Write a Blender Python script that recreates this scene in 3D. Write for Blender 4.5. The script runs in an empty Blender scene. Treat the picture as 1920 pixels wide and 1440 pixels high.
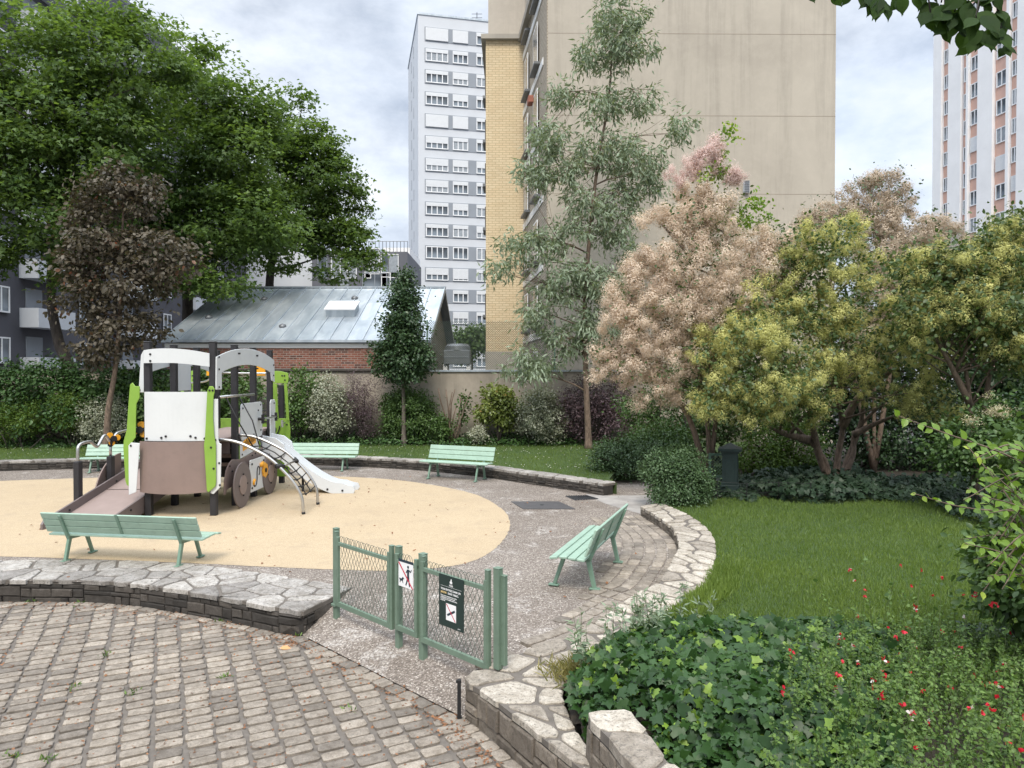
import bpy, math, random
import numpy as np
from mathutils import Vector, Matrix, noise as mnoise
random.seed(7)
RNG = np.random.default_rng(11)
scene = bpy.context.scene
COL = scene.collection
rad = math.radians

# ---------------------------------------------------------------- camera
FPX, HORIZON, CAMZ = 1331.0, 700.0, 2.8
PITCH = math.atan((720.0 - HORIZON) / FPX)
cam_data = bpy.data.cameras.new("camera")
cam = bpy.data.objects.new("camera", cam_data)
COL.objects.link(cam)
cam_data.sensor_width = 36.0
cam_data.lens = FPX / 1920.0 * 36.0
cam_data.clip_start = 0.05
cam_data.clip_end = 3000.0
cam.location = (0, 0, CAMZ)
cam.rotation_euler = (math.pi / 2 - PITCH, 0, 0)
scene.camera = cam

# ---------------------------------------------------------------- sky, sun, exposure
SUN_EL, SUN_AZ = rad(52), rad(185)      # azimuth clockwise from +Y: behind the viewer
world = bpy.data.worlds.new("World")
scene.world = world
world.use_nodes = True
wn, wl = world.node_tree.nodes, world.node_tree.links
wn.clear()
w_out = wn.new('ShaderNodeOutputWorld')
w_bg = wn.new('ShaderNodeBackground')
w_sky = wn.new('ShaderNodeTexSky')
w_sky.sky_type = 'NISHITA'
w_sky.sun_disc = False
w_sky.sun_elevation = SUN_EL
w_sky.sun_rotation = SUN_AZ
w_sky.air_density = 1.0
w_sky.dust_density = 1.5
w_tc = wn.new('ShaderNodeTexCoord')
w_map = wn.new('ShaderNodeMapping')
w_map.inputs['Scale'].default_value = (1.0, 1.0, 1.9)
w_map.inputs['Location'].default_value = (0.35, 0.1, 0.25)
w_n1 = wn.new('ShaderNodeTexNoise')
w_n1.inputs['Scale'].default_value = 1.7
w_n1.inputs['Detail'].default_value = 8
w_n1.inputs['Roughness'].default_value = 0.55
w_n1.inputs['Distortion'].default_value = 0.3
w_n2 = wn.new('ShaderNodeTexNoise')
w_n2.inputs['Scale'].default_value = 2.4
w_n2.inputs['Detail'].default_value = 9
w_n2.inputs['Roughness'].default_value = 0.6
w_r1 = wn.new('ShaderNodeValToRGB')          # how much cloud
w_r1.color_ramp.elements[0].position = 0.30
w_r1.color_ramp.elements[0].color = (0.74, 0.74, 0.74, 1)
w_r1.color_ramp.elements[1].position = 0.56
w_r1.color_ramp.elements[1].color = (1, 1, 1, 1)
w_r2 = wn.new('ShaderNodeValToRGB')          # cloud brightness
w_r2.color_ramp.elements[0].position = 0.42
w_r2.color_ramp.elements[0].color = (0.41, 0.465, 0.56, 1)
w_r2.color_ramp.elements[1].position = 0.72
w_r2.color_ramp.elements[1].color = (1.0, 0.985, 0.96, 1)
w_e = w_r2.color_ramp.elements.new(0.555)
w_e.color = (0.69, 0.745, 0.83, 1)
w_mul = wn.new('ShaderNodeVectorMath')
w_mul.operation = 'SCALE'
w_mul.inputs['Scale'].default_value = 5.5
w_mix = wn.new('ShaderNodeMix')
w_mix.data_type = 'RGBA'
wl.new(w_tc.outputs['Generated'], w_map.inputs['Vector'])
wl.new(w_map.outputs['Vector'], w_n1.inputs['Vector'])
wl.new(w_map.outputs['Vector'], w_n2.inputs['Vector'])
wl.new(w_n1.outputs['Fac'], w_r1.inputs['Fac'])
wl.new(w_n2.outputs['Fac'], w_r2.inputs['Fac'])
wl.new(w_r2.outputs['Color'], w_mul.inputs[0])
wl.new(w_r1.outputs['Color'], w_mix.inputs[0])
wl.new(w_sky.outputs['Color'], w_mix.inputs[6])
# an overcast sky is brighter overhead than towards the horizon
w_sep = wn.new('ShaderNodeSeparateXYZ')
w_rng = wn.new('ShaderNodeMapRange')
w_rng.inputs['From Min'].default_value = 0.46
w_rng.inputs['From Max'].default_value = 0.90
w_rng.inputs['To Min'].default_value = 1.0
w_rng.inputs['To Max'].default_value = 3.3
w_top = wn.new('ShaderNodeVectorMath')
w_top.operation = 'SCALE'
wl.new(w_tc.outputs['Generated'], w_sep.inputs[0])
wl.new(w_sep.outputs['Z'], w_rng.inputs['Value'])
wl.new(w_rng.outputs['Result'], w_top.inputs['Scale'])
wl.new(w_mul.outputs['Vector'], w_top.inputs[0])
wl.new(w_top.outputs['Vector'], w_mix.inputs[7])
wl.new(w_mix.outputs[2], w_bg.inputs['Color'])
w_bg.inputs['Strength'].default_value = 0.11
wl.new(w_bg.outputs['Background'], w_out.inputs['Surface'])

sun_data = bpy.data.lights.new("sun", 'SUN')
sun_data.energy = 1.5
sun_data.angle = rad(22)
sun_data.color = (1.0, 0.92, 0.79)
sun = bpy.data.objects.new("sun", sun_data)
COL.objects.link(sun)
sd = Vector((math.sin(SUN_AZ) * math.cos(SUN_EL), math.cos(SUN_AZ) * math.cos(SUN_EL), math.sin(SUN_EL)))
sun.rotation_euler = sd.to_track_quat('Z', 'Y').to_euler()
sun.location = sd * 60

scene.view_settings.view_transform = 'Standard'
scene.view_settings.look = 'None'
scene.view_settings.exposure = 1.13
scene.view_settings.gamma = 1.0
scene.render.engine = 'CYCLES'
scene.cycles.max_bounces = 8
scene.cycles.transparent_max_bounces = 6
scene.cycles.diffuse_bounces = 4
scene.cycles.glossy_bounces = 2
scene.cycles.transmission_bounces = 4
scene.cycles.use_denoising = True

# ---------------------------------------------------------------- helpers
def P(px, py, Y):
    """World point at depth Y (metres) seen at photo pixel (px, py)."""
    x, y = (px - 960) / FPX, (py - 720) / FPX
    dy = math.cos(PITCH) - y * math.sin(PITCH)
    dz = -math.sin(PITCH) - y * math.cos(PITCH)
    return Vector((x * Y / dy, Y, CAMZ + dz * Y / dy))

def norm(a):
    return a / np.maximum(np.linalg.norm(a, axis=-1, keepdims=True), 1e-9)

def tag(o, label=None, cat=None, group=None, kind=None):
    if label: o['label'] = label
    if cat: o['category'] = cat
    if group: o['group'] = group
    if kind: o['kind'] = kind
    return o

def thing(name, label, cat, loc=(0, 0, 0), rz=0.0, group=None):
    o = bpy.data.objects.new(name, None)
    o.empty_display_size = 0.3
    COL.objects.link(o)
    o.location = loc
    o.rotation_euler = (0, 0, rz)
    return tag(o, label, cat, group)

KIDS = {}
def link(o, parent):
    COL.objects.link(o)
    if parent is not None:
        o.parent = parent
        KIDS.setdefault(parent.name, []).append(o)
    return o

def copy_tree(o, parent=None):
    c = o.copy()
    link(c, parent)
    for ch in list(KIDS.get(o.name, [])):
        copy_tree(ch, c)
    return c

class MB:
    """Collects shapes and builds them as one mesh object."""
    def __init__(self):
        self.v, self.f, self.mi, self.t, self.uv = [], [], [], [], {}
    def add(self, vs, fs, mi=0, tint=0.5):
        b = len(self.v)
        self.v += [tuple(p) for p in vs]
        self.t += [tint] * len(vs)
        for q in fs:
            self.f.append(tuple(b + i for i in q))
            self.mi.append(mi)
        return b
    def box(self, c, s, M=None, mi=0, tint=0.5):
        hx, hy, hz = s[0] / 2, s[1] / 2, s[2] / 2
        vs = [Vector((x, y, z)) for z in (-hz, hz) for y in (-hy, hy) for x in (-hx, hx)]
        if M is not None: vs = [M @ p for p in vs]
        vs = [p + Vector(c) for p in vs]
        self.add(vs, [(0, 2, 3, 1), (4, 5, 7, 6), (0, 1, 5, 4), (2, 6, 7, 3), (0, 4, 6, 2), (1, 3, 7, 5)], mi, tint)
    def box2(self, a, b, mi=0, tint=0.5):
        self.box([(a[i] + b[i]) / 2 for i in range(3)], [abs(b[i] - a[i]) for i in range(3)], None, mi, tint)
    def prism(self, pts, o, u, v, n, t, mi=0, tint=0.5):
        """polygon pts (2D, counter-clockwise) in plane o,u,v, extruded by t along n (from 0 to t)."""
        o, u, v, n = Vector(o), Vector(u), Vector(v), Vector(n)
        if u.cross(v).dot(n) < 0: pts = list(pts)[::-1]
        k = len(pts)
        a = [o + u * p[0] + v * p[1] for p in pts]
        b = [p + n * t for p in a]
        fs = [tuple(range(k))[::-1], tuple(range(k, 2 * k))]
        fs += [(i, (i + 1) % k, k + (i + 1) % k, k + i) for i in range(k)]
        self.add(a + b, fs, mi, tint)
    def tube(self, pts, r, n=8, mi=0, cap=True, tint=0.5):
        pts = [Vector(p) for p in pts]
        k = len(pts)
        if not hasattr(r, '__len__'): r = [r] * k
        vs, prev = [], None
        for i, p in enumerate(pts):
            d = (pts[min(i + 1, k - 1)] - pts[max(i - 1, 0)])
            d = d.normalized() if d.length > 1e-9 else Vector((0, 0, 1))
            if prev is None:
                a = d.orthogonal().normalized()
            else:
                a = prev - d * prev.dot(d)
                a = a.normalized() if a.length > 1e-6 else d.orthogonal().normalized()
            prev = a
            b = d.cross(a)
            for j in range(n):
                t = 2 * math.pi * j / n
                vs.append(p + (a * math.cos(t) + b * math.sin(t)) * r[i])
        fs = []
        for i in range(k - 1):
            for j in range(n):
                fs.append((i * n + j, i * n + (j + 1) % n, (i + 1) * n + (j + 1) % n, (i + 1) * n + j))
        if cap:
            fs.append(tuple(range(n))[::-1])
            fs.append(tuple(range((k - 1) * n, k * n)))
        self.add(vs, fs, mi, tint)
    def cyl(self, p0, p1, r, n=12, mi=0):
        self.tube([p0, p1], r, n, mi)
    def stone(self, pts, z0, h, inset, tint, mi=0, zf=None, deep=0.04, dome=0.0):
        """A flat stone from an outline: skirt, shoulder, inset top."""
        k = len(pts)
        cx, cy = sum(p[0] for p in pts) / k, sum(p[1] for p in pts) / k
        zz = (lambda x, y: z0) if zf is None else zf
        vs = []
        for x, y in pts: vs.append((x, y, zz(x, y) - deep))
        for x, y in pts: vs.append((x, y, zz(x, y) + h * 0.5))
        for x, y in pts:
            d = max(math.hypot(x - cx, y - cy), 1e-4)
            q = max(0.2, 1 - inset / d)
            vs.append((cx + (x - cx) * q, cy + (y - cy) * q, zz(x, y) + h))
        fs = []
        for r_ in range(2):
            for i in range(k):
                j = (i + 1) % k
                fs.append((r_ * k + i, r_ * k + j, (r_ + 1) * k + j, (r_ + 1) * k + i))
        if dome:
            vs.append((cx, cy, zz(cx, cy) + h + dome))
            fs += [(2 * k + i, 2 * k + (i + 1) % k, 3 * k) for i in range(k)]
        else:
            fs.append(tuple(range(2 * k, 3 * k)))
        self.add(vs, fs, mi, tint)
    def build(self, name, mats, parent=None, smooth=False, bevel=0.0, origin=None, seg=1):
        me = bpy.data.meshes.new(name)
        vs = self.v
        if origin is not None:
            ox, oy, oz = origin
            vs = [(x - ox, y - oy, z - oz) for x, y, z in vs]
        me.from_pydata(vs, [], self.f)
        if not isinstance(mats, (list, tuple)): mats = [mats]
        for m in mats: me.materials.append(m)
        if len(mats) > 1: me.polygons.foreach_set('material_index', self.mi)
        a = me.attributes.new('tint', 'FLOAT', 'POINT')
        a.data.foreach_set('value', self.t)
        if smooth: me.polygons.foreach_set('use_smooth', [True] * len(me.polygons))
        me.update()
        o = bpy.data.objects.new(name, me)
        link(o, parent)
        if bevel:
            m = o.modifiers.new('bevel', 'BEVEL')
            m.width = bevel
            m.segments = seg
            m.limit_method = 'ANGLE'
            m.angle_limit = rad(40)
        return o

def arc(cx, cy, r, a0, a1, n):
    return [(cx + r * math.cos(rad(a0 + (a1 - a0) * i / n)), cy + r * math.sin(rad(a0 + (a1 - a0) * i / n))) for i in range(n + 1)]

def rrect(x0, y0, x1, y1, r, n=3):
    return (arc(x1 - r, y0 + r, r, -90, 0, n) + arc(x1 - r, y1 - r, r, 0, 90, n)
            + arc(x0 + r, y1 - r, r, 90, 180, n) + arc(x0 + r, y0 + r, r, 180, 270, n))

def catmull(pts, n=8):
    pts = [np.array(p, float) for p in pts]
    q = [2 * pts[0] - pts[1]] + pts + [2 * pts[-1] - pts[-2]]
    out = []
    for i in range(1, len(q) - 2):
        for k in range(n):
            t = k / n
            a, b, c, d = q[i - 1], q[i], q[i + 1], q[i + 2]
            out.append(0.5 * ((2 * b) + (c - a) * t + (2 * a - 5 * b + 4 * c - d) * t * t + (3 * b - a - 3 * c + d) * t ** 3))
    out.append(q[-2])
    return [tuple(map(float, p)) for p in out]

def smoothstep(a, b, x):
    t = min(max((x - a) / (b - a), 0), 1)
    return t * t * (3 - 2 * t)
# ---------------------------------------------------------------- materials
class NT:
    def __init__(self, name):
        self.m = bpy.data.materials.new(name)
        self.m.use_nodes = True
        self.n, self.l = self.m.node_tree.nodes, self.m.node_tree.links
        self.b = self.n['Principled BSDF']
        self.out = self.n['Material Output']
    def node(self, t, **kw):
        o = self.n.new(t)
        for k, v in kw.items():
            if k in o.inputs: o.inputs[k].default_value = v
            else: setattr(o, k, v)
        return o
    def co(self, kind='Object'):
        return self.node('ShaderNodeTexCoord').outputs[kind]
    def noise(self, vec, scale, detail=5, rough=0.55, dist=0.0):
        o = self.node('ShaderNodeTexNoise', Scale=scale, Detail=detail, Roughness=rough, Distortion=dist)
        if vec is not None: self.l.new(vec, o.inputs['Vector'])
        return o.outputs['Fac']
    def ramp(self, fac, stops):
        o = self.node('ShaderNodeValToRGB')
        e = o.color_ramp.elements
        while len(e) < len(stops): e.new(0.5)
        for i, (p, c) in enumerate(stops):
            e[i].position = p
            e[i].color = (c, c, c, 1) if not hasattr(c, '__len__') else (*c, 1)
        self.l.new(fac, o.inputs['Fac'])
        return o.outputs['Color']
    def mix(self, fac, a, b, mode='MIX'):
        o = self.node('ShaderNodeMix', data_type='RGBA', blend_type=mode)
        for sock, val in ((o.inputs[0], fac), (o.inputs[6], a), (o.inputs[7], b)):
            if hasattr(val, 'is_output'): self.l.new(val, sock)
            elif hasattr(val, '__len__'): sock.default_value = (*val[:3], 1)
            else: sock.default_value = val
        return o.outputs[2]
    def scalev(self, vec, s):
        o = self.node('ShaderNodeMapping')
        o.inputs['Scale'].default_value = s
        self.l.new(vec, o.inputs['Vector'])
        return o.outputs['Vector']
    def attr(self, name):
        return self.node('ShaderNodeAttribute', attribute_name=name).outputs['Fac']
    def color(self, c):
        if hasattr(c, 'is_output'): self.l.new(c, self.b.inputs['Base Color'])
        else: self.b.inputs['Base Color'].default_value = (*c, 1)
    def rough(self, r):
        if hasattr(r, 'is_output'): self.l.new(r, self.b.inputs['Roughness'])
        else: self.b.inputs['Roughness'].default_value = r
    def bump(self, h, strength=0.4, dist=0.02):
        o = self.node('ShaderNodeBump', Strength=strength, Distance=dist)
        self.l.new(h, o.inputs['Height'])
        self.l.new(o.outputs['Normal'], self.b.inputs['Normal'])

def c_mul(c, k): return tuple(min(x * k, 1.0) for x in c)

def basic(name, col, rough=0.55, var=0.12, scale=6, metal=0.0, bump=0.0, bscale=80, dirt=0.0, spec=0.5):
    t = NT(name)
    co = t.co()
    n = t.noise(co, scale, 6)
    c = t.mix(t.ramp(n, [(0.3, 0.0), (0.7, 1.0)]), c_mul(col, 1 - var), c_mul(col, 1 + var))
    if dirt:
        d = t.noise(co, scale * 2.7, 8, 0.65, 0.4)
        c = t.mix(t.ramp(d, [(0.52, 0.0), (0.75, dirt)]), c, c_mul(col, 0.45))
    t.color(c)
    t.rough(rough)
    t.b.inputs['Metallic'].default_value = metal
    t.b.inputs['Specular IOR Level'].default_value = spec
    if bump:
        t.bump(t.noise(co, bscale, 4), bump, 0.01)
    return t.m

def leafmat(name, dark, light, rough=0.45, transl=0.3, spec=0.4, third=None, tcol=(1.25, 1.2, 0.55)):
    """Leaves: colour runs from dark to light with each leaf's own tint."""
    t = NT(name)
    a = t.attr('tint')
    if third is None:
        c = t.mix(a, dark, light)
    else:
        c = t.ramp(a, [(0.0, dark), (0.7, light), (0.9, light), (1.0, third)])
    t.color(c)
    t.rough(rough)
    t.b.inputs['Specular IOR Level'].default_value = spec
    tr = t.node('ShaderNodeBsdfTranslucent')
    g = t.mix(1.0, c, tcol if rough < 0.85 else (1.1, 1.03, 0.88), 'MULTIPLY')
    t.l.new(g, tr.inputs['Color'])
    ms = t.node('ShaderNodeMixShader')
    ms.inputs[0].default_value = transl
    t.l.new(t.b.outputs[0], ms.inputs[1])
    t.l.new(tr.outputs[0], ms.inputs[2])
    t.l.new(ms.outputs[0], t.out.inputs['Surface'])
    return t.m

def barkmat(name, col, scale=14):
    t = NT(name)
    co = t.scalev(t.co(), (1, 1, 0.3))
    n = t.noise(co, scale, 8, 0.7)
    t.color(t.mix(t.ramp(n, [(0.35, 0.0), (0.65, 1.0)]), c_mul(col, 0.5), c_mul(col, 1.4)))
    t.rough(0.9)
    t.bump(n, 0.7, 0.02)
    return t.m

def wallplane(t, axis='x'):
    """Object coordinates of an upright wall as (along, up, 0)."""
    s = t.node('ShaderNodeSeparateXYZ')
    t.l.new(t.co(), s.inputs[0])
    c = t.node('ShaderNodeCombineXYZ')
    if axis == 'xy':
        add = t.node('ShaderNodeMath', operation='ADD')
        t.l.new(s.outputs[0], add.inputs[0]); t.l.new(s.outputs[1], add.inputs[1])
        t.l.new(add.outputs[0], c.inputs[0])
    else:
        t.l.new(s.outputs[0 if axis == 'x' else 1], c.inputs[0])
    t.l.new(s.outputs[2], c.inputs[1])
    return c.outputs[0]

def brickmat(name, c1, c2, mortar, bw, bh, mw, axis='x', dirt=0.4, dark=None):
    t = NT(name)
    v = wallplane(t, axis)
    br = t.node('ShaderNodeTexBrick')
    t.l.new(v, br.inputs['Vector'])
    br.inputs['Scale'].default_value = 1.0
    br.inputs['Brick Width'].default_value = bw
    br.inputs['Row Height'].default_value = bh
    br.inputs['Mortar Size'].default_value = mw
    br.inputs['Mortar Smooth'].default_value = 0.2
    br.inputs['Bias'].default_value = 0.0
    br.inputs['Color1'].default_value = (*c1, 1)
    br.inputs['Color2'].default_value = (*c2, 1)
    br.inputs['Mortar'].default_value = (*mortar, 1)
    c = br.outputs['Color']
    if dark is not None:      # some bricks burnt darker
        vo = t.node('ShaderNodeTexWhiteNoise')
        sn = t.node('ShaderNodeVectorMath', operation='SNAP')
        sn.inputs[1].default_value = (bw, bh, 1)
        t.l.new(v, sn.inputs[0]); t.l.new(sn.outputs[0], vo.inputs['Vector'])
        k = t.ramp(vo.outputs['Value'], [(0.7, 0.0), (0.8, 0.75)])
        f = t.node('ShaderNodeMath', operation='SUBTRACT')
        f.inputs[0].default_value = 1.0
        t.l.new(br.outputs['Fac'], f.inputs[1])
        m = t.node('ShaderNodeMath', operation='MULTIPLY')
        t.l.new(k, m.inputs[0]); t.l.new(f.outputs[0], m.inputs[1])
        c = t.mix(m.outputs[0], c, dark)
    n = t.noise(t.co(), 1.3, 8, 0.65)
    c = t.mix(t.ramp(n, [(0.4, 0.0), (0.75, dirt)]), c, c_mul(c1, 0.5))
    n2 = t.noise(t.co(), 30, 4)
    c = t.mix(0.35, c, t.ramp(n2, [(0.3, 0.35), (0.7, 1.0)]), 'MULTIPLY')
    t.color(c)
    t.rough(0.85)
    inv = t.ramp(br.outputs['Fac'], [(0.0, 1.0), (1.0, 0.0)])
    t.bump(inv, 0.5, 0.01)
    return t.m

def rendermat(name, col, stain, streak=0.5, scale=0.35, green=None, greenz=None):
    """Cement render: broad patches, vertical run marks, fine grain."""
    t = NT(name)
    co = t.co()
    n1 = t.noise(co, scale, 7, 0.6, 0.5)
    c = t.mix(t.ramp(n1, [(0.35, 0.0), (0.68, 1.0)]), col, stain)
    n2 = t.noise(t.scalev(co, (1.6, 1.6, 0.10)), 1.2, 8, 0.7, 0.3)
    c = t.mix(t.ramp(n2, [(0.5, 0.0), (0.72, streak)]), c, c_mul(stain, 0.72))
    n3 = t.noise(co, 2.4, 9, 0.75)
    c = t.mix(t.ramp(n3, [(0.45, 0.0), (0.8, 0.35)]), c, c_mul(col, 1.18))
    if green is not None:
        s = t.node('ShaderNodeSeparateXYZ')
        t.l.new(co, s.inputs[0])
        ad = t.node('ShaderNodeMath', operation='MULTIPLY_ADD')
        t.l.new(n3, ad.inputs[0]); ad.inputs[1].default_value = -1.0
        t.l.new(s.outputs[2], ad.inputs[2])
        c = t.mix(t.ramp(ad.outputs[0], [(0.0, 0.85), (greenz, 0.0)]), c, green)
    t.color(c)
    t.rough(0.9)
    t.bump(t.noise(co, 40, 5, 0.7), 0.12, 0.01)
    return t.m

def stonemat(name, dark, light, speck, bump=0.5, lich=0.5, scale=9):
    """Rough stone: each stone its own tint, pitted and blotched."""
    t = NT(name)
    co = t.co()
    a = t.attr('tint')
    c = t.mix(a, dark, light)
    n = t.noise(co, scale, 9, 0.72, 0.4)
    c = t.mix(t.ramp(n, [(0.38, 0.0), (0.62, 1.0)]), t.mix(1.0, c, (0.62, 0.6, 0.57), 'MULTIPLY'), c)
    n2 = t.noise(co, scale * 3.6, 8, 0.8)
    c = t.mix(t.ramp(n2, [(0.53, 0.0), (0.60, lich)]), c, speck)
    n4 = t.noise(co, scale * 0.45, 6, 0.7, 0.5)
    c = t.mix(t.ramp(n4, [(0.47, 0.0), (0.62, 0.4)]), c, t.mix(1.0, c, (0.6, 0.58, 0.55), 'MULTIPLY'))
    n3 = t.noise(co, scale * 9, 4, 0.6)
    c = t.mix(0.5, c, t.ramp(n3, [(0.3, 0.45), (0.6, 1.0)]), 'MULTIPLY')
    t.color(c)
    t.rough(0.85)
    t.bump(n2, bump, 0.015)
    return t.m

MT = {}
MT['mint'] = basic('mint_paint', (0.30, 0.425, 0.34), 0.45, 0.08, 5, dirt=0.35)
MT['mint_metal'] = basic('green_metal_paint', (0.165, 0.265, 0.20), 0.45, 0.08, 5, dirt=0.3)
MT['fence'] = basic('fence_green_paint', (0.135, 0.195, 0.145), 0.45, 0.10, 5, dirt=0.35)
MT['wire'] = basic('green_wire', (0.06, 0.085, 0.065), 0.5, 0.2, 20)
MT['white_panel'] = basic('white_panel', (0.61, 0.63, 0.635), 0.38, 0.03, 2, dirt=0.10)
MT['brown_panel'] = basic('brown_panel', (0.225, 0.165, 0.145), 0.5, 0.06, 3, dirt=0.15)
MT['dark_brown'] = basic('dark_brown_panel', (0.155, 0.125, 0.12), 0.55, 0.08, 3)
MT['lime'] = basic('lime_panel', (0.21, 0.36, 0.05), 0.4, 0.05, 3, dirt=0.1)
MT['orange'] = basic('orange_plastic', (0.78, 0.36, 0.02), 0.4, 0.06, 4)
MT['black_post'] = basic('black_post', (0.022, 0.021, 0.024), 0.55, 0.2, 6)
MT['black'] = basic('black_rubber', (0.012, 0.012, 0.013), 0.6, 0.2, 6)
MT['steel'] = basic('steel_tube', (0.52, 0.51, 0.49), 0.32, 0.06, 6, metal=0.9)
MT['slide'] = basic('slide_plastic', (0.58, 0.61, 0.635), 0.3, 0.03, 2)
MT['ramp_floor'] = basic('ramp_floor', (0.285, 0.218, 0.195), 0.6, 0.06, 4, dirt=0.15)
MT['zinc'] = None
MT['white_paint'] = basic('white_paint', (0.56, 0.585, 0.62), 0.6, 0.03, 0.5, dirt=0.06)
MT['frame_white'] = basic('window_frame_white', (0.80, 0.81, 0.82), 0.4, 0.02, 2)
MT['shutter'] = basic('roller_shutter', (0.66, 0.68, 0.70), 0.5, 0.03, 3)
MT['grey_panel'] = basic('grey_infill', (0.25, 0.275, 0.31), 0.6, 0.05, 1)
MT['dark_grey'] = basic('dark_grey_render', (0.085, 0.085, 0.10), 0.8, 0.08, 0.8, dirt=0.15)
MT['salmon'] = basic('salmon_render', (0.64, 0.41, 0.33), 0.75, 0.04, 1)
MT['concrete_white'] = basic('white_concrete', (0.82, 0.82, 0.82), 0.8, 0.04, 0.5, dirt=0.08)
MT['dark_metal'] = basic('dark_metal', (0.05, 0.055, 0.06), 0.5, 0.2, 8, metal=0.4)
MT['vent_metal'] = basic('vent_metal', (0.17, 0.18, 0.19), 0.5, 0.1, 4, metal=0.5)
MT['pillar'] = basic('dark_green_iron', (0.018, 0.035, 0.032), 0.5, 0.2, 8)
MT['plate'] = basic('iron_plate', (0.075, 0.072, 0.075), 0.55, 0.12, 5, dirt=0.3, bump=0.3, bscale=90)
MT['sign_green'] = basic('sign_dark_green', (0.012, 0.03, 0.026), 0.4, 0.05, 3)
MT['sign_white'] = basic('sign_white', (0.78, 0.78, 0.78), 0.4, 0.02, 3)
MT['sign_red'] = basic('sign_red', (0.50, 0.03, 0.06), 0.4, 0.03, 3)
MT['sign_dark'] = basic('sign_navy', (0.015, 0.03, 0.045), 0.45, 0.03, 3)
MT['wood'] = basic('wood_batten', (0.42, 0.30, 0.19), 0.7, 0.1, 5)
MT['soil'] = basic('soil', (0.04, 0.031, 0.022), 0.95, 0.35, 9, bump=0.6, bscale=30)
MT['mortar'] = basic('mortar', (0.135, 0.118, 0.101), 0.95, 0.18, 10, bump=0.5, bscale=70)
MT['wall_mortar'] = basic('wall_joint', (0.035, 0.031, 0.028), 0.95, 0.25, 10)

def glassmat():
    t = NT('window_glass')
    co = t.co()
    n = t.noise(co, 0.35, 2)
    t.color(t.mix(t.ramp(n, [(0.42, 0.0), (0.6, 1.0)]), (0.03, 0.037, 0.045), (0.20, 0.24, 0.28)))
    t.rough(0.08)
    t.b.inputs['Specular IOR Level'].default_value = 0.6
    return t.m
MT['glass'] = glassmat()
MT['curtain'] = basic('curtained_glass', (0.30, 0.33, 0.36), 0.15, 0.2, 4)

MT['red_brick'] = brickmat('red_brick', (0.29, 0.105, 0.068), (0.20, 0.07, 0.048), (0.33, 0.28, 0.24), 0.245, 0.083, 0.012, 'x', 0.5, (0.05, 0.03, 0.028))
MT['yellow_brick'] = brickmat('yellow_brick', (0.78, 0.645, 0.43), (0.72, 0.575, 0.365), (0.50, 0.39, 0.24), 0.34, 0.115, 0.013, 'x', 0.22)
MT['pale_brick'] = brickmat('pale_brick', (0.50, 0.43, 0.34), (0.42, 0.36, 0.28), (0.25, 0.22, 0.18), 0.30, 0.12, 0.016, 'y', 0.3)
MT['render'] = rendermat('party_wall_render', (0.47, 0.425, 0.355), (0.385, 0.345, 0.288), 0.65, 0.22)
MT['render_grey'] = rendermat('grey_render', (0.50, 0.46, 0.40), (0.42, 0.38, 0.33), 0.4, 0.4)
MT['garden_render'] = rendermat('garden_wall_render', (0.40, 0.35, 0.29), (0.27, 0.24, 0.20), 0.7, 0.8, (0.07, 0.075, 0.045), 0.9)
MT['gable_render'] = rendermat('gable_render', (0.40, 0.37, 0.32), (0.30, 0.28, 0.25), 0.5, 0.7)

def zincmat():
    t = NT('zinc_sheet')
    co = t.co()
    n = t.noise(t.scalev(co, (1, 0.25, 0.25)), 2.2, 7, 0.6, 0.6)
    c = t.ramp(n, [(0.3, (0.33, 0.38, 0.43)), (0.52, (0.44, 0.49, 0.53)), (0.72, (0.58, 0.62, 0.65))])
    a = t.attr('tint')
    c = t.mix(0.5, c, t.ramp(a, [(0.0, 0.72), (1.0, 1.2)]), 'MULTIPLY')
    n2 = t.noise(co, 7, 8, 0.7)
    c = t.mix(t.ramp(n2, [(0.56, 0.0), (0.72, 0.5)]), c, (0.55, 0.57, 0.58))
    t.color(c)
    t.rough(t.ramp(n2, [(0.3, 0.32), (0.7, 0.5)]))
    t.b.inputs['Metallic'].default_value = 0.55
    return t.m
MT['zinc'] = zincmat()

def rubbermat():
    t = NT('beige_rubber_ground')
    co = t.co()
    n0 = t.noise(co, 0.5, 5, 0.6)
    n1 = t.noise(co, 62, 5, 0.85)
    n2 = t.noise(t.scalev(co, (0.6, 2.5, 1)), 5, 8, 0.7)
    c = t.mix(t.ramp(n0, [(0.3, 0.0), (0.7, 1.0)]), (0.40, 0.312, 0.202), (0.445, 0.352, 0.232))
    c = t.mix(t.ramp(n1, [(0.40, 0.75), (0.50, 0.0)]), c, (0.32, 0.235, 0.14))
    c = t.mix(t.ramp(n1, [(0.53, 0.0), (0.62, 0.55)]), c, (0.70, 0.57, 0.40))
    c = t.mix(t.ramp(n2, [(0.55, 0.0), (0.68, 0.4)]), c, (0.33, 0.25, 0.16))
    n5 = t.noise(co, 1.7, 7, 0.75, 0.6)
    c = t.mix(t.ramp(n5, [(0.52, 0.0), (0.66, 0.5)]), c, (0.33, 0.26, 0.18))
    t.color(c)
    t.rough(0.92)
    t.bump(n1, 0.4, 0.006)
    return t.m
MT['rubber'] = rubbermat()

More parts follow.
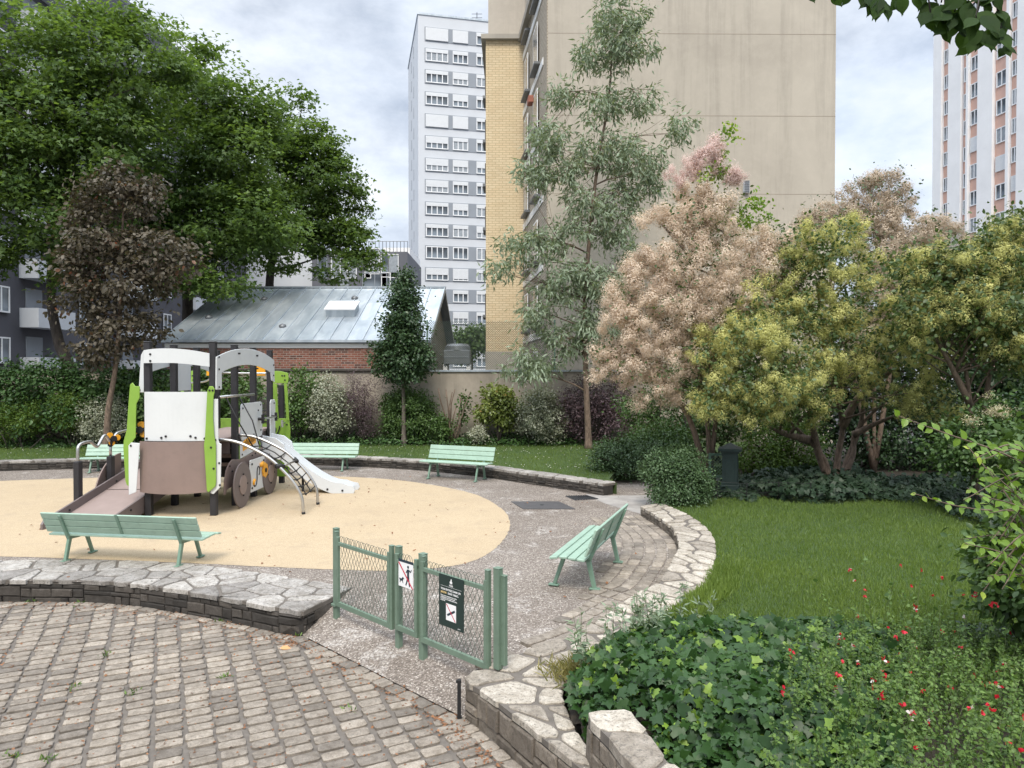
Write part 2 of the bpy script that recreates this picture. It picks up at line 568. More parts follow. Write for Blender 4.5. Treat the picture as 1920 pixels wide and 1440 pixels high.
def aggregatemat():
    t = NT('exposed_aggregate')
    co = t.co()
    vo = t.node('ShaderNodeTexVoronoi', Scale=64.0, Randomness=1.0)
    t.l.new(co, vo.inputs['Vector'])
    hue = t.node('ShaderNodeSeparateColor')
    t.l.new(vo.outputs['Color'], hue.inputs[0])
    peb = t.ramp(hue.outputs[0], [(0.0, (0.105, 0.085, 0.07)), (0.35, (0.18, 0.15, 0.126)), (0.62, (0.265, 0.225, 0.19)), (0.86, (0.38, 0.335, 0.29)), (1.0, (0.60, 0.55, 0.49))])
    c = t.mix(t.ramp(vo.outputs['Distance'], [(0.35, 0.0), (0.75, 0.8)]), peb, (0.145, 0.122, 0.103))
    big = t.noise(co, 0.55, 6, 0.65, 0.4)
    c = t.mix(t.ramp(big, [(0.40, 0.0), (0.66, 0.55)]), c, t.mix(1.0, c, (0.60, 0.56, 0.52), 'MULTIPLY'))
    w = t.noise(co, 1.1, 9, 0.78, 0.3)
    w2 = t.noise(co, 26, 5, 0.7)
    ww = t.mix(1.0, t.ramp(w, [(0.53, 0.0), (0.66, 0.9)]), t.ramp(w2, [(0.42, 0.0), (0.58, 1.0)]), 'MULTIPLY')
    c = t.mix(ww, c, (0.60, 0.57, 0.53))
    t.color(c)
    t.rough(0.9)
    t.bump(vo.outputs['Distance'], -0.35, 0.008)
    return t.m
MT['aggregate'] = aggregatemat()
MT['path'] = basic('worn_path', (0.33, 0.31, 0.29), 0.9, 0.2, 2.5, dirt=0.4, bump=0.3, bscale=40)
MT['street'] = basic('street_asphalt', (0.06, 0.06, 0.062), 0.9, 0.2, 1.0)
MT['cobble'] = stonemat('granite_setts', (0.215, 0.187, 0.157), (0.46, 0.40, 0.33), (0.12, 0.105, 0.092), 0.5, 0.5, 11)
MT['flag_grey'] = stonemat('grey_flagstones', (0.30, 0.28, 0.26), (0.57, 0.54, 0.50), (0.10, 0.095, 0.09), 0.7, 0.85, 8)
MT['flag_pale'] = stonemat('pale_flagstones', (0.38, 0.335, 0.28), (0.66, 0.60, 0.51), (0.11, 0.10, 0.085), 0.6, 0.8, 9)
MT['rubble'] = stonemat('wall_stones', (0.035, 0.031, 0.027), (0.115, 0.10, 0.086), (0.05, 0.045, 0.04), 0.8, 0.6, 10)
MT['rubble_light'] = stonemat('brown_wall_stones', (0.15, 0.125, 0.10), (0.31, 0.265, 0.215), (0.08, 0.07, 0.055), 0.8, 0.7, 12)

def lawnmat(name, a, b):
    t = NT(name)
    co = t.co()
    n = t.noise(co, 1.1, 7, 0.65)
    c = t.mix(t.ramp(n, [(0.35, 0.0), (0.68, 1.0)]), a, b)
    n2 = t.noise(co, 70, 4, 0.7)
    c = t.mix(t.ramp(n2, [(0.35, 0.6), (0.6, 0.0)]), c, c_mul(a, 0.4))
    n3 = t.noise(co, 0.9, 6, 0.7, 0.8)
    c = t.mix(t.ramp(n3, [(0.62, 0.0), (0.74, 0.45)]), c, (0.16, 0.135, 0.06))
    t.color(c)
    t.rough(0.9)
    t.bump(n2, 0.6, 0.03)
    return t.m
MT['lawn'] = lawnmat('lawn_soil', (0.045, 0.085, 0.02), (0.08, 0.125, 0.03))
MT['blade'] = leafmat('grass_blades', (0.065, 0.125, 0.022), (0.215, 0.295, 0.07), 0.5, 0.35)
MT['maple'] = leafmat('maple_leaves', (0.055, 0.108, 0.031), (0.175, 0.27, 0.076), 0.5, 0.48)
MT['purple'] = leafmat('purple_leaves', (0.046, 0.042, 0.029), (0.125, 0.106, 0.076), 0.5, 0.2, 0.35, (0.32, 0.09, 0.04))
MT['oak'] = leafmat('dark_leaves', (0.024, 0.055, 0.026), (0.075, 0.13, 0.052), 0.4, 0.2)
MT['euca'] = leafmat('grey_green_leaves', (0.125, 0.175, 0.105), (0.31, 0.38, 0.27), 0.5, 0.25, 0.4, (0.24, 0.20, 0.08))
MT['smoke_leaf'] = leafmat('smoke_bush_leaves', (0.035, 0.07, 0.025), (0.10, 0.15, 0.05), 0.45, 0.3)
MT['plume_pink'] = leafmat('pink_plumes', (0.52, 0.42, 0.33), (0.75, 0.645, 0.53), 0.9, 0.35, 0.1, (0.76, 0.60, 0.54))
MT['plume_rose'] = leafmat('rose_plumes', (0.60, 0.46, 0.43), (0.82, 0.68, 0.65), 0.9, 0.35, 0.1)
MT['plume_brown'] = leafmat('brown_plumes', (0.43, 0.355, 0.275), (0.67, 0.575, 0.465), 0.9, 0.3, 0.1)
MT['plume_gold'] = leafmat('yellow_plumes', (0.39, 0.41, 0.14), (0.68, 0.67, 0.28), 0.9, 0.35, 0.1, (0.66, 0.52, 0.22))
MT['laurel'] = leafmat('laurel_leaves', (0.026, 0.06, 0.02), (0.07, 0.14, 0.038), 0.45, 0.15, 0.3)
MT['limeleaf'] = leafmat('lime_leaves', (0.065, 0.12, 0.016), (0.16, 0.25, 0.04), 0.5, 0.3)
MT['varieg'] = leafmat('variegated_leaves', (0.12, 0.15, 0.085), (0.48, 0.49, 0.39), 0.5, 0.2)
MT['barberry'] = leafmat('barberry_leaves', (0.06, 0.04, 0.048), (0.15, 0.10, 0.115), 0.5, 0.2)
MT['boxleaf'] = leafmat('round_bush_leaves', (0.04, 0.085, 0.024), (0.12, 0.20, 0.055), 0.42, 0.25)
MT['photinia'] = leafmat('photinia_leaves', (0.08, 0.12, 0.03), (0.22, 0.27, 0.07), 0.4, 0.3, 0.5, (0.30, 0.13, 0.05))
MT['coton'] = leafmat('low_shrub_leaves', (0.036, 0.07, 0.03), (0.105, 0.175, 0.07), 0.45, 0.2)
MT['ivy'] = leafmat('ivy_leaves', (0.008, 0.028, 0.008), (0.042, 0.098, 0.024), 0.42, 0.25, 0.35, (0.20, 0.32, 0.035))
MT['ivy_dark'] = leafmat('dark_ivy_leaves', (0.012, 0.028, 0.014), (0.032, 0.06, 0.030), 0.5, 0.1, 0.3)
MT['salvia'] = leafmat('salvia_leaves', (0.05, 0.105, 0.02), (0.155, 0.25, 0.055), 0.5, 0.3)
MT['silver'] = leafmat('silver_leaves', (0.12, 0.17, 0.10), (0.27, 0.34, 0.23), 0.6, 0.25)
MT['spray'] = leafmat('fresh_leaves', (0.06, 0.125, 0.016), (0.17, 0.29, 0.035), 0.38, 0.38, 0.45, (0.34, 0.44, 0.06))
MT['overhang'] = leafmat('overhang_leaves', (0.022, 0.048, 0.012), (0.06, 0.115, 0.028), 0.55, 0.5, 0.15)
MT['red_petal'] = leafmat('red_petals', (0.50, 0.012, 0.03), (0.68, 0.03, 0.06), 0.5, 0.3)
MT['white_petal'] = leafmat('white_petals', (0.70, 0.62, 0.60), (0.82, 0.78, 0.76), 0.6, 0.3)
MT['cream_flower'] = leafmat('cream_flowers', (0.42, 0.38, 0.26), (0.60, 0.55, 0.40), 0.8, 0.3)
MT['litter'] = leafmat('dry_litter', (0.16, 0.075, 0.04), (0.30, 0.15, 0.075), 0.9, 0.1)
MT['drygrass'] = leafmat('dry_grass', (0.12, 0.13, 0.035), (0.32, 0.28, 0.12), 0.8, 0.3)
MT['bark'] = barkmat('grey_bark', (0.13, 0.11, 0.09))
MT['bark_dark'] = barkmat('dark_bark', (0.055, 0.045, 0.038))
MT['bark_brown'] = barkmat('brown_bark', (0.16, 0.115, 0.085), 18)
MT['stem'] = basic('green_stem', (0.10, 0.13, 0.05), 0.7, 0.2, 10)
# ---------------------------------------------------------------- ground, paving, low walls
def sheet(name, pts, z, m, thick=0.0):
    mb = MB()
    zf = z if callable(z) else (lambda x, y: z)
    n = len(pts)
    mb.add([(x, y, zf(x, y)) for x, y in pts], [tuple(range(n))])
    if thick:
        mb.add([(x, y, zf(x, y)) for x, y in pts] + [(x, y, zf(x, y) - thick) for x, y in pts], [(i, (i + 1) % n, n + (i + 1) % n, n + i) for i in range(n)])
    o = mb.build(name, m)
    return tag(o, kind='structure')

def signed_area(p):
    return sum(p[i][0] * p[(i + 1) % len(p)][1] - p[(i + 1) % len(p)][0] * p[i][1] for i in range(len(p))) / 2

def inside(poly, x, y):
    c, n = False, len(poly)
    for i in range(n):
        x1, y1 = poly[i]
        x2, y2 = poly[(i + 1) % n]
        if (y1 > y) != (y2 > y) and x < (x2 - x1) * (y - y1) / (y2 - y1) + x1: c = not c
    return c

def clip(poly, px, py, nx, ny):
    """keep the side where (p - (px,py)).n <= 0"""
    out, k = [], len(poly)
    for i in range(k):
        a, b = poly[i], poly[(i + 1) % k]
        da = (a[0] - px) * nx + (a[1] - py) * ny
        db = (b[0] - px) * nx + (b[1] - py) * ny
        if da <= 0: out.append(a)
        if (da < 0 < db) or (db < 0 < da):
            t = da / (da - db)
            out.append((a[0] + (b[0] - a[0]) * t, a[1] + (b[1] - a[1]) * t))
    return out

def crazy(L, W, cell, gap, rng, aspect=1.0):
    """Irregular stones filling a strip of length L and width W: outlines in (s, t)."""
    seeds = []
    ns, nt = max(1, round(L / (cell * aspect))), max(1, round(W / cell))
    for i in range(ns):
        for j in range(nt):
            if rng.random() < 0.10 and nt > 1: continue
            seeds.append(((i + 0.5 + (rng.random() - 0.5) * 0.95) * L / ns, (j + 0.5 + (rng.random() - 0.5) * 0.9) * W / nt))
    res = []
    for i, (a, b) in enumerate(seeds):
        poly = [(0, 0), (L, 0), (L, W), (0, W)]
        g = gap * rng.uniform(0.5, 1.7)
        for k, (c, d) in enumerate(seeds):
            if k == i or abs(c - a) > cell * 4: continue
            dx, dy = c - a, d - b
            r = math.hypot(dx, dy)
            if r < 1e-6: continue
            nx, ny = dx / r, dy / r
            poly = clip(poly, (a + c) / 2 - nx * g, (b + d) / 2 - ny * g, nx, ny)
            if len(poly) < 3: break
        if len(poly) < 3 or abs(signed_area(poly)) < cell * cell * 0.06: continue
        out = []
        for q in range(len(poly)):           # cut the corners and roughen the sides
            p0, p1 = poly[q], poly[(q + 1) % len(poly)]
            for t in (0.12, 0.5, 0.88):
                j = 0.006 if t == 0.5 else 0.003
                out.append((p0[0] + (p1[0] - p0[0]) * t + rng.gauss(0, j), p0[1] + (p1[1] - p0[1]) * t + rng.gauss(0, j)))
        res.append(out)
    return res

class Strip:
    """Band between two polylines with matching points; maps (s, t) to the ground."""
    def __init__(self, A, B):
        self.A, self.B = [np.array(p) for p in A], [np.array(p) for p in B]
        self.s = [0.0]
        for i in range(1, len(A)):
            m0 = (self.A[i - 1] + self.B[i - 1]) / 2
            m1 = (self.A[i] + self.B[i]) / 2
            self.s.append(self.s[-1] + float(np.linalg.norm(m1 - m0)))
        self.L = self.s[-1]
        self.W = float(np.mean([np.linalg.norm(a - b) for a, b in zip(self.A, self.B)]))
    def at(self, s, t):
        s = min(max(s, 0), self.L)
        i = 0
        while i < len(self.s) - 2 and self.s[i + 1] < s: i += 1
        u = (s - self.s[i]) / max(self.s[i + 1] - self.s[i], 1e-6)
        a = self.A[i] + (self.A[i + 1] - self.A[i]) * u
        b = self.B[i] + (self.B[i + 1] - self.B[i]) * u
        p = a + (b - a) * (t / self.W)
        return float(p[0]), float(p[1])

def densify(A, B, n=5):
    return catmull(A, n), catmull(B, n)

def coping(name, A, B, zf, thick, cell, gap, m, mortar, parent, rng, origin=None, aspect=1.15, over=0.03, h=0.018):
    """Flagged top: a mortar slab following the band and irregular stones bedded in it."""
    st = Strip(A, B)
    mb = MB()
    n = len(A)
    vs, fs = [], []
    for i in range(n):
        for p in (A[i], B[i]):
            vs.append((p[0], p[1], zf(*p)))
            vs.append((p[0], p[1], zf(*p) - thick))
    for i in range(n - 1):
        a, b = i * 4, i * 4 + 4
        fs += [(a, a + 2, b + 2, b), (a + 1, b + 1, b + 3, a + 3), (a, b, b + 1, a + 1), (a + 2, a + 3, b + 3, b + 2)]
    fs += [(0, 1, 3, 2), (4 * n - 4, 4 * n - 2, 4 * n - 1, 4 * n - 3)]
    mb.add(vs, fs, 1)
    for poly in crazy(st.L, st.W, cell, gap, rng, aspect):
        q = []
        for s, t in poly:
            if t < 0.02: t -= over * rng.uniform(0.2, 1.0)
            if t > st.W - 0.02: t += over * rng.uniform(0.0, 0.6)
            q.append(st.at(s, t))
        if signed_area(q) < 0: q = q[::-1]
        hh = h * rng.uniform(0.7, 1.3)
        mb.stone(q, 0, hh, 0.014, rng.random(), 0, zf, deep=thick * 0.9 if min(t for s, t in poly) < 0.02 else 0.01)
    return mb.build(name, [m, mortar], parent, origin=origin)

def masonry(name, path, z0, z1f, m, joint, parent, rng, origin=None, out=1, hs=(0.04, 0.15), ls=(0.10, 0.46), prot=0.035, depth=0.12):
    """Rubble face along a path, every stone its own block; out=+1: stones face the left of travel."""
    mb = MB()
    pts = [np.array(p, float) for p in path]
    cum = [0.0]
    for i in range(1, len(pts)): cum.append(cum[-1] + float(np.linalg.norm(pts[i] - pts[i - 1])))
    L = cum[-1]
    def at(s):
        s = min(max(s, 0), L)
        i = 0
        while i < len(cum) - 2 and cum[i + 1] < s: i += 1
        u = (s - cum[i]) / max(cum[i + 1] - cum[i], 1e-6)
        p = pts[i] + (pts[i + 1] - pts[i]) * u
        d = pts[i + 1] - pts[i]
        d = d / np.linalg.norm(d)
        return p, np.array([-d[1], d[0]]) * out
    N = max(2, int(L / 0.12))
    vs = []
    for i in range(N + 1):
        p, n = at(L * i / N)
        for k in (0.0, -depth):
            q = p + n * k
            vs.append((q[0], q[1], z0 - 0.05))
            vs.append((q[0], q[1], z1f(q[0], q[1])))
    fs = []
    for i in range(N):
        a, b = i * 4, i * 4 + 4
        fs += [(a, b, b + 1, a + 1), (a + 2, a + 3, b + 3, b + 2), (a + 1, b + 1, b + 3, a + 3)]
    fs += [(0, 1, 3, 2), (4 * N, 4 * N + 2, 4 * N + 3, 4 * N + 1)]
    mb.add(vs, fs, 1)
    s = 0.0
    while s < L - 0.03:                    # bays of different courses
        bay = min(rng.uniform(0.5, 1.0), L - s)
        pm, _ = at(s + bay / 2)
        top = z1f(pm[0], pm[1]) - 0.004
        z = z0 - 0.02
        while z < top - 0.02:
            h = rng.uniform(*hs)
            if top - z - h < hs[0] * 0.7: h = top - z
            a = s
            while a < s + bay - 0.02:
                l = rng.uniform(*ls)
                if s + bay - a - l < ls[0] * 0.6: l = s + bay - a
                g = 0.006
                x0, x1, y0, y1 = a + g, a + l - g, z + g * 0.8, z + h - g * 0.8
                pr = rng.uniform(0.3, 1.0) * prot
                j = lambda k=0.005: rng.uniform(-k, k)
                ring0, ring1, ring2 = [], [], []
                for (u, w) in ((x0, y0), ((x0 + x1) / 2, y0), (x1, y0), (x1, y1), ((x0 + x1) / 2, y1), (x0, y1)):
                    u, w = u + j(), w + j()
                    p, n = at(u)
                    iu = u + (0.014 if u < (x0 + x1) / 2 - 0.01 else -0.014 if u > (x0 + x1) / 2 + 0.01 else 0)
                    iw = w + (0.012 if w < (y0 + y1) / 2 else -0.012)
                    p2, n2 = at(iu)
                    ring0.append((p[0], p[1], w))
                    q = p + n * pr * 0.65
                    ring1.append((q[0], q[1], w))
                    q = p2 + n2 * (pr + j(0.006))
                    ring2.append((q[0], q[1], iw))
                fs = []
                for r_ in (0, 6):
                    for i in range(6):
                        fs.append((r_ + i, r_ + (i + 1) % 6, r_ + 6 + (i + 1) % 6, r_ + 6 + i))
                fs.append((12, 13, 14, 15, 16, 17))
                if out < 0: fs = [f[::-1] for f in fs]
                mb.add(ring0 + ring1 + ring2, fs, 0, rng.random())
                a += l
            z += h
        s += bay
    return mb.build(name, [m, joint], parent, origin=origin)

RR = random.Random(5)
ZC = -0.28                                   # level of the cobbles; the playground is z = 0

# one sheet under everything, to the horizon
g = MB()
g.add([(-900, -300, -0.62), (900, -300, -0.62), (900, 1500, -0.62), (-900, 1500, -0.62)], [(0, 1, 2, 3)])
tag(g.build('ground', MT['street']), kind='structure')

# edge of the raised playground towards the viewer
LW = [(-11.0, 9.35), (-9.0, 9.48), (-6.9, 9.55), (-5.4, 9.48), (-4.33, 9.13), (-3.5, 8.77), (-2.6, 8.32), (-2.46, 8.28)]
LRET = (-2.1, 9.2)
GA, GD = (-2.46, 8.28), (-0.42, 6.27)        # foot of the slope through the gate
GB, GC = LRET, (0.5, 7.17)

# right hand wall: A faces the playground and the cobbles, B the planting
RA = [(1.0, 4.03), (0.41, 5.02), (0.13, 5.49), (-0.235, 6.09), (-0.41, 6.34), (-0.12, 6.73), (0.10, 6.95), (0.735, 7.50), (1.48, 8.55), (1.92, 9.08), (2.33, 10.1), (2.58, 10.9), (2.72, 11.9), (2.69, 12.68), (2.53, 13.9)]
RB = [(1.25, 4.3), (0.62, 5.02), (0.47, 5.56), (0.42, 6.05), (0.46, 6.26), (0.52, 6.40), (0.62, 6.54), (1.12, 7.0), (1.92, 8.1), (2.38, 8.75), (2.76, 9.7), (3.05, 10.6), (3.26, 11.7), (3.25, 13.06), (3.02, 14.2)]
def rz_(x, y): return 0.045 + 0.135 * smoothstep(7.2, 10.4, y)
BA = [(-24, 17.5), (-19, 19.0), (-16, 19.9), (-13.8, 20.5), (-11.9, 20.95), (-9, 21.55), (-6.3, 21.65), (-3.5, 20.85), (-1.25, 19.5), (0.36, 18.0), (1.75, 16.6), (2.1, 16.2)]

# playground floor
floor = LW + [LRET, GC, (0.725, 7.37)] + RA[8:] + [(3.4, 14.6), (9.0, 14.6), (9.0, 20.0), (2.7, 20.0)] + [(x, y + 0.2) for x, y in BA[::-1]] + [(-24, 9.35)]
sheet('playground_paving', floor, 0.0, MT['aggregate'])
# slope at the gate
mb = MB()
N = 8
vs, fs = [], []
for i in range(N + 1):
    for j in range(N + 1):
        u, w = i / N, j / N
        a = [GA[k] + (GD[k] - GA[k]) * u for k in (0, 1)]
        b = [GB[k] + (GC[k] - GB[k]) * u for k in (0, 1)]
        p = [a[k] + (b[k] - a[k]) * w for k in (0, 1)]
        vs.append((p[0], p[1], (ZC + 0.012) * (1 - w) ** 1.15))
for i in range(N):
    for j in range(N):
        a = i * (N + 1) + j
        fs.append((a, a + N + 1, a + N + 2, a + 1))
mb.add(vs, fs)
tag(mb.build('gate_ramp', MT['aggregate']), kind='structure')

# beige safety surface
YP = [(-17.5, 14.8), (-16.6, 12.2), (-13.5, 11.1), (-10.5, 10.9), (-7.8, 10.8), (-5.25, 10.5), (-2.7, 10.1), (-1.5, 10.05), (-0.66, 10.45), (-0.22, 11.5), (-0.04, 13.1), (-0.26, 14.8), (-1.1, 16.75), (-3.0, 18.55), (-5.25, 19.3), (-8.5, 19.4), (-11, 19.0), (-13.3, 18.4), (-16.2, 17.3), (-17.5, 14.8)]
sheet('safety_surface', [(x + RR.gauss(0, 0.006), y + RR.gauss(0, 0.006)) for x, y in catmull(YP, 26)[:-1]], 0.004, MT['rubber'])
# worn path to the garden entrance
sheet('entrance_path', [(2.0, 15.2), (2.6, 14.0), (3.4, 14.7), (7.4, 14.9), (7.4, 16.6), (2.2, 16.2), (1.7, 16.4)], 0.004, MT['path'])

# covers set in the ground
def cover(name, pts, label, cat, bars=False):
    mb = MB()
    n = len(pts)
    mb.add([(x, y, 0.002) for x, y in pts] + [(x, y, 0.012) for x, y in pts], [tuple(range(n, 2 * n))] + [(i, (i + 1) % n, n + (i + 1) % n, n + i) for i in range(n)])
    o = thing(name, label, cat, (sum(p[0] for p in pts) / n, sum(p[1] for p in pts) / n, 0))
    mb.build('lid', MT['plate'], o, origin=o.location)
    f = MB()
    if bars:
        for k in range(9):
            t = (k + 0.5) / 9
            a = [pts[0][i] + (pts[1][i] - pts[0][i]) * t for i in (0, 1)]
            b = [pts[3][i] + (pts[2][i] - pts[3][i]) * t for i in (0, 1)]
            f.tube([(a[0], a[1], 0.016), (b[0], b[1], 0.016)], 0.012, 4)
        f.build('grate', MT['dark_metal'], o, origin=o.location)
    else:
        c = o.location
        f.cyl((c[0], c[1], 0.012), (c[0], c[1], 0.02), 0.04, 10)
        f.build('lifting_ring', MT['dark_metal'], o, origin=o.location)
    return o
def GP(px, py, z=0.0):
    lo, hi = 2.0, 90.0
    for _ in range(50):
        mid = (lo + hi) / 2
        if P(px, py, mid).z > z: lo = mid
        else: hi = mid
    p = P(px, py, lo)
    return (p.x, p.y)
cover('access_cover', [GP(981, 955), GP(1079, 955), GP(1048, 941), GP(958, 941)], 'grey rectangular iron cover plate set in the paving beside the beige surface', 'cover plate')
cover('drain_grate', [GP(1078, 938.5), GP(1123, 936), GP(1100, 930), GP(1060, 931)], 'rusty dark drain grate at the start of the worn entrance path', 'drain', True)

# ---- cobbles
mb = MB()
mb.add([(-26, -4, ZC - 0.012), (3.2, -4, ZC - 0.012), (3.2, 9.6, ZC - 0.012), (-26, 9.6, ZC - 0.012)], [(0, 1, 2, 3)], 1)
edge = [(-26, 9.35)] + LW + [GD, RA[3], RA[2], RA[1], RA[0], (2.5, 2.0), (2.5, -2), (-26, -2)]
ang = rad(26)
ca, sa = np.array([-math.sin(ang), math.cos(ang)]), np.array([math.cos(ang), math.sin(ang)])
def sett(c, a, b, w, l, rng):
    """one rounded block: half sizes w (along a) and l (along b)"""
    r = 0.30
    pts = []
    for (sx, sy) in ((1, 1), (-1, 1), (-1, -1), (1, -1)):
        ks = ((1, 1 - r), (1 - r * 0.35, 1 - r * 0.35), (1 - r, 1)) if sx * sy > 0 else ((1 - r, 1), (1 - r * 0.35, 1 - r * 0.35), (1, 1 - r))
        for kx, ky in ks:
            p = np.array(c) + np.array(a) * sx * kx * w * rng.uniform(0.93, 1.03) + np.array(b) * sy * ky * l * rng.uniform(0.92, 1.03)
            pts.append((float(p[0]), float(p[1])))
    if signed_area(pts) < 0: pts = pts[::-1]
    return pts
for i in range(-44, 26):
    off = RR.uniform(0, 0.155)
    wob = RR.uniform(-0.012, 0.012)
    y = -4.0
    while y < 13:
        rl = RR.uniform(0.138, 0.164)
        c = sa * (i * 0.243 + wob + RR.gauss(0, 0.006)) + ca * (y + off)
        ta = RR.gauss(0, 0.035)
        sa2, ca2 = sa * math.cos(ta) + ca * math.sin(ta), ca * math.cos(ta) - sa * math.sin(ta)
        y += rl
        if c[1] < 2.3 or c[1] > 9.6 or abs(c[0]) > 0.76 * c[1] + 2.2: continue
        ok = all(inside(edge, c[0] + dx, c[1] + dy) for dx, dy in ((0.0, 0.16), (0.10, 0.08), (-0.1, 0.1), (0.12, 0.05), (0, 0)))
        if not ok: continue
        tilt = RR.uniform(-0.006, 0.006)
        pts = sett(c, sa2, ca2, 0.106 + RR.gauss(0, 0.004), rl / 2 - 0.0145, RR)
        mb.stone(pts, ZC + tilt * 0.8, 0.010, 0.016, min(max(RR.gauss(0.5, 0.28), 0), 1), 0, dome=0.003)
# border course along the wall and the slope
def course(path, off, size, m, zf, rng, s0=0.0, s1=1e9, w=0.075):
    pts = [np.array(p, float) for p in path]
    s = 0.0
    for i in range(len(pts) - 1):
        d = pts[i + 1] - pts[i]
        L = float(np.linalg.norm(d)); d = d / L
        n = np.array([-d[1], d[0]])
        k = max(1, round(L / size))
        for j in range(k):
            ss = s + (j + 0.5) * L / k
            if not (s0 <= ss <= s1): continue
            c = pts[i] + d * (j + 0.5) * L / k + n * off
            q = sett(c, d, n, L / k / 2 - 0.008, w, rng)
            m.stone(q, zf(c[0], c[1]) + rng.uniform(-0.004, 0.004), 0.013, 0.02, min(max(rng.gauss(0.5, 0.24), 0), 1), 0, dome=0.004)
        s += L
course([GA, GD], -0.085, 0.21, mb, lambda x, y: ZC + 0.004, RR)
course(catmull(LW, 4), -0.10, 0.19, mb, lambda x, y: ZC, RR, w=0.06)
course(RA[:5], 0.10, 0.20, mb, lambda x, y: ZC, RR, w=0.06)
tag(mb.build('cobbled_paving', [MT['cobble'], MT['mortar']]), kind='structure')

# cobbled margin inside the wall: courses follow the wall
mb = MB()
inner = catmull(RA[4:], 3)
for k in range(6):
    off = 0.09 + k * 0.175
    s0 = (0.42, 0.42, 1.9, 2.7, 3.4, 4.1)[k]
    course(inner, off, 0.24, mb, lambda x, y: 0.004 if (x - GC[0]) * 0.7 + (y - GC[1]) * 0.72 > -0.25 else -0.06, RR, s0, 1e9, 0.078)
tag(mb.build('cobbled_margin', [MT['cobble'], MT['mortar']]), kind='structure')

# ---- left retaining wall with its broad flagged top
o = thing('retaining_wall', 'dark rubble retaining wall with broad grey flagged top between cobbles and playground', 'low wall', (-5.0, 9.2, 0))
face = catmull(LW, 4) + [LRET]
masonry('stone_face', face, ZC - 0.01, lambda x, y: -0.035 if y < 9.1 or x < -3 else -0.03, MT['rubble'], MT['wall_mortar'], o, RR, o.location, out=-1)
A = catmull(LW[:-1], 3)
B = []
for i, (x, y) in enumerate(A):
    a, b = A[max(i - 1, 0)], A[min(i + 1, len(A) - 1)]
    d = np.array([b[0] - a[0], b[1] - a[1]]); d = d / np.linalg.norm(d)
    B.append((x - d[1] * 0.98, y + d[0] * 0.98))
A.append((-2.44, 8.27)); B.append((-2.07, 9.23))
coping('flagged_top', A, B, lambda x, y: 0.008, 0.05, 0.33, 0.015, MT['flag_grey'], MT['mortar'], o, random.Random(3), o.location, over=0.05, h=0.016)

# ---- right wall
o = thing('planting_wall', 'curved low stone wall with pale flagged top edging lawn and ivy bed', 'low wall', (1.2, 8.5, 0))
A, B = densify(RA, RB, 3)
coping('flagged_top', A, B, rz_, 0.045, 0.25, 0.022, MT['flag_pale'], MT['mortar'], o, random.Random(8), o.location, over=0.03)
fa = [p for p in catmull(RA[:5], 4)]
masonry('street_face', fa, ZC - 0.01, lambda x, y: rz_(x, y) - 0.045, MT['rubble_light'], MT['wall_mortar'], o, RR, o.location, out=1, hs=(0.07, 0.19), ls=(0.14, 0.42), prot=0.045, depth=0.2)
fb = [p for p in catmull(RA[4:], 3)]
masonry('garden_face', fb, -0.02, lambda x, y: rz_(x, y) - 0.045, MT['rubble_light'], MT['wall_mortar'], o, RR, o.location, out=1, hs=(0.05, 0.1), ls=(0.1, 0.22), prot=0.02, depth=0.2)

# ---- second tier in the near corner
TA = [(1.55, 2.9), (0.92, 3.9), (0.75, 4.36), (0.65, 4.68), (0.54, 4.98), (0.60, 5.06)]
TB = [(1.95, 3.05), (1.2, 4.05), (0.97, 4.41), (0.91, 4.79), (0.86, 5.02), (0.84, 5.08)]
o = thing('upper_wall', 'short upper stone wall with thick pale capping stones rising out of the ivy', 'low wall', (0.75, 4.6, 0.1))
A, B = densify(TA, TB, 3)
coping('capping', A, B, lambda x, y: 0.37, 0.07, 0.36, 0.016, MT['flag_pale'], MT['mortar'], o, random.Random(21), o.location, over=0.02, aspect=0.9)
masonry('stone_face', catmull(TA, 3) + [(0.86, 5.04)], 0.07, lambda x, y: 0.30, MT['rubble_light'], MT['wall_mortar'], o, RR, o.location, out=1, hs=(0.09, 0.2), ls=(0.14, 0.3), prot=0.03, depth=0.14)

# ---- back wall round the far side of the playground
o = thing('curved_wall', 'long low dry stone wall curving round the far side of the playground', 'low wall', (-6, 21.3, 0))
A = catmull(BA, 3)
B = []
for i, (x, y) in enumerate(A):
    a, b = A[max(i - 1, 0)], A[min(i + 1, len(A) - 1)]
    d = np.array([b[0] - a[0], b[1] - a[1]]); d = d / np.linalg.norm(d)
    B.append((x - d[1] * 0.42, y + d[0] * 0.42))
coping('flagged_top', A, B, lambda x, y: 0.26, 0.05, 0.36, 0.012, MT['flag_grey'], MT['mortar'], o, random.Random(4), o.location)
masonry('stone_face', A, -0.02, lambda x, y: 0.215, MT['rubble'], MT['wall_mortar'], o, RR, o.location, out=-1, hs=(0.035, 0.085), ls=(0.14, 0.4), prot=0.03, depth=0.3)
BACK_B = B

# ---- lawns and beds
sheet('back_lawn', [(x, y - 0.05) for x, y in B] + [(2.35, 17.1), (2.7, 18.5), (6.0, 19.5), (9, 26.9), (-30, 26.9), (-30, 17)], 0.25, MT['lawn'], 0.3)
LAWN_R = [(x - 0.05, y) for x, y in RB[7:]] + [(4.0, 14.9), (6.6, 15.4), (20, 17.5), (20, 3), (3.5, 3.0), (2.0, 6.0)]
sheet('side_lawn', LAWN_R, 0.125, MT['lawn'], 0.2)
sheet('garden_soil', [(4.0, 15.3), (20, 17.6), (26, 27), (9, 27), (6.1, 19.5), (5.2, 17.2), (4.9, 16.4)], 0.10, MT['soil'])
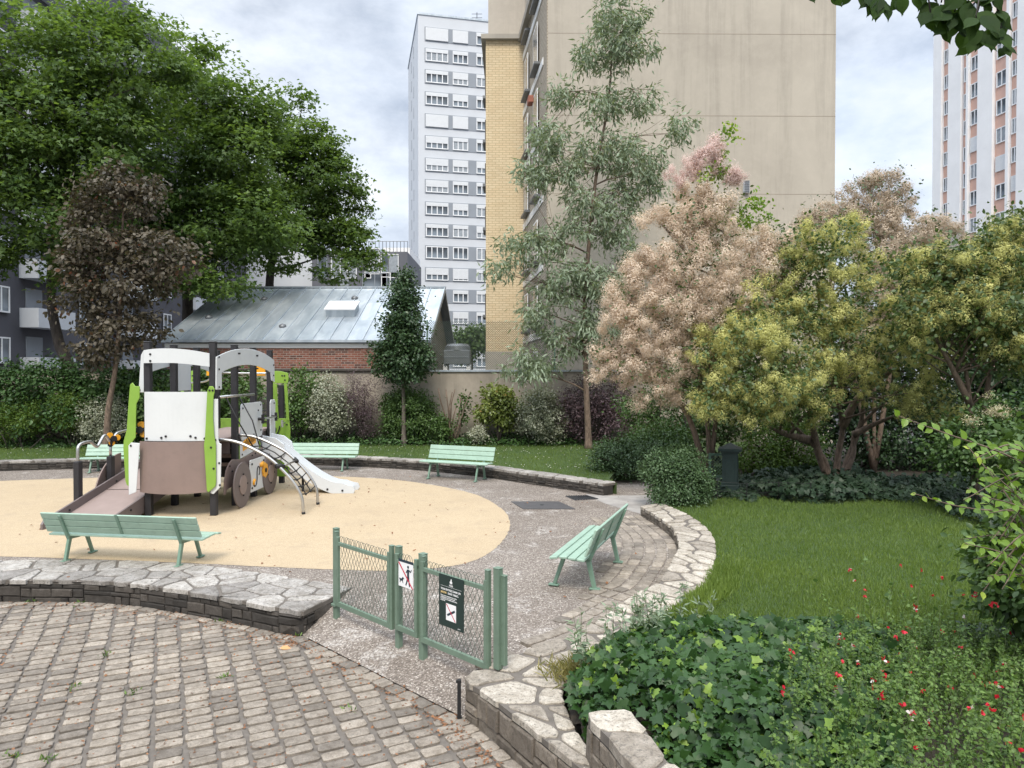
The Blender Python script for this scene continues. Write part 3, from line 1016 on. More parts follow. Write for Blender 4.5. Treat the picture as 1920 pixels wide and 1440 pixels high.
# ---------------------------------------------------------------- buildings
def win_mesh(w, h, panes, depth=0.10, fw=0.06, shut=0.0):
    """Frame, glass and (part lowered) shutter meshes for a window lying in the local XZ plane facing -Y, centred."""
    f = MB()
    f.box2((-w / 2, -depth, -h / 2), (w / 2, 0, -h / 2 + fw))
    f.box2((-w / 2, -depth, h / 2 - fw), (w / 2, 0, h / 2))
    for i in range(panes + 1):
        x = -w / 2 + fw / 2 + (w - fw) * i / panes
        f.box2((x - fw / 2, -depth + 0.002, -h / 2 + fw), (x + fw / 2, -0.002, h / 2 - fw))
    gl = MB()
    gl.box2((-w / 2 + 0.01, -0.035, -h / 2 + 0.01), (w / 2 - 0.01, -0.012, h / 2 - 0.01))
    s = None
    if shut > 0:
        s = MB()
        hs = h * shut
        nsl = max(2, int(hs / 0.12))
        for i in range(nsl):
            z1 = h / 2 - hs * i / nsl
            z0 = h / 2 - hs * (i + 1) / nsl
            s.box2((-w / 2 + 0.02, -depth - 0.03, z0 + 0.008), (w / 2 - 0.02, -depth - 0.006, z1))
    return f, gl, s

WCACHE = {}
def place_window(parent, loc, rz, w, h, panes, shut=0.0, glass='glass', depth=0.1, fw=0.06, frame='frame_white', scale=1):
    key = (round(w, 2), round(h, 2), panes, shut, glass, depth, fw, frame)
    if key not in WCACHE:
        f, gl, s = win_mesh(w, h, panes, depth, fw, shut)
        fo = f.build('window', MT[frame], parent)
        KIDS[parent.name].remove(fo)
        go = gl.build('pane', MT[glass], fo)
        if s: s.build('shutter', MT['shutter'], fo)
        KIDS[parent.name].append(fo)
        WCACHE[key] = fo
        o = fo
    else:
        o = copy_tree(WCACHE[key], parent)
    o.location = loc
    o.rotation_euler = (0, 0, rz)
    return o

# ---- brick outbuilding with zinc roof
YE, YR = 26.9, 32.9
ZE, ZR = 4.05, P(600, 540, YR).z
XL, XR = P(302, 640, YE).x, P(806, 640, YE).x
o = thing('brick_outbuilding', 'low brick building with grey standing seam zinc roof behind the garden wall', 'building', ((XL + XR) / 2, 30, 0))
og = o.location
mb = MB()
mb.box2((XL + 0.15, YE + 0.10, 0), (XR - 0.35, YE + 0.35, ZE - 0.28))
mb.build('brick_wall', MT['red_brick'], o, origin=og)
mb = MB()
mb.box2((XL + 0.1, YE + 0.07, ZE - 0.28), (XR - 0.3, YE + 0.36, ZE - 0.12))
mb.build('eaves_board', MT['concrete_white'], o, origin=og)
for x in (XL + 0.2, XR - 0.35):
    mb = MB()
    mb.prism([(YE + 0.36, 0), (2 * YR - YE - 0.36, 0), (2 * YR - YE - 0.36, ZE - 0.15), (YR, ZR - 0.14), (YE + 0.36, ZE - 0.15)], (x - 0.25 if x > 0.5 * (XL + XR) else x, 0, 0), (0, 1, 0), (0, 0, 1), (1, 0, 0), 0.25)
    mb.build('gable_wall', MT['gable_render'], o, origin=og)
roof = MB()
sl = Vector((0, YR - YE, ZR - ZE)); sln = sl.normalized(); up = Vector((0, -sln.z, sln.y))
nseam = round((XR - XL) / 0.62)
rows = 3
for i in range(nseam):                              # sheets, each slightly its own tone
    x0, x1 = XL + (XR - XL) * i / nseam, XL + (XR - XL) * (i + 1) / nseam
    for r_ in range(rows):
        t0, t1 = r_ / rows, (r_ + 1) / rows
        b0 = Vector((0, YE, ZE)) + sl * t0 + up * (0.012 if r_ == 0 else 0.0)
        b1 = Vector((0, YE, ZE)) + sl * t1 + up * 0.012
        tn = RR.random()
        vs = [Vector((x0, 0, 0)) + b0, Vector((x1, 0, 0)) + b0, Vector((x1, 0, 0)) + b1, Vector((x0, 0, 0)) + b1]
        roof.add(vs + [p - up * 0.03 for p in vs], [(0, 1, 2, 3), (4, 7, 6, 5), (0, 4, 5, 1), (1, 5, 6, 2), (2, 6, 7, 3), (3, 7, 4, 0)], 0, tn)
vs = [(XL, YR, ZR), (XR, YR, ZR), (XR, 2 * YR - YE, ZE), (XL, 2 * YR - YE, ZE)]
roof.add(vs, [(0, 1, 2, 3)])
roof.build('roof', MT['zinc'], o, origin=og)
rf = KIDS[o.name][-1]
sm = MB()
for i in range(nseam + 1):
    x = XL + (XR - XL) * i / nseam
    a, b = Vector((x, YE, ZE)) + up * 0.02, Vector((x, YR, ZR)) + up * 0.02
    M = Matrix((Vector((1, 0, 0)), sln, up)).transposed()
    sm.box((a + b) / 2, (0.035, sl.length, 0.055), M)
sm.box(((XL + XR) / 2, YR, ZR + 0.03), (XR - XL + 0.1, 0.22, 0.07))
sm.box(((XL + XR) / 2, YE - 0.05, ZE - 0.035), (XR - XL + 0.1, 0.12, 0.09))
sm.build('standing_seams', MT['zinc'], rf, origin=og)
sk = MB()
c = Vector((P(643, 590, 29.7).x, 29.7, 0)); c.z = ZE + (29.7 - YE) / (YR - YE) * (ZR - ZE)
M = Matrix((Vector((1, 0, 0)), sln, up)).transposed()
sk.box(c + up * 0.16, (1.18, 0.95, 0.32), M)
sk.box(c + up * 0.345, (1.26, 1.03, 0.05), M, 1)
sk.build('skylight', [MT['zinc'], MT['concrete_white']], rf, origin=og)
for px, py in ((530, 617), (496, 562), (665, 560), (392, 600)):
    t = MB()
    f_ = (640 - py) / 100.0
    Yv = YE + f_ * (YR - YE) * 0.95
    c = Vector((P(px, py, Yv).x, Yv, ZE + (Yv - YE) / (YR - YE) * (ZR - ZE)))
    t.tube([c, c + up * 0.07, c + up * 0.13], [0.15, 0.14, 0.05], 12)
    t.build('roof_vent', MT['vent_metal'], rf, origin=og, smooth=True)
vb = MB()
for s in (0, 1):
    a, b = Vector((XR + 0.01, YE if s == 0 else 2 * YR - YE, ZE - 0.02)), Vector((XR + 0.01, YR, ZR - 0.02))
    d = b - a
    M = Matrix((Vector((1, 0, 0)), d.normalized(), Vector((1, 0, 0)).cross(d.normalized()))).transposed()
    vb.box((a + b) / 2 - Vector((0, 0, 0.08)), (0.04, d.length, 0.16), M)
vb.build('verge_board', MT['zinc'], rf, origin=og)

# ---- garden wall
o = thing('garden_wall', 'rendered garden wall with tiled coping running behind the shrubs', 'wall', (-7, 26.3, 0))
mb = MB()
mb.box2((-24, 26.4, 0), (9.0, 26.75, 2.86))
mb.build('wall', MT['garden_render'], o, origin=o.location)
mb = MB()
zc_ = P(500, 692, 26.3).z
mb.box2((-24.1, 26.32, 2.85), (XR + 0.05, 26.85, 2.97))
mb.build('stone_coping', MT['rubble'], o, origin=o.location, bevel=0.03)
mb = MB()
mb.box2((XR + 0.05, 26.34, 2.86), (9.0, 26.82, 2.93))
mb.build('metal_capping', MT['zinc'], o, origin=o.location)

# ---- netting on the wall and the machine behind it
def net(mb, a, b, z0, z1, pitch, r, n=3):
    a, b = Vector(a), Vector(b)
    L = (b - a).length
    d = (b - a) / L
    H = z1 - z0
    k = int((L + H) / pitch)
    for i in range(k + 1):
        for s in (1, -1):
            u0 = i * pitch - (H if s > 0 else 0)
            pts = []
            for (u, z) in ((u0, 0), (u0 + s * H, H)) if s > 0 else ((u0, 0), (u0 - H, H)):
                pts.append((u, z))
            (ua, za), (ub, zb) = pts
            if ua == ub: continue
            t0, t1 = 0.0, 1.0
            for lim, sg in ((0, 1), (L, -1)):
                fa, fb = (ua - lim) * sg, (ub - lim) * sg
                if fa < 0 and fb < 0: t0, t1 = 1, 0; break
                if fa < 0: t0 = max(t0, fa / (fa - fb))
                if fb < 0: t1 = min(t1, fa / (fa - fb))
            if t1 - t0 < 0.01: continue
            q0 = a + d * (ua + (ub - ua) * t0) + Vector((0, 0, z0 + za + (zb - za) * t0))
            q1 = a + d * (ua + (ub - ua) * t1) + Vector((0, 0, z0 + za + (zb - za) * t1))
            mb.tube([q0, q1], r, n, cap=False)
xa, xb = P(801, 640, 26.6).x, P(1040, 640, 26.6).x
o = thing('netting_fence', 'tall green wire netting on top of the garden wall beside the dark columnar tree', 'fence', (xa, 26.6, 2.93))
mb = MB()
net(mb, (xa, 26.6, 0), (xb, 26.6, 0), 2.95, 4.75, 0.085, 0.006)
mb.build('wire_netting', MT['wire'], o, origin=o.location)
for k in range(2):
    mb = MB()
    x = xa + (xb - xa) * k
    mb.cyl((x, 26.6, 2.88), (x, 26.6, 4.8), 0.03, 8)
    mb.build('post', MT['mint_metal'], o, origin=o.location)
cx, cy, cz = P(858, 668, 28.6)
o = thing('cooling_unit', 'grey cooling unit with a round cowl standing behind the netting', 'machine', (cx, cy, 2.2))
mb = MB()
mb.box2((cx - 0.52, cy - 0.5, 3.16), (cx + 0.52, cy + 0.5, 3.72))
mb.box2((cx - 0.54, cy - 0.52, 3.42), (cx + 0.54, cy + 0.52, 3.45))
mb.build('casing', MT['vent_metal'], o, origin=o.location, bevel=0.02)
mb = MB()
mb.tube([(cx, cy, 3.72), (cx, cy, 3.88), (cx, cy, 3.98)], [0.52, 0.5, 0.40], 20)
mb.build('cowl', MT['vent_metal'], o, origin=o.location)
for sx in (-1, 1):
    mb = MB()
    mb.box2((cx + sx * 0.52 - 0.08 - 0.06 * sx, cy - 0.42, 0.0), (cx + sx * 0.52 + 0.08 - 0.06 * sx, cy + 0.42, 3.16))
    mb.build('leg', MT['concrete_white'], o, origin=o.location)

# ---- apartment block with the blank party wall
YB = 28.0
X0, X1 = P(1027, 500, YB).x, P(1567, 500, YB).x
YY = 34.8
X2 = P(983, 500, YY).x
X3 = P(911, 500, YY).x
ZT = 25.0
o = thing('apartment_block', 'tall beige apartment block with a blank party wall and a yellow brick face', 'building', (6, 32, 0))
og = o.location
mb = MB()
mb.prism([(X0, YB), (X1, YB + 0.12), (X1 + 0.3, 47), (X0 - 0.9, 47)], (0, 0, 0), (1, 0, 0), (0, 1, 0), (0, 0, 1), ZT)
mb.build('party_wall', MT['render'], o, origin=og)
mb = MB()
for py in (62, 216, 363, 510):
    z = P(1300, py, YB).z
    mb.prism([(X0 - 0.005, YB - 0.003), (X1 + 0.003, YB + 0.117), (X1 + 0.003, YB + 0.2), (X0 - 0.005, YB + 0.08)], (0, 0, z - 0.011), (1, 0, 0), (0, 1, 0), (0, 0, 1), 0.022)
mb.build('joint_band', basic('joint_line', (0.30, 0.255, 0.205), 0.9, 0.15, 1.0), o, origin=og)
mb = MB()
zv = P(1400, 349, YB).z
mb.box2((P(1394, 349, YB).x, YB - 0.05, zv - 0.26), (P(1405, 349, YB).x, YB + 0.1, zv + 0.20), 1)
for k in range(7):
    z = zv - 0.23 + k * 0.066
    mb.box2((P(1394.7, 349, YB).x, YB - 0.07, z), (P(1404.3, 349, YB).x, YB - 0.052, z + 0.035))
mb.build('wall_vent', [MT['vent_metal'], MT['white_paint']], o, origin=og)
# oblique facade between party wall and yellow face: faces left
fd = Vector((X2 - X0, YY - YB, 0)); fL = fd.length; fd.normalize(); fn = Vector((-fd.y, fd.x, 0))
mb = MB()
a = Vector((X0, YB + 0.02, 0))
mb.prism([(0.0, 0), (fL, 0), (fL, P(983, 75, YY).z), (0.0, P(983, 75, YY).z)], a - fn * 0.10, fd, (0, 0, 1), fn, 0.14)
mb.build('side_face', MT['pale_brick'], o, origin=og)
zy = P(950, 75, YY).z
zg = P(950, 659, YY).z
mb = MB()
mb.box2((X3, YY, zg), (X2 + 0.15, YY + 9, zy - 0.02))
mb.build('brick_face', MT['yellow_brick'], o, origin=og)
mb = MB()
mb.box2((X3 - 0.02, YY - 0.03, 0), (X2 + 0.2, YY + 9, zg))
mb.build('plinth', MT['gable_render'], o, origin=og)
mb = MB()
mb.box2((X3 + 0.12, YY + 0.1, zy), (X2 + 0.6, YY + 9, ZT + 1))
mb.prism([(0.0, zy), (fL, zy), (fL, ZT + 1), (0.0, ZT + 1)], a - fn * 0.25 + Vector((0, 0, 0)), fd, (0, 0, 1), fn, 0.2)
mb.build('upper_storey', MT['render_grey'], o, origin=og)
mb = MB()
mb.box2((X3 - 0.22, YY - 0.22, zy - 0.02), (X2 + 0.3, YY + 9, zy + 0.20))
mb.prism([(-0.0, -0.1), (fL, -0.1), (fL, 0.3), (0.0, 0.3)], a + Vector((0, 0, zy - 0.1)), fd, fn, (0, 0, 1), 0.3)
mb.build('cornice', MT['gable_render'], o, origin=og)
for k in range(8):                                    # sills and window edges seen end on at the far corner
    z = 3.4 + k * 2.15
    if z > zy - 0.8: break
    mb = MB()
    mb.box2((X3 - 0.16, YY + 0.25, z), (X3 - 0.003, YY + 1.6, z + 0.14))
    mb.box2((X3 - 0.06, YY + 0.5, z + 0.14), (X3 - 0.004, YY + 1.5, z + 1.2), 1)
    mb.build('sill', [MT['vent_metal'], MT['dark_metal']], o, origin=og)
rzf = math.atan2(fd.y, fd.x) + math.pi                # outward = fn: local -Y
for k in range(7):
    z = 2.9 + k * 2.75
    for s in (0.36, 0.78):
        c = a + fd * fL * s + fn * 0.10 + Vector((0, 0, z)) - Vector(og)
        if z < zy - 1.2:
            w = place_window(o, c, rzf, 1.15, 1.7, 2, 0.0, 'glass', 0.04, 0.07)
    mb = MB()
    for s in (0.36, 0.78):
        c = a + fd * fL * s + fn * 0.13 + Vector((0, 0, z - 0.92))
        M = Matrix((fd, fn, Vector((0, 0, 1)))).transposed()
        mb.box(c, (1.5, 0.30, 0.10), M)
    c = a + fd * fL * 0.57 + fn * 0.055 + Vector((0, 0, z - 1.25))
    mb.box(c, (fL * 0.9, 0.04, 0.3), M, 1)
    mb.build('window_ledge', [MT['vent_metal'], MT['frame_white']], o, origin=og)
# flower box on one sill
mb = MB()
c = a + fd * fL * 0.36 + fn * 0.34 + Vector((0, 0, P(1018, 190, 30.5).z))
mb.box(c, (0.5, 0.22, 0.3), M)
mb.build('planter', basic('terracotta', (0.32, 0.12, 0.08), 0.8), o, origin=og, bevel=0.02)

# ---- white tower
YT = 91.0
yaw = rad(-12.5)
cT = P(785, 700, YT); cT.z = 0
o = thing('white_tower', 'tall white residential tower with grey window bands and roller shutters', 'building', (cT.x, cT.y, 0))
u = Vector((math.cos(rad(12.5)), math.sin(rad(12.5)), 0)); w = Vector((-u.y, u.x, 0))
zt = P(785, 27, YT).z
mb = MB()
mb.prism([(0, 0), (22, 0), (22, 16.6), (0, 16.6)], cT, u, w, (0, 0, 1), zt)
mb.build('walls', MT['white_paint'], o, origin=o.location)
mb = MB()
mb.prism([(-0.1, -0.1), (22.1, -0.1), (22.1, 16.7), (-0.1, 16.7)], cT + Vector((0, 0, zt)), u, w, (0, 0, 1), 0.25)
mb.build('roof_edge', MT['zinc'], o, origin=o.location)
rT = rad(12.5)
def ualong(px):            # distance along the facade seen at photo column px
    k = (px - 960) / FPX
    return (k * cT.y - cT.x) / (u.x - k * u.y)
rnd = random.Random(17)
A0, A1, B0, B1, C0, C1 = [ualong(v) for v in (799, 841, 849.5, 878, 893.5, 922)]
floors = [P(820, y, YT + 1.0).z for y in (69, 108, 148, 189, 230, 270.5, 312, 352, 393.5, 434, 475, 515.5)]
dz = (floors[0] - floors[-1]) / 11
floors += [floors[-1] - dz * (k + 1) for k in range(5)]
for k, z in enumerate(floors):
    mb = MB()
    pc = cT - w * 0.02 + Vector((0, 0, z))
    xa_ = A0 - 0.12 if k < 12 else B0 - 0.9
    mb.prism([(xa_, -0.9), (C1 + 0.2, -0.9), (C1 + 0.2, 0.9), (xa_, 0.9)], pc, u, (0, 0, 1), -w, 0.03)
    mb.build('window_band', MT['grey_panel'], o, origin=o.location)
    for j, (p0, p1, n) in enumerate(((A0, A1, 4), (B0, B1, 3), (C0, C1, 3))):
        if k >= 12 and j == 0: continue
        sh = rnd.choice([0.3, 0.3, 0.3, 0.55, 0.55, 0.3]) if not (k in (0, 4) and j < 2) else 1.0
        if k == 10: sh = 0.0
        if k == 11 and j == 1: sh = 0.85
        gl = 'glass' if rnd.random() < 0.6 else 'curtain'
        c = cT + u * ((p0 + p1) / 2) - w * 0.05 + Vector((0, 0, z)) - Vector(o.location)
        place_window(o, c, rT, p1 - p0, 1.55, n, sh, gl, 0.10, 0.11)
for k, z in enumerate(floors):
    for s in (6.6, 10.5):
        mb = MB()
        pc = cT + w * s + Vector((0, 0, z + (0.0 if s > 8 else 0.4)))
        mb.prism([(-0.25, -0.7), (0.25, -0.7), (0.25, 0.7), (-0.25, 0.7)], pc, w, (0, 0, 1), -u, 0.03)
        mb.build('slit_window', MT['grey_panel'], o, origin=o.location)
tp = cT + u * ualong(902) + w * 3 + Vector((0, 0, zt))
mb = MB()
mb.cyl(tp, tp + Vector((0, 0, 2.6)), 0.05, 6)
for q in (1.4, 1.9, 2.4):
    mb.cyl(tp + Vector((-0.7, 0, q)), tp + Vector((0.7, 0, q)), 0.035, 5)
mb.build('aerial', MT['dark_metal'], o, origin=o.location)

# ---- pink and white tower
YP_ = 78.0
cP = P(1754, 700, YP_); cP.z = 0
ang_ = math.atan2(71 - 78, (P(1850, 700, 71).x - cP.x))
u = Vector((math.cos(ang_), math.sin(ang_), 0)); w = Vector((-u.y, u.x, 0))
o = thing('pink_tower', 'high tower with white concrete strips and salmon pink window columns', 'building', (cP.x, cP.y, 0))
mb = MB()
mb.prism([(0, 0), (18, 0), (18, 14), (0, 14)], cP, u, w, (0, 0, 1), 58)
mb.build('walls', MT['salmon'], o, origin=o.location)
def ual2(px):
    k = (px - 960) / FPX
    return (k * cP.y - cP.x) / (u.x - k * u.y)
mb = MB()
for q0, q1 in ((1740, 1765.5), (1778, 1802), (1811.5, 1815.5), (1833, 1861), (1886, 1891.5), (1906.5, 1970)):
    mb.prism([(max(ual2(q0), -0.3), 0), (ual2(q1), 0), (ual2(q1), 58.2), (max(ual2(q0), -0.3), 58.2)], cP - w * 0.0 + w * 0.001, u, (0, 0, 1), -w, 0.35)
mb.prism([(-0.3, 0), (0.0, 0), (0.0, 14), (-0.3, 14)], cP, u, w, (0, 0, 1), 58.2)
mb.build('concrete_strips', MT['concrete_white'], o, origin=o.location)
rP = ang_
zs = [P(1771, y, YP_).z for y in (436 / 2.6667, 557 / 2.6667, 684 / 2.6667, 812 / 2.6667, 940 / 2.6667)]
dz = (zs[0] - zs[-1]) / 4
for (q0, q1, n, dzo) in ((1766.5, 1777, 2, 0.0), (1803.5, 1811, 1, -0.3), (1816.5, 1832, 2, 0.35), (1864, 1884, 2, 0.2), (1893, 1906, 2, 0.55)):
    for k in range(-4, 14):
        z = zs[0] - dz * k + dzo
        if z < 6 or z > 57: continue
        p0, p1 = ual2(q0), ual2(q1)
        c = cP + u * (p0 + p1) / 2 - w * 0.01 + Vector((0, 0, z)) - Vector(o.location)
        place_window(o, c, rP, p1 - p0, 1.5, n, rnd.choice([0, 0, 0, 0, 0, 1.0]) if rnd.random() < 0.3 else 0.0, 'glass' if rnd.random() < 0.7 else 'curtain', 0.10, 0.10)

# ---- dark grey residential building close on the left
XF = -28.0
o = thing('grey_apartments', 'dark grey apartment building with white balcony fronts behind the big maples', 'building', (XF - 4, 50, 0))
mb = MB()
mb.box2((XF - 10, 33, 0), (XF, 75, 29.6))
mb.build('walls', MT['dark_grey'], o, origin=o.location)
mb = MB()
mb.box2((XF - 9, 34, 29.6), (XF - 0.5, 74, 30.5))
for k in range(28):
    mb.cyl((XF - 0.2, 33.2 + k * 1.5, 29.6), (XF - 0.2, 33.2 + k * 1.5, 30.8), 0.03, 5)
mb.cyl((XF - 0.2, 33.2, 30.8), (XF - 0.2, 74, 30.8), 0.035, 6)
mb.build('roof_railing', MT['vent_metal'], o, origin=o.location)
for k in range(9):
    z = 2.62 + k * 2.8
    for Y0 in (40.4, 50.5, 60.5):
        mb = MB()
        mb.box2((XF + 0.003, Y0, z), (XF + 1.1, Y0 + 3.4, z + 0.16))
        mb.box2((XF + 1.02, Y0, z + 0.16), (XF + 1.1, Y0 + 3.4, z + 1.1))
        mb.box2((XF + 0.003, Y0, z + 0.16), (XF + 1.02, Y0 + 0.07, z + 1.1))
        mb.box2((XF + 0.003, Y0 + 3.33, z + 0.16), (XF + 1.02, Y0 + 3.4, z + 1.1))
        mb.build('balcony', MT['white_paint'], o, origin=o.location)
        mb = MB()
        mb.box2((XF + 0.004, Y0 + 0.5, z + 0.16), (XF + 0.06, Y0 + 1.9, z + 2.3))
        mb.build('balcony_door', MT['grey_panel'], o, origin=o.location)
    for Y0 in (36.0, 38.8, 46.5, 57.5, 68.0):
        place_window(o, Vector((XF + 0.08, Y0, z + 1.45)) - Vector(o.location), rad(90), 1.3, 1.45, 2, 0.0, 'glass', 0.08, 0.08)
# grey wing facing the viewer behind the maples
mb = MB()
mb.box2((XF - 14, 75.05, 0), (XF + 6.5, 84, 24))
mb.build('rear_wing', MT['white_paint'], o, origin=o.location)

# ---- dark modern block in the distance
YM = 66.0
x0, x1 = P(585, 500, YM).x, P(764, 500, YM).x
o = thing('modern_block', 'dark grey modern block with tall narrow windows beyond the zinc roof', 'building', (x0, YM, 0))
zt = P(700, 472, YM).z
mb = MB()
mb.box2((x0, YM, 0), (x1, YM + 10, zt))
mb.build('walls', basic('modern_grey_cladding', (0.115, 0.12, 0.14), 0.7, 0.05, 1), o, origin=o.location)
mb = MB()
mb.box2((P(712, 500, YM).x, YM + 1.5, zt), (x1, YM + 9, P(712, 459, YM).z))
mb.build('roof_storey', MT['concrete_white'], o, origin=o.location)
mb = MB()
mb.box2((P(545, 500, YM + 4).x, YM + 4, 0), (x0 - 0.02, YM + 9, P(545, 478, YM + 4).z))
mb.build('white_wing', MT['white_paint'], o, origin=o.location)
for px, py, ww, hh, n in ((702, 490, 1.0, 2.4, 2), (722, 498, 0.75, 2.2, 1), (738, 499, 0.95, 2.2, 1), (703, 528, 2.3, 1.6, 2), (724, 531, 0.9, 2.0, 1), (739, 530, 0.9, 2.0, 1), (690, 500, 0.6, 2.2, 1), (660, 500, 0.9, 2.2, 1), (630, 500, 0.9, 2.2, 1), (605, 500, 0.9, 2.2, 1), (645, 520, 0.9, 2.0, 1)):
    p = P(px, py, YM)
    place_window(o, Vector((p.x, YM - 0.01, p.z)) - Vector(o.location), 0, ww, hh, n, 0.0, 'glass' if px % 3 else 'curtain', 0.08, 0.07, 'grey_panel' if px % 2 else 'frame_white')
mb = MB()
xr = P(690, 480, YM).x
for k in range(12):
    x = xr + (x1 - xr) * k / 11
    mb.cyl((x, YM + 0.2, zt), (x, YM + 0.2, zt + 1.0), 0.03, 5)
mb.cyl((xr, YM + 0.2, zt + 1.0), (x1, YM + 0.2, zt + 1.0), 0.03, 5)
mb.build('roof_railing', MT['vent_metal'], o, origin=o.location)
# ---------------------------------------------------------------- benches
def make_bench(L, spacing, label, group):
    root = thing('park_bench', label, 'bench', group=group)
    wd, mt = MT['mint'], MT['mint_metal']
    # seat: four boards, +y is the way one faces
    mb = MB()
    for k, (y, z, tlt) in enumerate(((-0.155, 0.432, -4), (-0.04, 0.44, -2), (0.075, 0.448, 0), (0.195, 0.442, 10))):
        M = Matrix.Rotation(rad(-tlt), 3, 'X')
        mb.box((0, y, z), (L + (0.0, 0.0, 0.0, 0.06)[k], 0.103, 0.032), M)
    mb.build('seat', wd, root, bevel=0.008, seg=2)
    mb = MB()
    M = Matrix.Rotation(rad(22), 3, 'X')
    for k in range(3):
        d = Vector((0, 0, 0.145 + k * 0.128))
        p = Vector((0, -0.185, 0.405)) + M @ d
        mb.box(p, (L, 0.032, 0.118), M)
    mb.build('backrest', wd, root, bevel=0.008, seg=2)
    for s in (-1, 1):
        x = s * spacing / 2
        f = MB()
        rear_low = [(-0.30, 0.0), (-0.245, 0.0), (-0.155, 0.37), (-0.215, 0.40)]
        f.prism(rear_low, (x - 0.022, 0, 0), (0, 1, 0), (0, 0, 1), (1, 0, 0), 0.044)
        t = M @ Vector((0, 0, 1)); nrm = M @ Vector((0, 1, 0))
        f.build('leg', mt, root, bevel=0.006)
        f = MB()
        f.prism([(0.255, 0.0), (0.30, 0.0), (0.165, 0.40), (0.105, 0.40)], (x - 0.022, 0, 0), (0, 1, 0), (0, 0, 1), (1, 0, 0), 0.044)
        f.build('leg', mt, root, bevel=0.006)
        f = MB()
        b0 = Vector((0, -0.225, 0.36))
        b1 = b0 + t * 0.47
        f.prism([(b0.y - 0.0, b0.z), (b0.y + 0.06, b0.z + 0.0), (b1.y + 0.03, b1.z), (b1.y, b1.z)], (x - 0.022, 0, 0), (0, 1, 0), (0, 0, 1), (1, 0, 0), 0.044)
        f.build('back_support', mt, root, bevel=0.006)
        f = MB()
        f.prism([(-0.20, 0.355), (0.0, 0.345), (0.17, 0.375), (0.255, 0.40), (0.255, 0.423), (-0.20, 0.41)], (x - 0.018, 0, 0), (0, 1, 0), (0, 0, 1), (1, 0, 0), 0.036)
        f.build('seat_bracket', mt, root, bevel=0.005)
        for fy in (-0.272, 0.278):
            f = MB()
            f.box2((x - 0.035, fy - 0.07, 0.0), (x + 0.035, fy + 0.07, 0.022))
            f.cyl((x, fy - 0.045, 0.022), (x, fy - 0.045, 0.034), 0.012, 6)
            f.build('foot_plate', mt, root, bevel=0.005)
    f = MB()
    p0 = Vector((0, -0.21, 0.405)) + M @ Vector((0, 0, 0.10)); p1 = p0 + M @ Vector((0, 0, 0.36))
    f.box((p0 + p1) / 2, (0.04, 0.012, 0.38), M)
    f.build('brace', mt, root)
    return root
BG = 'mint green benches round the playground'
long_bench = make_bench(2.5, 1.83, 'long mint green bench seen from behind on the flagged edge', BG)
long_bench['long'] = 1
short_bench = make_bench(1.95, 1.40, 'mint green bench seen end-on beside the cobbled margin and curved wall', BG)
def place(o, x, y, face):
    if o.name.startswith('park_bench') and o.get('long'): o.scale = (1, 1, 0.88)
    o.location = (x, y, 0.012)
    o.rotation_euler = (0, 0, math.atan2(face[1], face[0]) - math.pi / 2)
place(long_bench, -5.68, 10.62, (0.155, 0.99))
place(short_bench, 1.06, 9.86, (-0.935, 0.355))
b = copy_tree(short_bench); b['label'] = 'mint green bench turned half sideways below the far curved wall, alone in the open'
place(b, -1.47, 18.75, (-0.40, -0.92))
b = copy_tree(long_bench); b['label'] = 'mint green bench at the far wall just behind the slide'
place(b, -5.75, 20.55, (-0.06, -1.0))
b = copy_tree(long_bench); b['label'] = 'mint green bench half hidden behind the wavy handrail and fender of the play structure'
place(b, -10.95, 20.2, (0.10, -1.0))

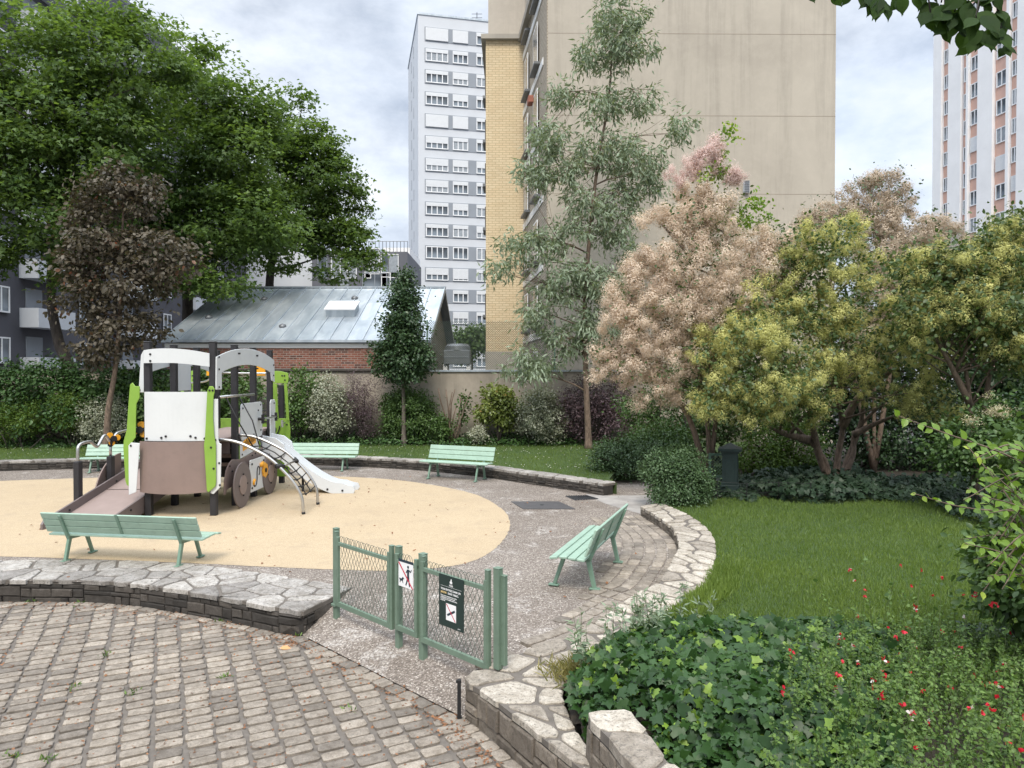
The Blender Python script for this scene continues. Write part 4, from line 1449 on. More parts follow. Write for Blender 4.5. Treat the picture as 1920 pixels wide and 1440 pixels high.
# ---------------------------------------------------------------- low fence across the entrance
F0, F1 = Vector((-2.12, 8.50, 0)), Vector((-0.12, 6.53, 0))
FD = (F1 - F0).normalized(); FN = Vector((FD.y, -FD.x, 0))       # FN points to the viewer
if FN.y > 0: FN = -FN
FM = Matrix((FD, FN, Vector((0, 0, 1)))).transposed()
def fpt(s, z, n=0.0): return F0 + FD * s + FN * n + Vector((0, 0, z))
def post(parent, s, z0, z1, w=0.062, n=0.0, name='post'):
    mb = MB()
    mb.box(fpt(s, (z0 + z1) / 2, n), (w, w * 0.9, z1 - z0), FM)
    mb.box(fpt(s, z1 + 0.004, n), (w + 0.008, w * 0.9 + 0.008, 0.008), FM)
    return mb.build(name, MT['fence'], parent, origin=parent.location, bevel=0.004)
def panel(parent, s0, s1, z0, z1, n=0.03):
    mb = MB()
    t = 0.042
    mb.box(fpt((s0 + s1) / 2, z0 + 0.03, n), (s1 - s0, 0.034, 0.06), FM)
    mb.box(fpt((s0 + s1) / 2, z1 - t / 2, n), (s1 - s0, 0.034, t), FM)
    for s in (s0 + t / 2, s1 - t / 2):
        mb.box(fpt(s, (z0 + 0.06 + z1 + 0.06) / 2 - 0.0, n + 0.002), (t, 0.036, z1 - z0 - 0.06 + 0.06), FM)
    mb.build('frame', MT['fence'], parent, origin=parent.location, bevel=0.003)
    w = MB()
    pitch = 0.064
    lo, hi = z0 + 0.05, z1 - 0.01
    H = hi - lo
    sl = 0.55                       # run of a wire per unit of rise
    a0, a1 = s0 + t, s1 - t
    k = int((a1 - a0 + H * sl) / pitch) + 1
    for i in range(k + 1):
        for sg in (1, -1):
            u0 = a0 - H * sl + i * pitch if sg > 0 else a0 + i * pitch
            pts = []
            for q in range(13):
                z = H * q / 12
                u = u0 + sg * z * sl
                if a0 <= u <= a1: pts.append(fpt(u, lo + z, n - 0.004 + 0.004 * math.sin(q * math.pi / 2 + i)))
            if len(pts) > 1: w.tube(pts, 0.0029, 4, cap=False)
    m = int((a1 - a0) / 0.105)
    for i in range(m * 2):          # hoops along the top
        c = a0 + 0.05 + i * 0.0525
        if c + 0.05 > a1 + 0.02: break
        pts = [fpt(c + 0.05 * math.cos(v), z1 - 0.005 + 0.082 * math.sin(v), n + (0.004 if i % 2 else -0.004)) for v in [math.pi * q / 8 for q in range(9)]]
        w.tube(pts, 0.0030, 4, cap=False)
    w.build('wire_mesh', MT['wire'], parent, origin=parent.location)
lf = thing('gate_leaf', 'green wire mesh gate leaf without any sign beside the grey retaining wall', 'gate', fpt(0, -0.15), group='green gate across the entrance')
post(lf, 0.0, -0.24, 0.935, 0.066, -0.01)
post(lf, 0.055, 0.02, 0.91, 0.045, 0.02, 'hinge_stile')
panel(lf, 0.085, 1.155, 0.03, 0.80)
mb = MB(); mb.box(fpt(0.0, 0.02), (0.085, 0.085, 0.03), FM); mb.build('hinge_collar', MT['fence'], lf, origin=lf.location, bevel=0.004)
post(lf, 1.165, 0.02, 0.93, 0.05, 0.02, 'lock_stile')
mf = thing('fence_panel', 'narrow fixed green mesh panel with two posts carrying the dog sign', 'fence', fpt(1.45, -0.2), group='green gate across the entrance')
post(mf, 1.245, -0.27, 0.93, 0.066, -0.015)
post(mf, 1.665, -0.27, 0.925, 0.075, -0.015)
panel(mf, 1.255, 1.635, 0.05, 0.81)
rf_ = thing('gate_leaf', 'green wire mesh gate leaf carrying the dark green smoking sign', 'gate', fpt(2.76, 0.05), group='green gate across the entrance')
panel(rf_, 1.70, 2.69, 0.03, 0.81)
post(rf_, 1.715, 0.02, 0.915, 0.045, 0.02, 'hinge_stile')
post(rf_, 2.68, 0.04, 0.96, 0.05, 0.02, 'lock_stile')
post(rf_, 2.79, 0.06, 0.995, 0.07, -0.005)
post(rf_, 2.845, 0.10, 0.93, 0.05, -0.03, 'angle_iron')

# ---- writing
def text_mesh(name, body, size, m, parent, M, align='LEFT', extrude=0.0, bold=0.0, spacing=1.0):
    cu = bpy.data.curves.new(name, 'FONT')
    cu.body = body
    cu.size = size
    cu.align_x = align
    cu.extrude = extrude
    cu.offset = bold
    cu.space_line = spacing
    o = bpy.data.objects.new(name, cu)
    COL.objects.link(o)
    dg = bpy.context.evaluated_depsgraph_get()
    me = bpy.data.meshes.new_from_object(o.evaluated_get(dg))
    COL.objects.unlink(o)
    bpy.data.objects.remove(o)
    me.name = name
    me.materials.clear()
    me.materials.append(m)
    r = bpy.data.objects.new(name, me)
    link(r, parent)
    r.matrix_local = M
    return r

# signs: local frame x along fence, y up, z to the viewer
def sign_frame(s, z, n):
    o = fpt(s, z, n)
    M = Matrix((FD, Vector((0, 0, 1)), FN)).transposed().to_4x4()
    M.translation = o
    return M
def flat(mb, pts, z0, t, mi=0):
    mb.prism(pts, (0, 0, z0), (1, 0, 0), (0, 1, 0), (0, 0, 1), t, mi)

sg = thing('smoking_sign', 'dark green sign asking for no smoking, white text over a struck out cigarette', 'sign')
sg.matrix_world = sign_frame(2.195, 0.555, 0.052)
mb = MB()
flat(mb, rrect(-0.185, -0.255, 0.185, 0.255, 0.008), 0, 0.006)
mb.build('board', MT['sign_green'], sg)
mb = MB()
flat(mb, [(-0.075, -0.185), (0.075, -0.185), (0.075, -0.02), (-0.075, -0.02)], 0.0062, 0.001)
mb.build('white_square', MT['sign_white'], sg)
mb = MB()
def bar(mb, p, q, w, z, t):
    p, q = Vector((*p, 0)), Vector((*q, 0))
    d = (q - p).normalized(); n = Vector((-d.y, d.x, 0)) * w / 2
    flat(mb, [((p - n).x, (p - n).y), ((q - n).x, (q - n).y), ((q + n).x, (q + n).y), ((p + n).x, (p + n).y)], z, t)
bar(mb, (-0.055, -0.135), (0.058, -0.075), 0.022, 0.0074, 0.001)
mb.build('cigarette', MT['sign_dark'], sg)
mb = MB()
bar(mb, (-0.066, -0.026), (0.066, -0.18), 0.009, 0.0086, 0.001)
mb.build('red_stroke', MT['sign_red'], sg)
mb = MB()
pts = arc(0, 0.205, 0.023, 0, 360, 16)[:-1]
flat(mb, [(0.0, 0.185), (0.017, 0.188), (0.021, 0.2), (0.010, 0.205), (0.012, 0.222), (0.004, 0.232), (-0.004, 0.222), (-0.006, 0.206), (-0.020, 0.203), (-0.016, 0.189)], 0.0064, 0.001)
bar(mb, (-0.02, 0.181), (0.02, 0.183), 0.003, 0.0064, 0.001)
bar(mb, (-0.155, 0.145), (0.155, 0.145), 0.0016, 0.0064, 0.0008)
mb.build('emblem', MT['sign_white'], sg)
def T(x, y, z=0.0066): return Matrix.Translation((x, y, z))
text_mesh('lettering', 'PARIS', 0.022, MT['sign_white'], sg, T(0, 0.155), 'CENTER', 0.0003, 0.0006)
text_mesh('lettering', 'VOUS ENTREZ DANS UN', 0.0265, MT['sign_white'], sg, T(-0.155, 0.105), 'LEFT', 0.0003, 0.0008)
text_mesh('lettering', 'JARDIN', 0.0265, basic('sign_yellow', (0.75, 0.55, 0.25), 0.4), sg, T(-0.155, 0.072), 'LEFT', 0.0003, 0.0008)
text_mesh('lettering', 'SANS TABAC.', 0.0265, MT['sign_white'], sg, T(-0.048, 0.072), 'LEFT', 0.0003, 0.0008)
text_mesh('lettering', 'Nous vous remercions de votre\nparticipation et de votre aide\ncontribuant à l\'amélioration de la\npropreté.', 0.0185, MT['sign_white'], sg, T(-0.158, 0.043), 'LEFT', 0.0003, 0.0004, 0.85)
text_mesh('lettering', 'paris.fr', 0.015, MT['sign_white'], sg, T(0.10, -0.238), 'LEFT', 0.0003)

sd_ = thing('dog_sign', 'white sign with a walker and small dog struck out in red', 'sign')
sd_.matrix_world = sign_frame(1.46, 0.69, 0.05)
mb = MB()
flat(mb, rrect(-0.125, -0.145, 0.125, 0.115, 0.006), 0, 0.005)
mb.build('board', MT['sign_white'], sd_)
mb = MB()
flat(mb, [(-0.125, 0.1155), (0.125, 0.1155), (0.125, 0.142), (-0.125, 0.142)], 0, 0.006)
mb.build('header', MT['sign_dark'], sd_)
mb = MB()
z, t = 0.0052, 0.001
flat(mb, arc(0.042, 0.078, 0.016, 0, 360, 14)[:-1], z, t)
flat(mb, [(0.022, 0.05), (0.05, 0.058), (0.062, 0.04), (0.06, -0.01), (0.066, -0.07), (0.074, -0.125), (0.058, -0.125), (0.042, -0.062), (0.026, -0.09), (0.012, -0.122), (-0.006, -0.118), (0.012, -0.075), (0.026, -0.02)], z, t)
bar(mb, (0.055, 0.05), (0.085, 0.03), 0.014, z, t)
bar(mb, (0.085, 0.03), (0.10, 0.06), 0.012, z, t)
bar(mb, (0.03, 0.045), (0.005, 0.012), 0.012, z, t)
mb.build('walker_pictogram', MT['sign_dark'], sd_)
mb = MB()
flat(mb, [(-0.105, -0.075), (-0.096, -0.06), (-0.07, -0.062), (-0.052, -0.04), (-0.038, -0.046), (-0.026, -0.058), (-0.044, -0.066), (-0.048, -0.084), (-0.04, -0.108), (-0.05, -0.108), (-0.06, -0.086), (-0.086, -0.086), (-0.094, -0.108), (-0.104, -0.108), (-0.10, -0.085), (-0.112, -0.06), (-0.116, -0.064)], z, t)
mb.build('dog_pictogram', MT['sign_dark'], sd_)
mb = MB()
bar(mb, (-0.12, 0.108), (0.12, -0.14), 0.016, 0.0064, 0.001)
mb.build('red_stroke', MT['sign_red'], sd_)

# black stub beside the wall
sx, sy = -0.47, 6.27
o = thing('gate_stop', 'short black iron gate stop post at the corner of the pale wall', 'post', (sx, sy, ZC))
mb = MB()
mb.box2((sx - 0.016, sy - 0.016, ZC - 0.02), (sx + 0.016, sy + 0.016, ZC + 0.36))
mb.build('post', MT['black'], o, origin=o.location, bevel=0.003)
mb = MB()
mb.box2((sx - 0.028, sy - 0.012, ZC + 0.33), (sx + 0.02, sy + 0.012, ZC + 0.355))
mb.build('catch_plate', MT['black'], o, origin=o.location, bevel=0.003)
mb = MB()
mb.box2((sx - 0.028, sy - 0.028, ZC - 0.01), (sx + 0.028, sy + 0.028, ZC + 0.016))
mb.build('foot_plate', MT['black'], o, origin=o.location, bevel=0.003)

# ---------------------------------------------------------------- garden entrance behind the shrubs
px_, py_, _ = P(1369, 880, 15.9)
o = thing('gate_pillar', 'dark green square iron gate pillar with moulded cap beneath the yellow smoke tree', 'pillar', (px_, py_, 0))
zt_ = P(1369, 848, 15.9).z
MZ = Matrix.Rotation(rad(-20), 3, 'Z')
mb = MB()
mb.box((px_, py_, zt_ / 2), (0.33, 0.33, zt_), MZ)
for sgn in (1, -1):
    mb.box(Vector((px_, py_, zt_ / 2 + 0.05)) + MZ @ Vector((0.0, 0.168 * sgn, 0)), (0.2, 0.012, zt_ * 0.6), MZ)
    mb.box(Vector((px_, py_, zt_ / 2 + 0.05)) + MZ @ Vector((0.168 * sgn, 0.0, 0)), (0.012, 0.2, zt_ * 0.6), MZ)
mb.build('shaft', MT['pillar'], o, origin=o.location, bevel=0.01)
mb = MB()
mb.box((px_, py_, 0.16), (0.40, 0.40, 0.32), MZ)
mb.box((px_, py_, 0.35), (0.36, 0.36, 0.06), MZ)
mb.build('base', MT['pillar'], o, origin=o.location, bevel=0.012)
mb = MB()
mb.box((px_, py_, zt_ + 0.02), (0.40, 0.40, 0.05), MZ)
mb.box((px_, py_, zt_ + 0.07), (0.50, 0.50, 0.06), MZ)
mb.add([Vector((px_, py_, zt_ + 0.10)) + MZ @ Vector((sx_ * 0.22, sy_ * 0.22, 0)) for sx_, sy_ in ((-1, -1), (1, -1), (1, 1), (-1, 1))] + [(px_, py_, zt_ + 0.22)], [(0, 1, 4), (1, 2, 4), (2, 3, 4), (3, 0, 4)])
mb.build('cap', MT['pillar'], o, origin=o.location)
gx0, gx1 = P(1331, 870, 16.3).x, P(1360, 870, 16.3).x
o = thing('side_gate', 'small mint green mesh gate standing open next to the dark gate pillar', 'gate', (gx0, 16.3, 0))
mb = MB()
za, zb = P(1345, 893, 16.3).z, P(1345, 852, 16.3).z
for x in (gx0, gx1 + 0.1):
    mb.box2((x - 0.025, 16.28, 0.0), (x + 0.025, 16.32, zb + 0.03))
for z in (za, zb):
    mb.box2((gx0 + 0.025, 16.283, z - 0.025), (gx1 + 0.075, 16.317, z + 0.025))
mb.build('frame', MT['mint_metal'], o, origin=o.location)
mb = MB()
net(mb, (gx0, 16.3, 0), (gx1 + 0.1, 16.3, 0), za, zb, 0.075, 0.005)
mb.build('wire_mesh', MT['mint_metal'], o, origin=o.location)
# low hoop wire along the lawn
o = thing('lawn_wire', 'thin low black wire fence along the shaded edge of the lawn', 'fence', (5.0, 15.2, 0.1))
ptsw = [GP(x, y, 0.12) for x, y in ((1300, 930), (1345, 936), (1400, 941), (1460, 938), (1520, 941))]
for i, (x, y) in enumerate(ptsw):
    mb = MB()
    mb.cyl((x, y, 0.05), (x, y, 0.52), 0.010, 6)
    mb.build('stake', MT['black'], o, origin=o.location)
mb = MB()
for z in (0.5, 0.3):
    mb.tube([(x, y, z) for x, y in ptsw], 0.006, 4)
mb.build('wire', MT['black'], o, origin=o.location)
# ---------------------------------------------------------------- the play structure: a bus with ramp, slide and net
PS = thing('play_structure', 'white, lime and brown bus-shaped play structure with ramp, slide and climbing net', 'playground', (-6.6, 15.5, 0))
po = PS.location
XLp, XRp = -7.15, -5.87
YS = [13.95, 15.02, 16.1, 17.2]
PW = 0.125
def part(mb, name, m, parent=None, **k):
    return mb.build(name, m, parent or PS, origin=po, **k)
def bolts(mb, pts, n, r=0.022, t=0.018, mi=1):
    n = Vector(n)
    for p in pts:
        mb.tube([Vector(p), Vector(p) + n * t], r, 8, mi)
for i, y in enumerate(YS):
    for x in (XLp, XRp):
        mb = MB()
        mb.box2((x - PW / 2, y - PW / 2, 0), (x + PW / 2, y + PW / 2, 3.40 - 0.02 * i))
        mb.box2((x - PW / 2 - 0.006, y - PW / 2 - 0.006, 3.40 - 0.02 * i), (x + PW / 2 + 0.006, y + PW / 2 + 0.006, 3.425 - 0.02 * i))
        part(mb, 'post', MT['black_post'], bevel=0.014)
# deck, floor beams and steps
mb = MB()
mb.box2((XLp + 0.08, 14.02, 1.41), (XRp - 0.06, 17.6, 1.47))
part(mb, 'deck', MT['ramp_floor'], bevel=0.005)
mb = MB()
for x in (XLp + 0.1, XRp - 0.11):
    mb.box2((x - 0.03, 15.1, 1.22), (x + 0.03, 17.5, 1.405))
for y in (14.1, 15.0):
    mb.box2((XLp + 0.1, y, 1.10), (XRp - 0.1, y + 0.03, 1.405))
part(mb, 'floor_beam', MT['dark_brown'])
for k in range(3):
    mb = MB()
    z = 1.26 - k * 0.19
    mb.box2((XLp + 0.1, 15.12 + 0.05 * k, z - 0.075), (XRp - 0.1, 15.16 + 0.05 * k, z))
    part(mb, 'step', MT['ramp_floor'])
mb = MB()
mb.box2((XLp + 0.1, 15.35, 0.55), (XRp - 0.12, 15.39, 1.2))
part(mb, 'back_board', MT['black_post'])

# ---- front: bowed lower panel, upper panel, roof visor
def bowed(xa, xb, z0f, z1f, y0, bow, t=0.022, n=14):
    mb = MB()
    vs = []
    xm, hw = (xa + xb) / 2, (xb - xa) / 2
    for i in range(n + 1):
        x = xa + (xb - xa) * i / n
        u = (x - xm) / hw
        y = y0 - bow * (1 - u * u)
        for yy in (y, y + t):
            vs += [(x, yy, z0f(u)), (x, yy, z1f(u))]
    fs = []
    for i in range(n):
        a, b = 4 * i, 4 * i + 4
        fs += [(a, b, b + 1, a + 1), (a + 2, a + 3, b + 3, b + 2), (a, a + 2, b + 2, b), (a + 1, b + 1, b + 3, a + 3)]
    fs += [(0, 1, 3, 2), (4 * n, 4 * n + 2, 4 * n + 3, 4 * n + 1)]
    mb.add(vs, fs)
    return mb
yF = 13.86
mb = bowed(-7.27, -5.96, lambda u: 0.46 + 0.02 * u * u, lambda u: 1.475, yF - 0.02, 0.16)
part(mb, 'lower_front_panel', MT['brown_panel'])
mb = bowed(-7.17, -5.94, lambda u: 1.485, lambda u: 2.44, yF - 0.02, 0.10)
n0 = len(mb.v)
bolts(mb, [(x, yF - 0.02 - 0.10 * (1 - ((x + 6.555) / 0.615) ** 2), z) for x, z in ((-7.12, 1.53), (-5.99, 1.53), (-6.80, 1.55), (-6.71, 1.58), (-6.24, 1.58), (-6.15, 1.55))], (0, -1, 0))
part(mb, 'upper_front_panel', [MT['white_panel'], MT['black']])
mb = bowed(-7.18, -5.90, lambda u: 3.0 - 0.07 * max(u, 0) ** 1.3, lambda u: 3.22 + 0.06 * (1 - u * u) - 0.03 * u, yF - 0.02, 0.12)
bolts(mb, [(-7.02, yF - 0.07, 3.17), (-7.02, yF - 0.07, 3.04)], (0, -1, 0))
part(mb, 'front_visor', [MT['white_panel'], MT['black']])
# angled cheek beside the visor and the side windows on the far side
def slab(pts, o, u, v, n, t, m, name, bl=None, parent=None, bev=0.006):
    mb = MB()
    mb.prism(pts, o, u, v, n, t)
    if bl:
        nn = Vector(n).normalized()
        bolts(mb, [Vector(o) + Vector(u) * a + Vector(v) * b_ + nn * t for a, b_ in bl], nn)
    return part(mb, name, [m, MT['black']], parent, bevel=bev)
X_, Z_ = Vector((1, 0, 0)), Vector((0, 0, 1))
uc = Vector((0.86, -0.5, 0)).normalized()
nc = Vector((-0.5, -0.86, 0)).normalized()
slab([(-0.14, 2.42), (0.15, 2.42), (0.18, 3.22), (0.02, 3.24), (-0.05, 3.16)], (-7.30, 14.06, 0), uc, Z_, nc, 0.02, MT['white_panel'], 'cheek_panel', [(-0.08, 2.47), (0.09, 2.47)])
# lime corner strips either side of the front
nf = Vector((-0.18, -1, 0)).normalized(); uf = Vector((1, -0.18, 0)).normalized()
slab([(0.17, 2.55), (0.11, 2.62), (0.06, 2.58), (0.02, 2.2), (-0.02, 1.7), (-0.09, 1.48), (-0.10, 1.35), (-0.06, 0.7), (-0.03, 0.62), (0.06, 0.56), (0.10, 0.62), (0.10, 1.2), (0.10, 1.46), (0.17, 1.55), (0.19, 2.2), (0.26, 2.32), (0.27, 2.55)],
     (-7.50, 13.86, 0), uf, Z_, nf, 0.022, MT['lime'], 'corner_strip')
slab([(0.0, 0.44), (0.16, 0.50), (0.245, 1.45), (0.06, 1.46), (0.0, 1.40)], (-7.43, 13.75, 0), uf, Z_, nf, 0.02, MT['white_panel'], 'cheek_panel', [(0.06, 1.40)])
slab([(-0.01, 0.52), (0.02, 0.48), (0.155, 0.60), (0.17, 0.68), (0.17, 1.42), (0.14, 1.60), (0.12, 1.95), (0.13, 2.35), (0.15, 2.42), (0.15, 2.50), (0.12, 2.55), (0.05, 2.55), (0.01, 2.45), (-0.04, 1.55), (-0.06, 1.40), (-0.03, 0.9)],
     (-5.93, 13.80, 0), (1, 0, 0), Z_, (0, -1, 0), 0.022, MT['lime'], 'corner_strip', [(0.06, 2.47), (0.12, 2.47), (0.08, 1.36), (0.13, 0.95)])
slab([(0.04, 0.46), (0.10, 0.44), (0.24, 0.58), (0.26, 1.42), (0.22, 1.44), (0.20, 1.50), (0.20, 2.30), (0.10, 2.30), (0.08, 1.40)],
     (-5.93, 13.845, 0), (1, 0, 0), Z_, (0, -1, 0), 0.02, MT['white_panel'], 'cheek_panel', [(0.22, 1.05), (0.23, 0.62), (0.15, 1.5)])
# left and right side upper frames (arched windows), planes of constant X
def side(pts, x, t, m, name, bl=None, bev=0.006):
    return slab(pts, (x, 0, 0), (0, 1, 0), Z_, (1, 0, 0), t, m, name, bl, None, bev)
def ring_arch(y0, y1, zb, zt, zl, rise, w):
    """window frame open at the bottom: two legs and an arched head"""
    n = 14
    top = [(y0 + (y1 - y0) * i / n, zt + rise * (1 - (2 * i / n - 1) ** 2)) for i in range(n + 1)]
    low = [(y0 + w + (y1 - y0 - 2 * w) * i / n, zl + rise * 0.75 * (1 - (2 * i / n - 1) ** 2)) for i in range(n + 1)]
    return [(y0 + w, 2.48), (y0 - 0.02, 2.48)] + top + [(y1 + 0.02, zb), (y1 - w + 0.06, zb + 0.05)] + low[::-1]
xr = XRp + PW / 2 + 0.004
side(ring_arch(13.90, 17.28, 2.58, 3.12, 2.82, 0.22, 0.25), xr, 0.022, MT['white_panel'], 'side_window_frame',
     [(14.0, 3.12), (14.0, 2.88), (14.0, 2.53), (15.0, 3.22), (15.07, 3.22), (15.0, 2.93), (15.07, 2.93), (16.06, 3.2), (16.13, 3.2), (16.06, 2.91), (16.13, 2.91), (17.2, 3.0), (17.2, 2.75)])
side([(15.08, 2.42), (15.96, 2.42), (15.96, 3.02), (15.08, 3.02)], XLp - PW / 2 - 0.026, 0.022, MT['white_panel'], 'side_panel')
side(ring_arch(13.95, 17.28, 2.58, 3.12, 2.82, 0.20, 0.25), XLp - PW / 2 - 0.03, 0.022, MT['white_panel'], 'side_window_frame')
side([(13.95, 0.75), (17.2, 0.75), (17.2, 1.5), (16.2, 1.5), (16.2, 1.45), (13.95, 1.45)], XLp - PW / 2 - 0.03, 0.02, MT['brown_panel'], 'side_skirt')
# right side: door panel, rear narrow panel, lower strips
side(rrect(15.13, 1.36, 16.42, 2.15, 0.09), xr + 0.002, 0.022, MT['white_panel'], 'door_panel', [(15.22, 2.05), (16.30, 2.08), (16.14, 1.96), (16.3, 1.5)])
side([(16.98, 1.22), (17.32, 1.22), (17.34, 2.10), (17.28, 2.17), (17.04, 2.17), (16.98, 2.1)], xr + 0.001, 0.022, MT['white_panel'], 'rear_panel', [(17.1, 1.32), (17.22, 2.08)])
side([(15.10, 0.98), (16.2, 1.09), (16.2, 1.30), (16.05, 1.35), (15.10, 1.35)], xr + 0.003, 0.02, MT['white_panel'], 'letter_board', [(15.17, 1.06), (15.17, 1.29)])
mb = MB()
mb.prism([(15.22, 1.13), (15.98, 1.24), (15.98, 1.32), (15.72, 1.43), (15.62, 1.43), (15.22, 1.33)], (xr + 0.024, 0, 0), (0, 1, 0), Z_, X_, 0.014)
part(mb, 'letter_plate', MT['orange'], bevel=0.004)
mb = MB()
for k in range(9):
    y = 15.30 + k * 0.075
    z0 = 1.16 + (y - 15.22) * 0.145 + 0.02
    M = Matrix.Rotation(rad(-10), 3, 'X')
    mb.box((xr + 0.041, y, z0 + 0.075 + (0.025 if k % 3 == 1 else 0)), (0.006, 0.024, 0.13 + (0.05 if k % 3 == 1 else 0)), M)
part(mb, 'letter_stroke', MT['black'])
# brown fender over both wheels
xf = xr + 0.035
pts = [(14.30, 0.42)]
pts += [(14.88 + 0.62 * math.cos(rad(a_)), 0.42 + 0.80 * math.sin(rad(a_))) for a_ in (180, 165, 150, 135, 120)]
pts += [(14.85, 1.10), (15.10, 0.965), (16.2, 1.075), (17.0, 1.15), (17.0, 0.35), (15.4, 0.32), (15.36, 0.5), (14.45, 0.40)]
pts = [(14.22, 0.36), (14.24, 0.62), (14.32, 0.82), (14.46, 0.95), (14.65, 1.02), (15.10, 0.97), (16.2, 1.08), (17.05, 1.14), (17.05, 0.40), (15.55, 0.40), (15.5, 0.5), (14.36, 0.44), (14.32, 0.35)]
slab(pts[::1], (xr + 0.004, 0, 0), (0, 1, 0), Z_, (1, 0, 0), 0.02, MT['brown_panel'], 'fender', [(14.5, 0.9), (14.62, 0.78), (15.75, 0.98), (15.95, 1.0)], bev=0.005)
for yw, r in ((14.78, 0.475), (16.48, 0.475)):
    mb = MB()
    mb.prism([(yw + r * math.cos(rad(a_)), 0.475 + r * math.sin(rad(a_))) for a_ in range(0, 360, 10)], (xr + 0.16, 0, 0), (0, 1, 0), Z_, X_, 0.03)
    wh = part(mb, 'wheel', MT['dark_brown'], bevel=0.006)
    mb = MB()
    mb.prism([(yw + 0.2 * math.cos(rad(a_)), 0.475 + 0.2 * math.sin(rad(a_))) for a_ in range(0, 360, 12)], (xr + 0.191, 0, 0), (0, 1, 0), Z_, X_, 0.012)
    bolts(mb, [(xr + 0.195, yw + 0.22 * math.cos(rad(a_)), 0.475 + 0.22 * math.sin(rad(a_))) for a_ in (0, 90, 180, 270)], (1, 0, 0), 0.018, 0.02)
    part(mb, 'hub', [MT['ramp_floor'], MT['black']], wh)
    mb = MB()
    mb.cyl((xr + 0.02, yw, 0.475), (xr + 0.16, yw, 0.475), 0.08, 10)
    mb.cyl((xr + 0.14, yw, 0.02), (xr + 0.14, yw, 0.475), 0.04, 6)
    part(mb, 'axle', MT['black_post'], wh)
# activity panel
mb = MB()
xp = xr + 0.14
mb.prism(rrect(15.28, 0.22, 16.16, 0.92, 0.03), (xp, 0, 0), (0, 1, 0), Z_, X_, 0.022)
bolts(mb, [(xp + 0.022, y, z) for y, z in ((15.36, 0.31), (15.36, 0.83), (16.08, 0.31), (16.08, 0.83))], (1, 0, 0), 0.024)
ap = part(mb, 'activity_panel', [MT['white_panel'], MT['black']])
mb = MB()
S = [(15.47, 0.36), (15.50, 0.33), (15.58, 0.33), (15.63, 0.38), (15.66, 0.48), (15.66, 0.60), (15.69, 0.70), (15.75, 0.73), (15.81, 0.70), (15.83, 0.62), (15.80, 0.56), (15.78, 0.54)]
mb.tube([(xp + 0.026, y, z) for y, z in catmull(S, 4)], 0.014, 6)
part(mb, 'groove', MT['black'], ap)
mb = MB()
mb.tube([(xp + 0.03, 15.44, 0.37), (xp + 0.03, 15.44, 0.44), (xp + 0.03, 15.50, 0.47), (xp + 0.03, 15.54, 0.44)], [0.03, 0.035, 0.03, 0.02], 8)
part(mb, 'knob', MT['orange'], ap, smooth=True)
mb = MB()
mb.tube([(xp + 0.03, 15.85, 0.74), (xp + 0.03, 16.02, 0.77)], [0.045, 0.05], 8)
part(mb, 'knob', MT['orange'], ap, smooth=True)
mb = MB()
mb.prism([(16.12 + 0.16 * math.cos(rad(a_)) * (1 + 0.08 * math.cos(rad(8 * a_))), 0.60 + 0.16 * math.sin(rad(a_)) * (1 + 0.08 * math.cos(rad(8 * a_)))) for a_ in range(0, 360, 9)], (xp + 0.03, 0, 0), (0, 1, 0), Z_, X_, 0.03)
bolts(mb, [(xp + 0.06, 16.12, 0.60)], (1, 0, 0), 0.05, 0.02)
part(mb, 'gear_knob', [MT['orange'], MT['black']], ap)
mb = MB()
mb.box2((xr + 0.02, 15.30, 0.24), (xp - 0.001, 15.34, 0.8))
mb.box2((xr + 0.02, 16.08, 0.24), (xp - 0.001, 16.12, 0.8))
part(mb, 'bracket', MT['black_post'], ap)

# ---- handles
mb = MB()
mb.cyl((xr + 0.02, 14.05, 2.33), (xr + 0.02, 15.9, 2.33), 0.028, 10)
part(mb, 'grab_bar', MT['steel'], smooth=True)
mb = MB()
for y in (16.15, 17.05):
    mb.cyl((xr + 0.0, y, 1.76), (xr + 0.16, y, 1.76), 0.035, 8, 1)
    mb.cyl((xr + 0.13, y, 1.66), (xr + 0.13, y, 1.86), 0.035, 8, 1)
mb.cyl((xr + 0.13, 16.15, 1.76), (xr + 0.13, 17.05, 1.76), 0.022, 8)
part(mb, 'grab_bar', [MT['steel'], MT['black']])
mb = MB()
mb.tube(catmull([(-8.3, 18.0, 2.55), (-7.6, 17.6, 2.60), (-7.15, 17.3, 2.80), (-6.6, 17.25, 2.80), (-5.9, 17.25, 2.80)], 5), 0.025, 8)
part(mb, 'inner_rail', MT['steel'], smooth=True)

# ---- rear cab in lime
yR = 18.0
XA, XB = -8.42, -5.66
for ha, hb in ((XA, XA + 0.44), (XB - 0.44, XB)):
    n = 8
    head = [(ha + 0.02 + (hb - ha - 0.04) * i / n, 2.76 + 0.10 * math.sin(math.pi * (0.15 + 0.5 * (i / n if ha == XA else 1 - i / n)))) for i in range(n + 1)]
    hp = [(hb - 0.02, 2.55), (hb, 2.70)] + head[::-1] + [(ha, 2.70), (ha + 0.02, 2.55)]
    slab(hp, (0, yR, 0), X_, Z_, (0, -1, 0), 0.022, MT['lime'], 'cab_roof', [(hb - 0.10, 2.74), (hb - 0.16, 2.74), (hb - 0.09, 2.63)])
for s in (0, 1):
    xx = XB if s else XA
    sg_ = -1 if s else 1
    slab([(xx + sg_ * a_, b_) for a_, b_ in ((0.04, 2.54), (0.12, 2.54), (0.06, 1.66), (0.05, 1.60), (-0.01, 1.60))][:: 1], (0, yR, 0), X_, Z_, (0, -1, 0), 0.022, MT['lime'], 'cab_pillar')
    slab([(xx + sg_ * a_, b_) for a_, b_ in ((0.30, 2.54), (0.42, 2.54), (0.42, 1.66), (0.26, 1.66))], (0, yR, 0), X_, Z_, (0, -1, 0), 0.022, MT['lime'], 'cab_pillar')
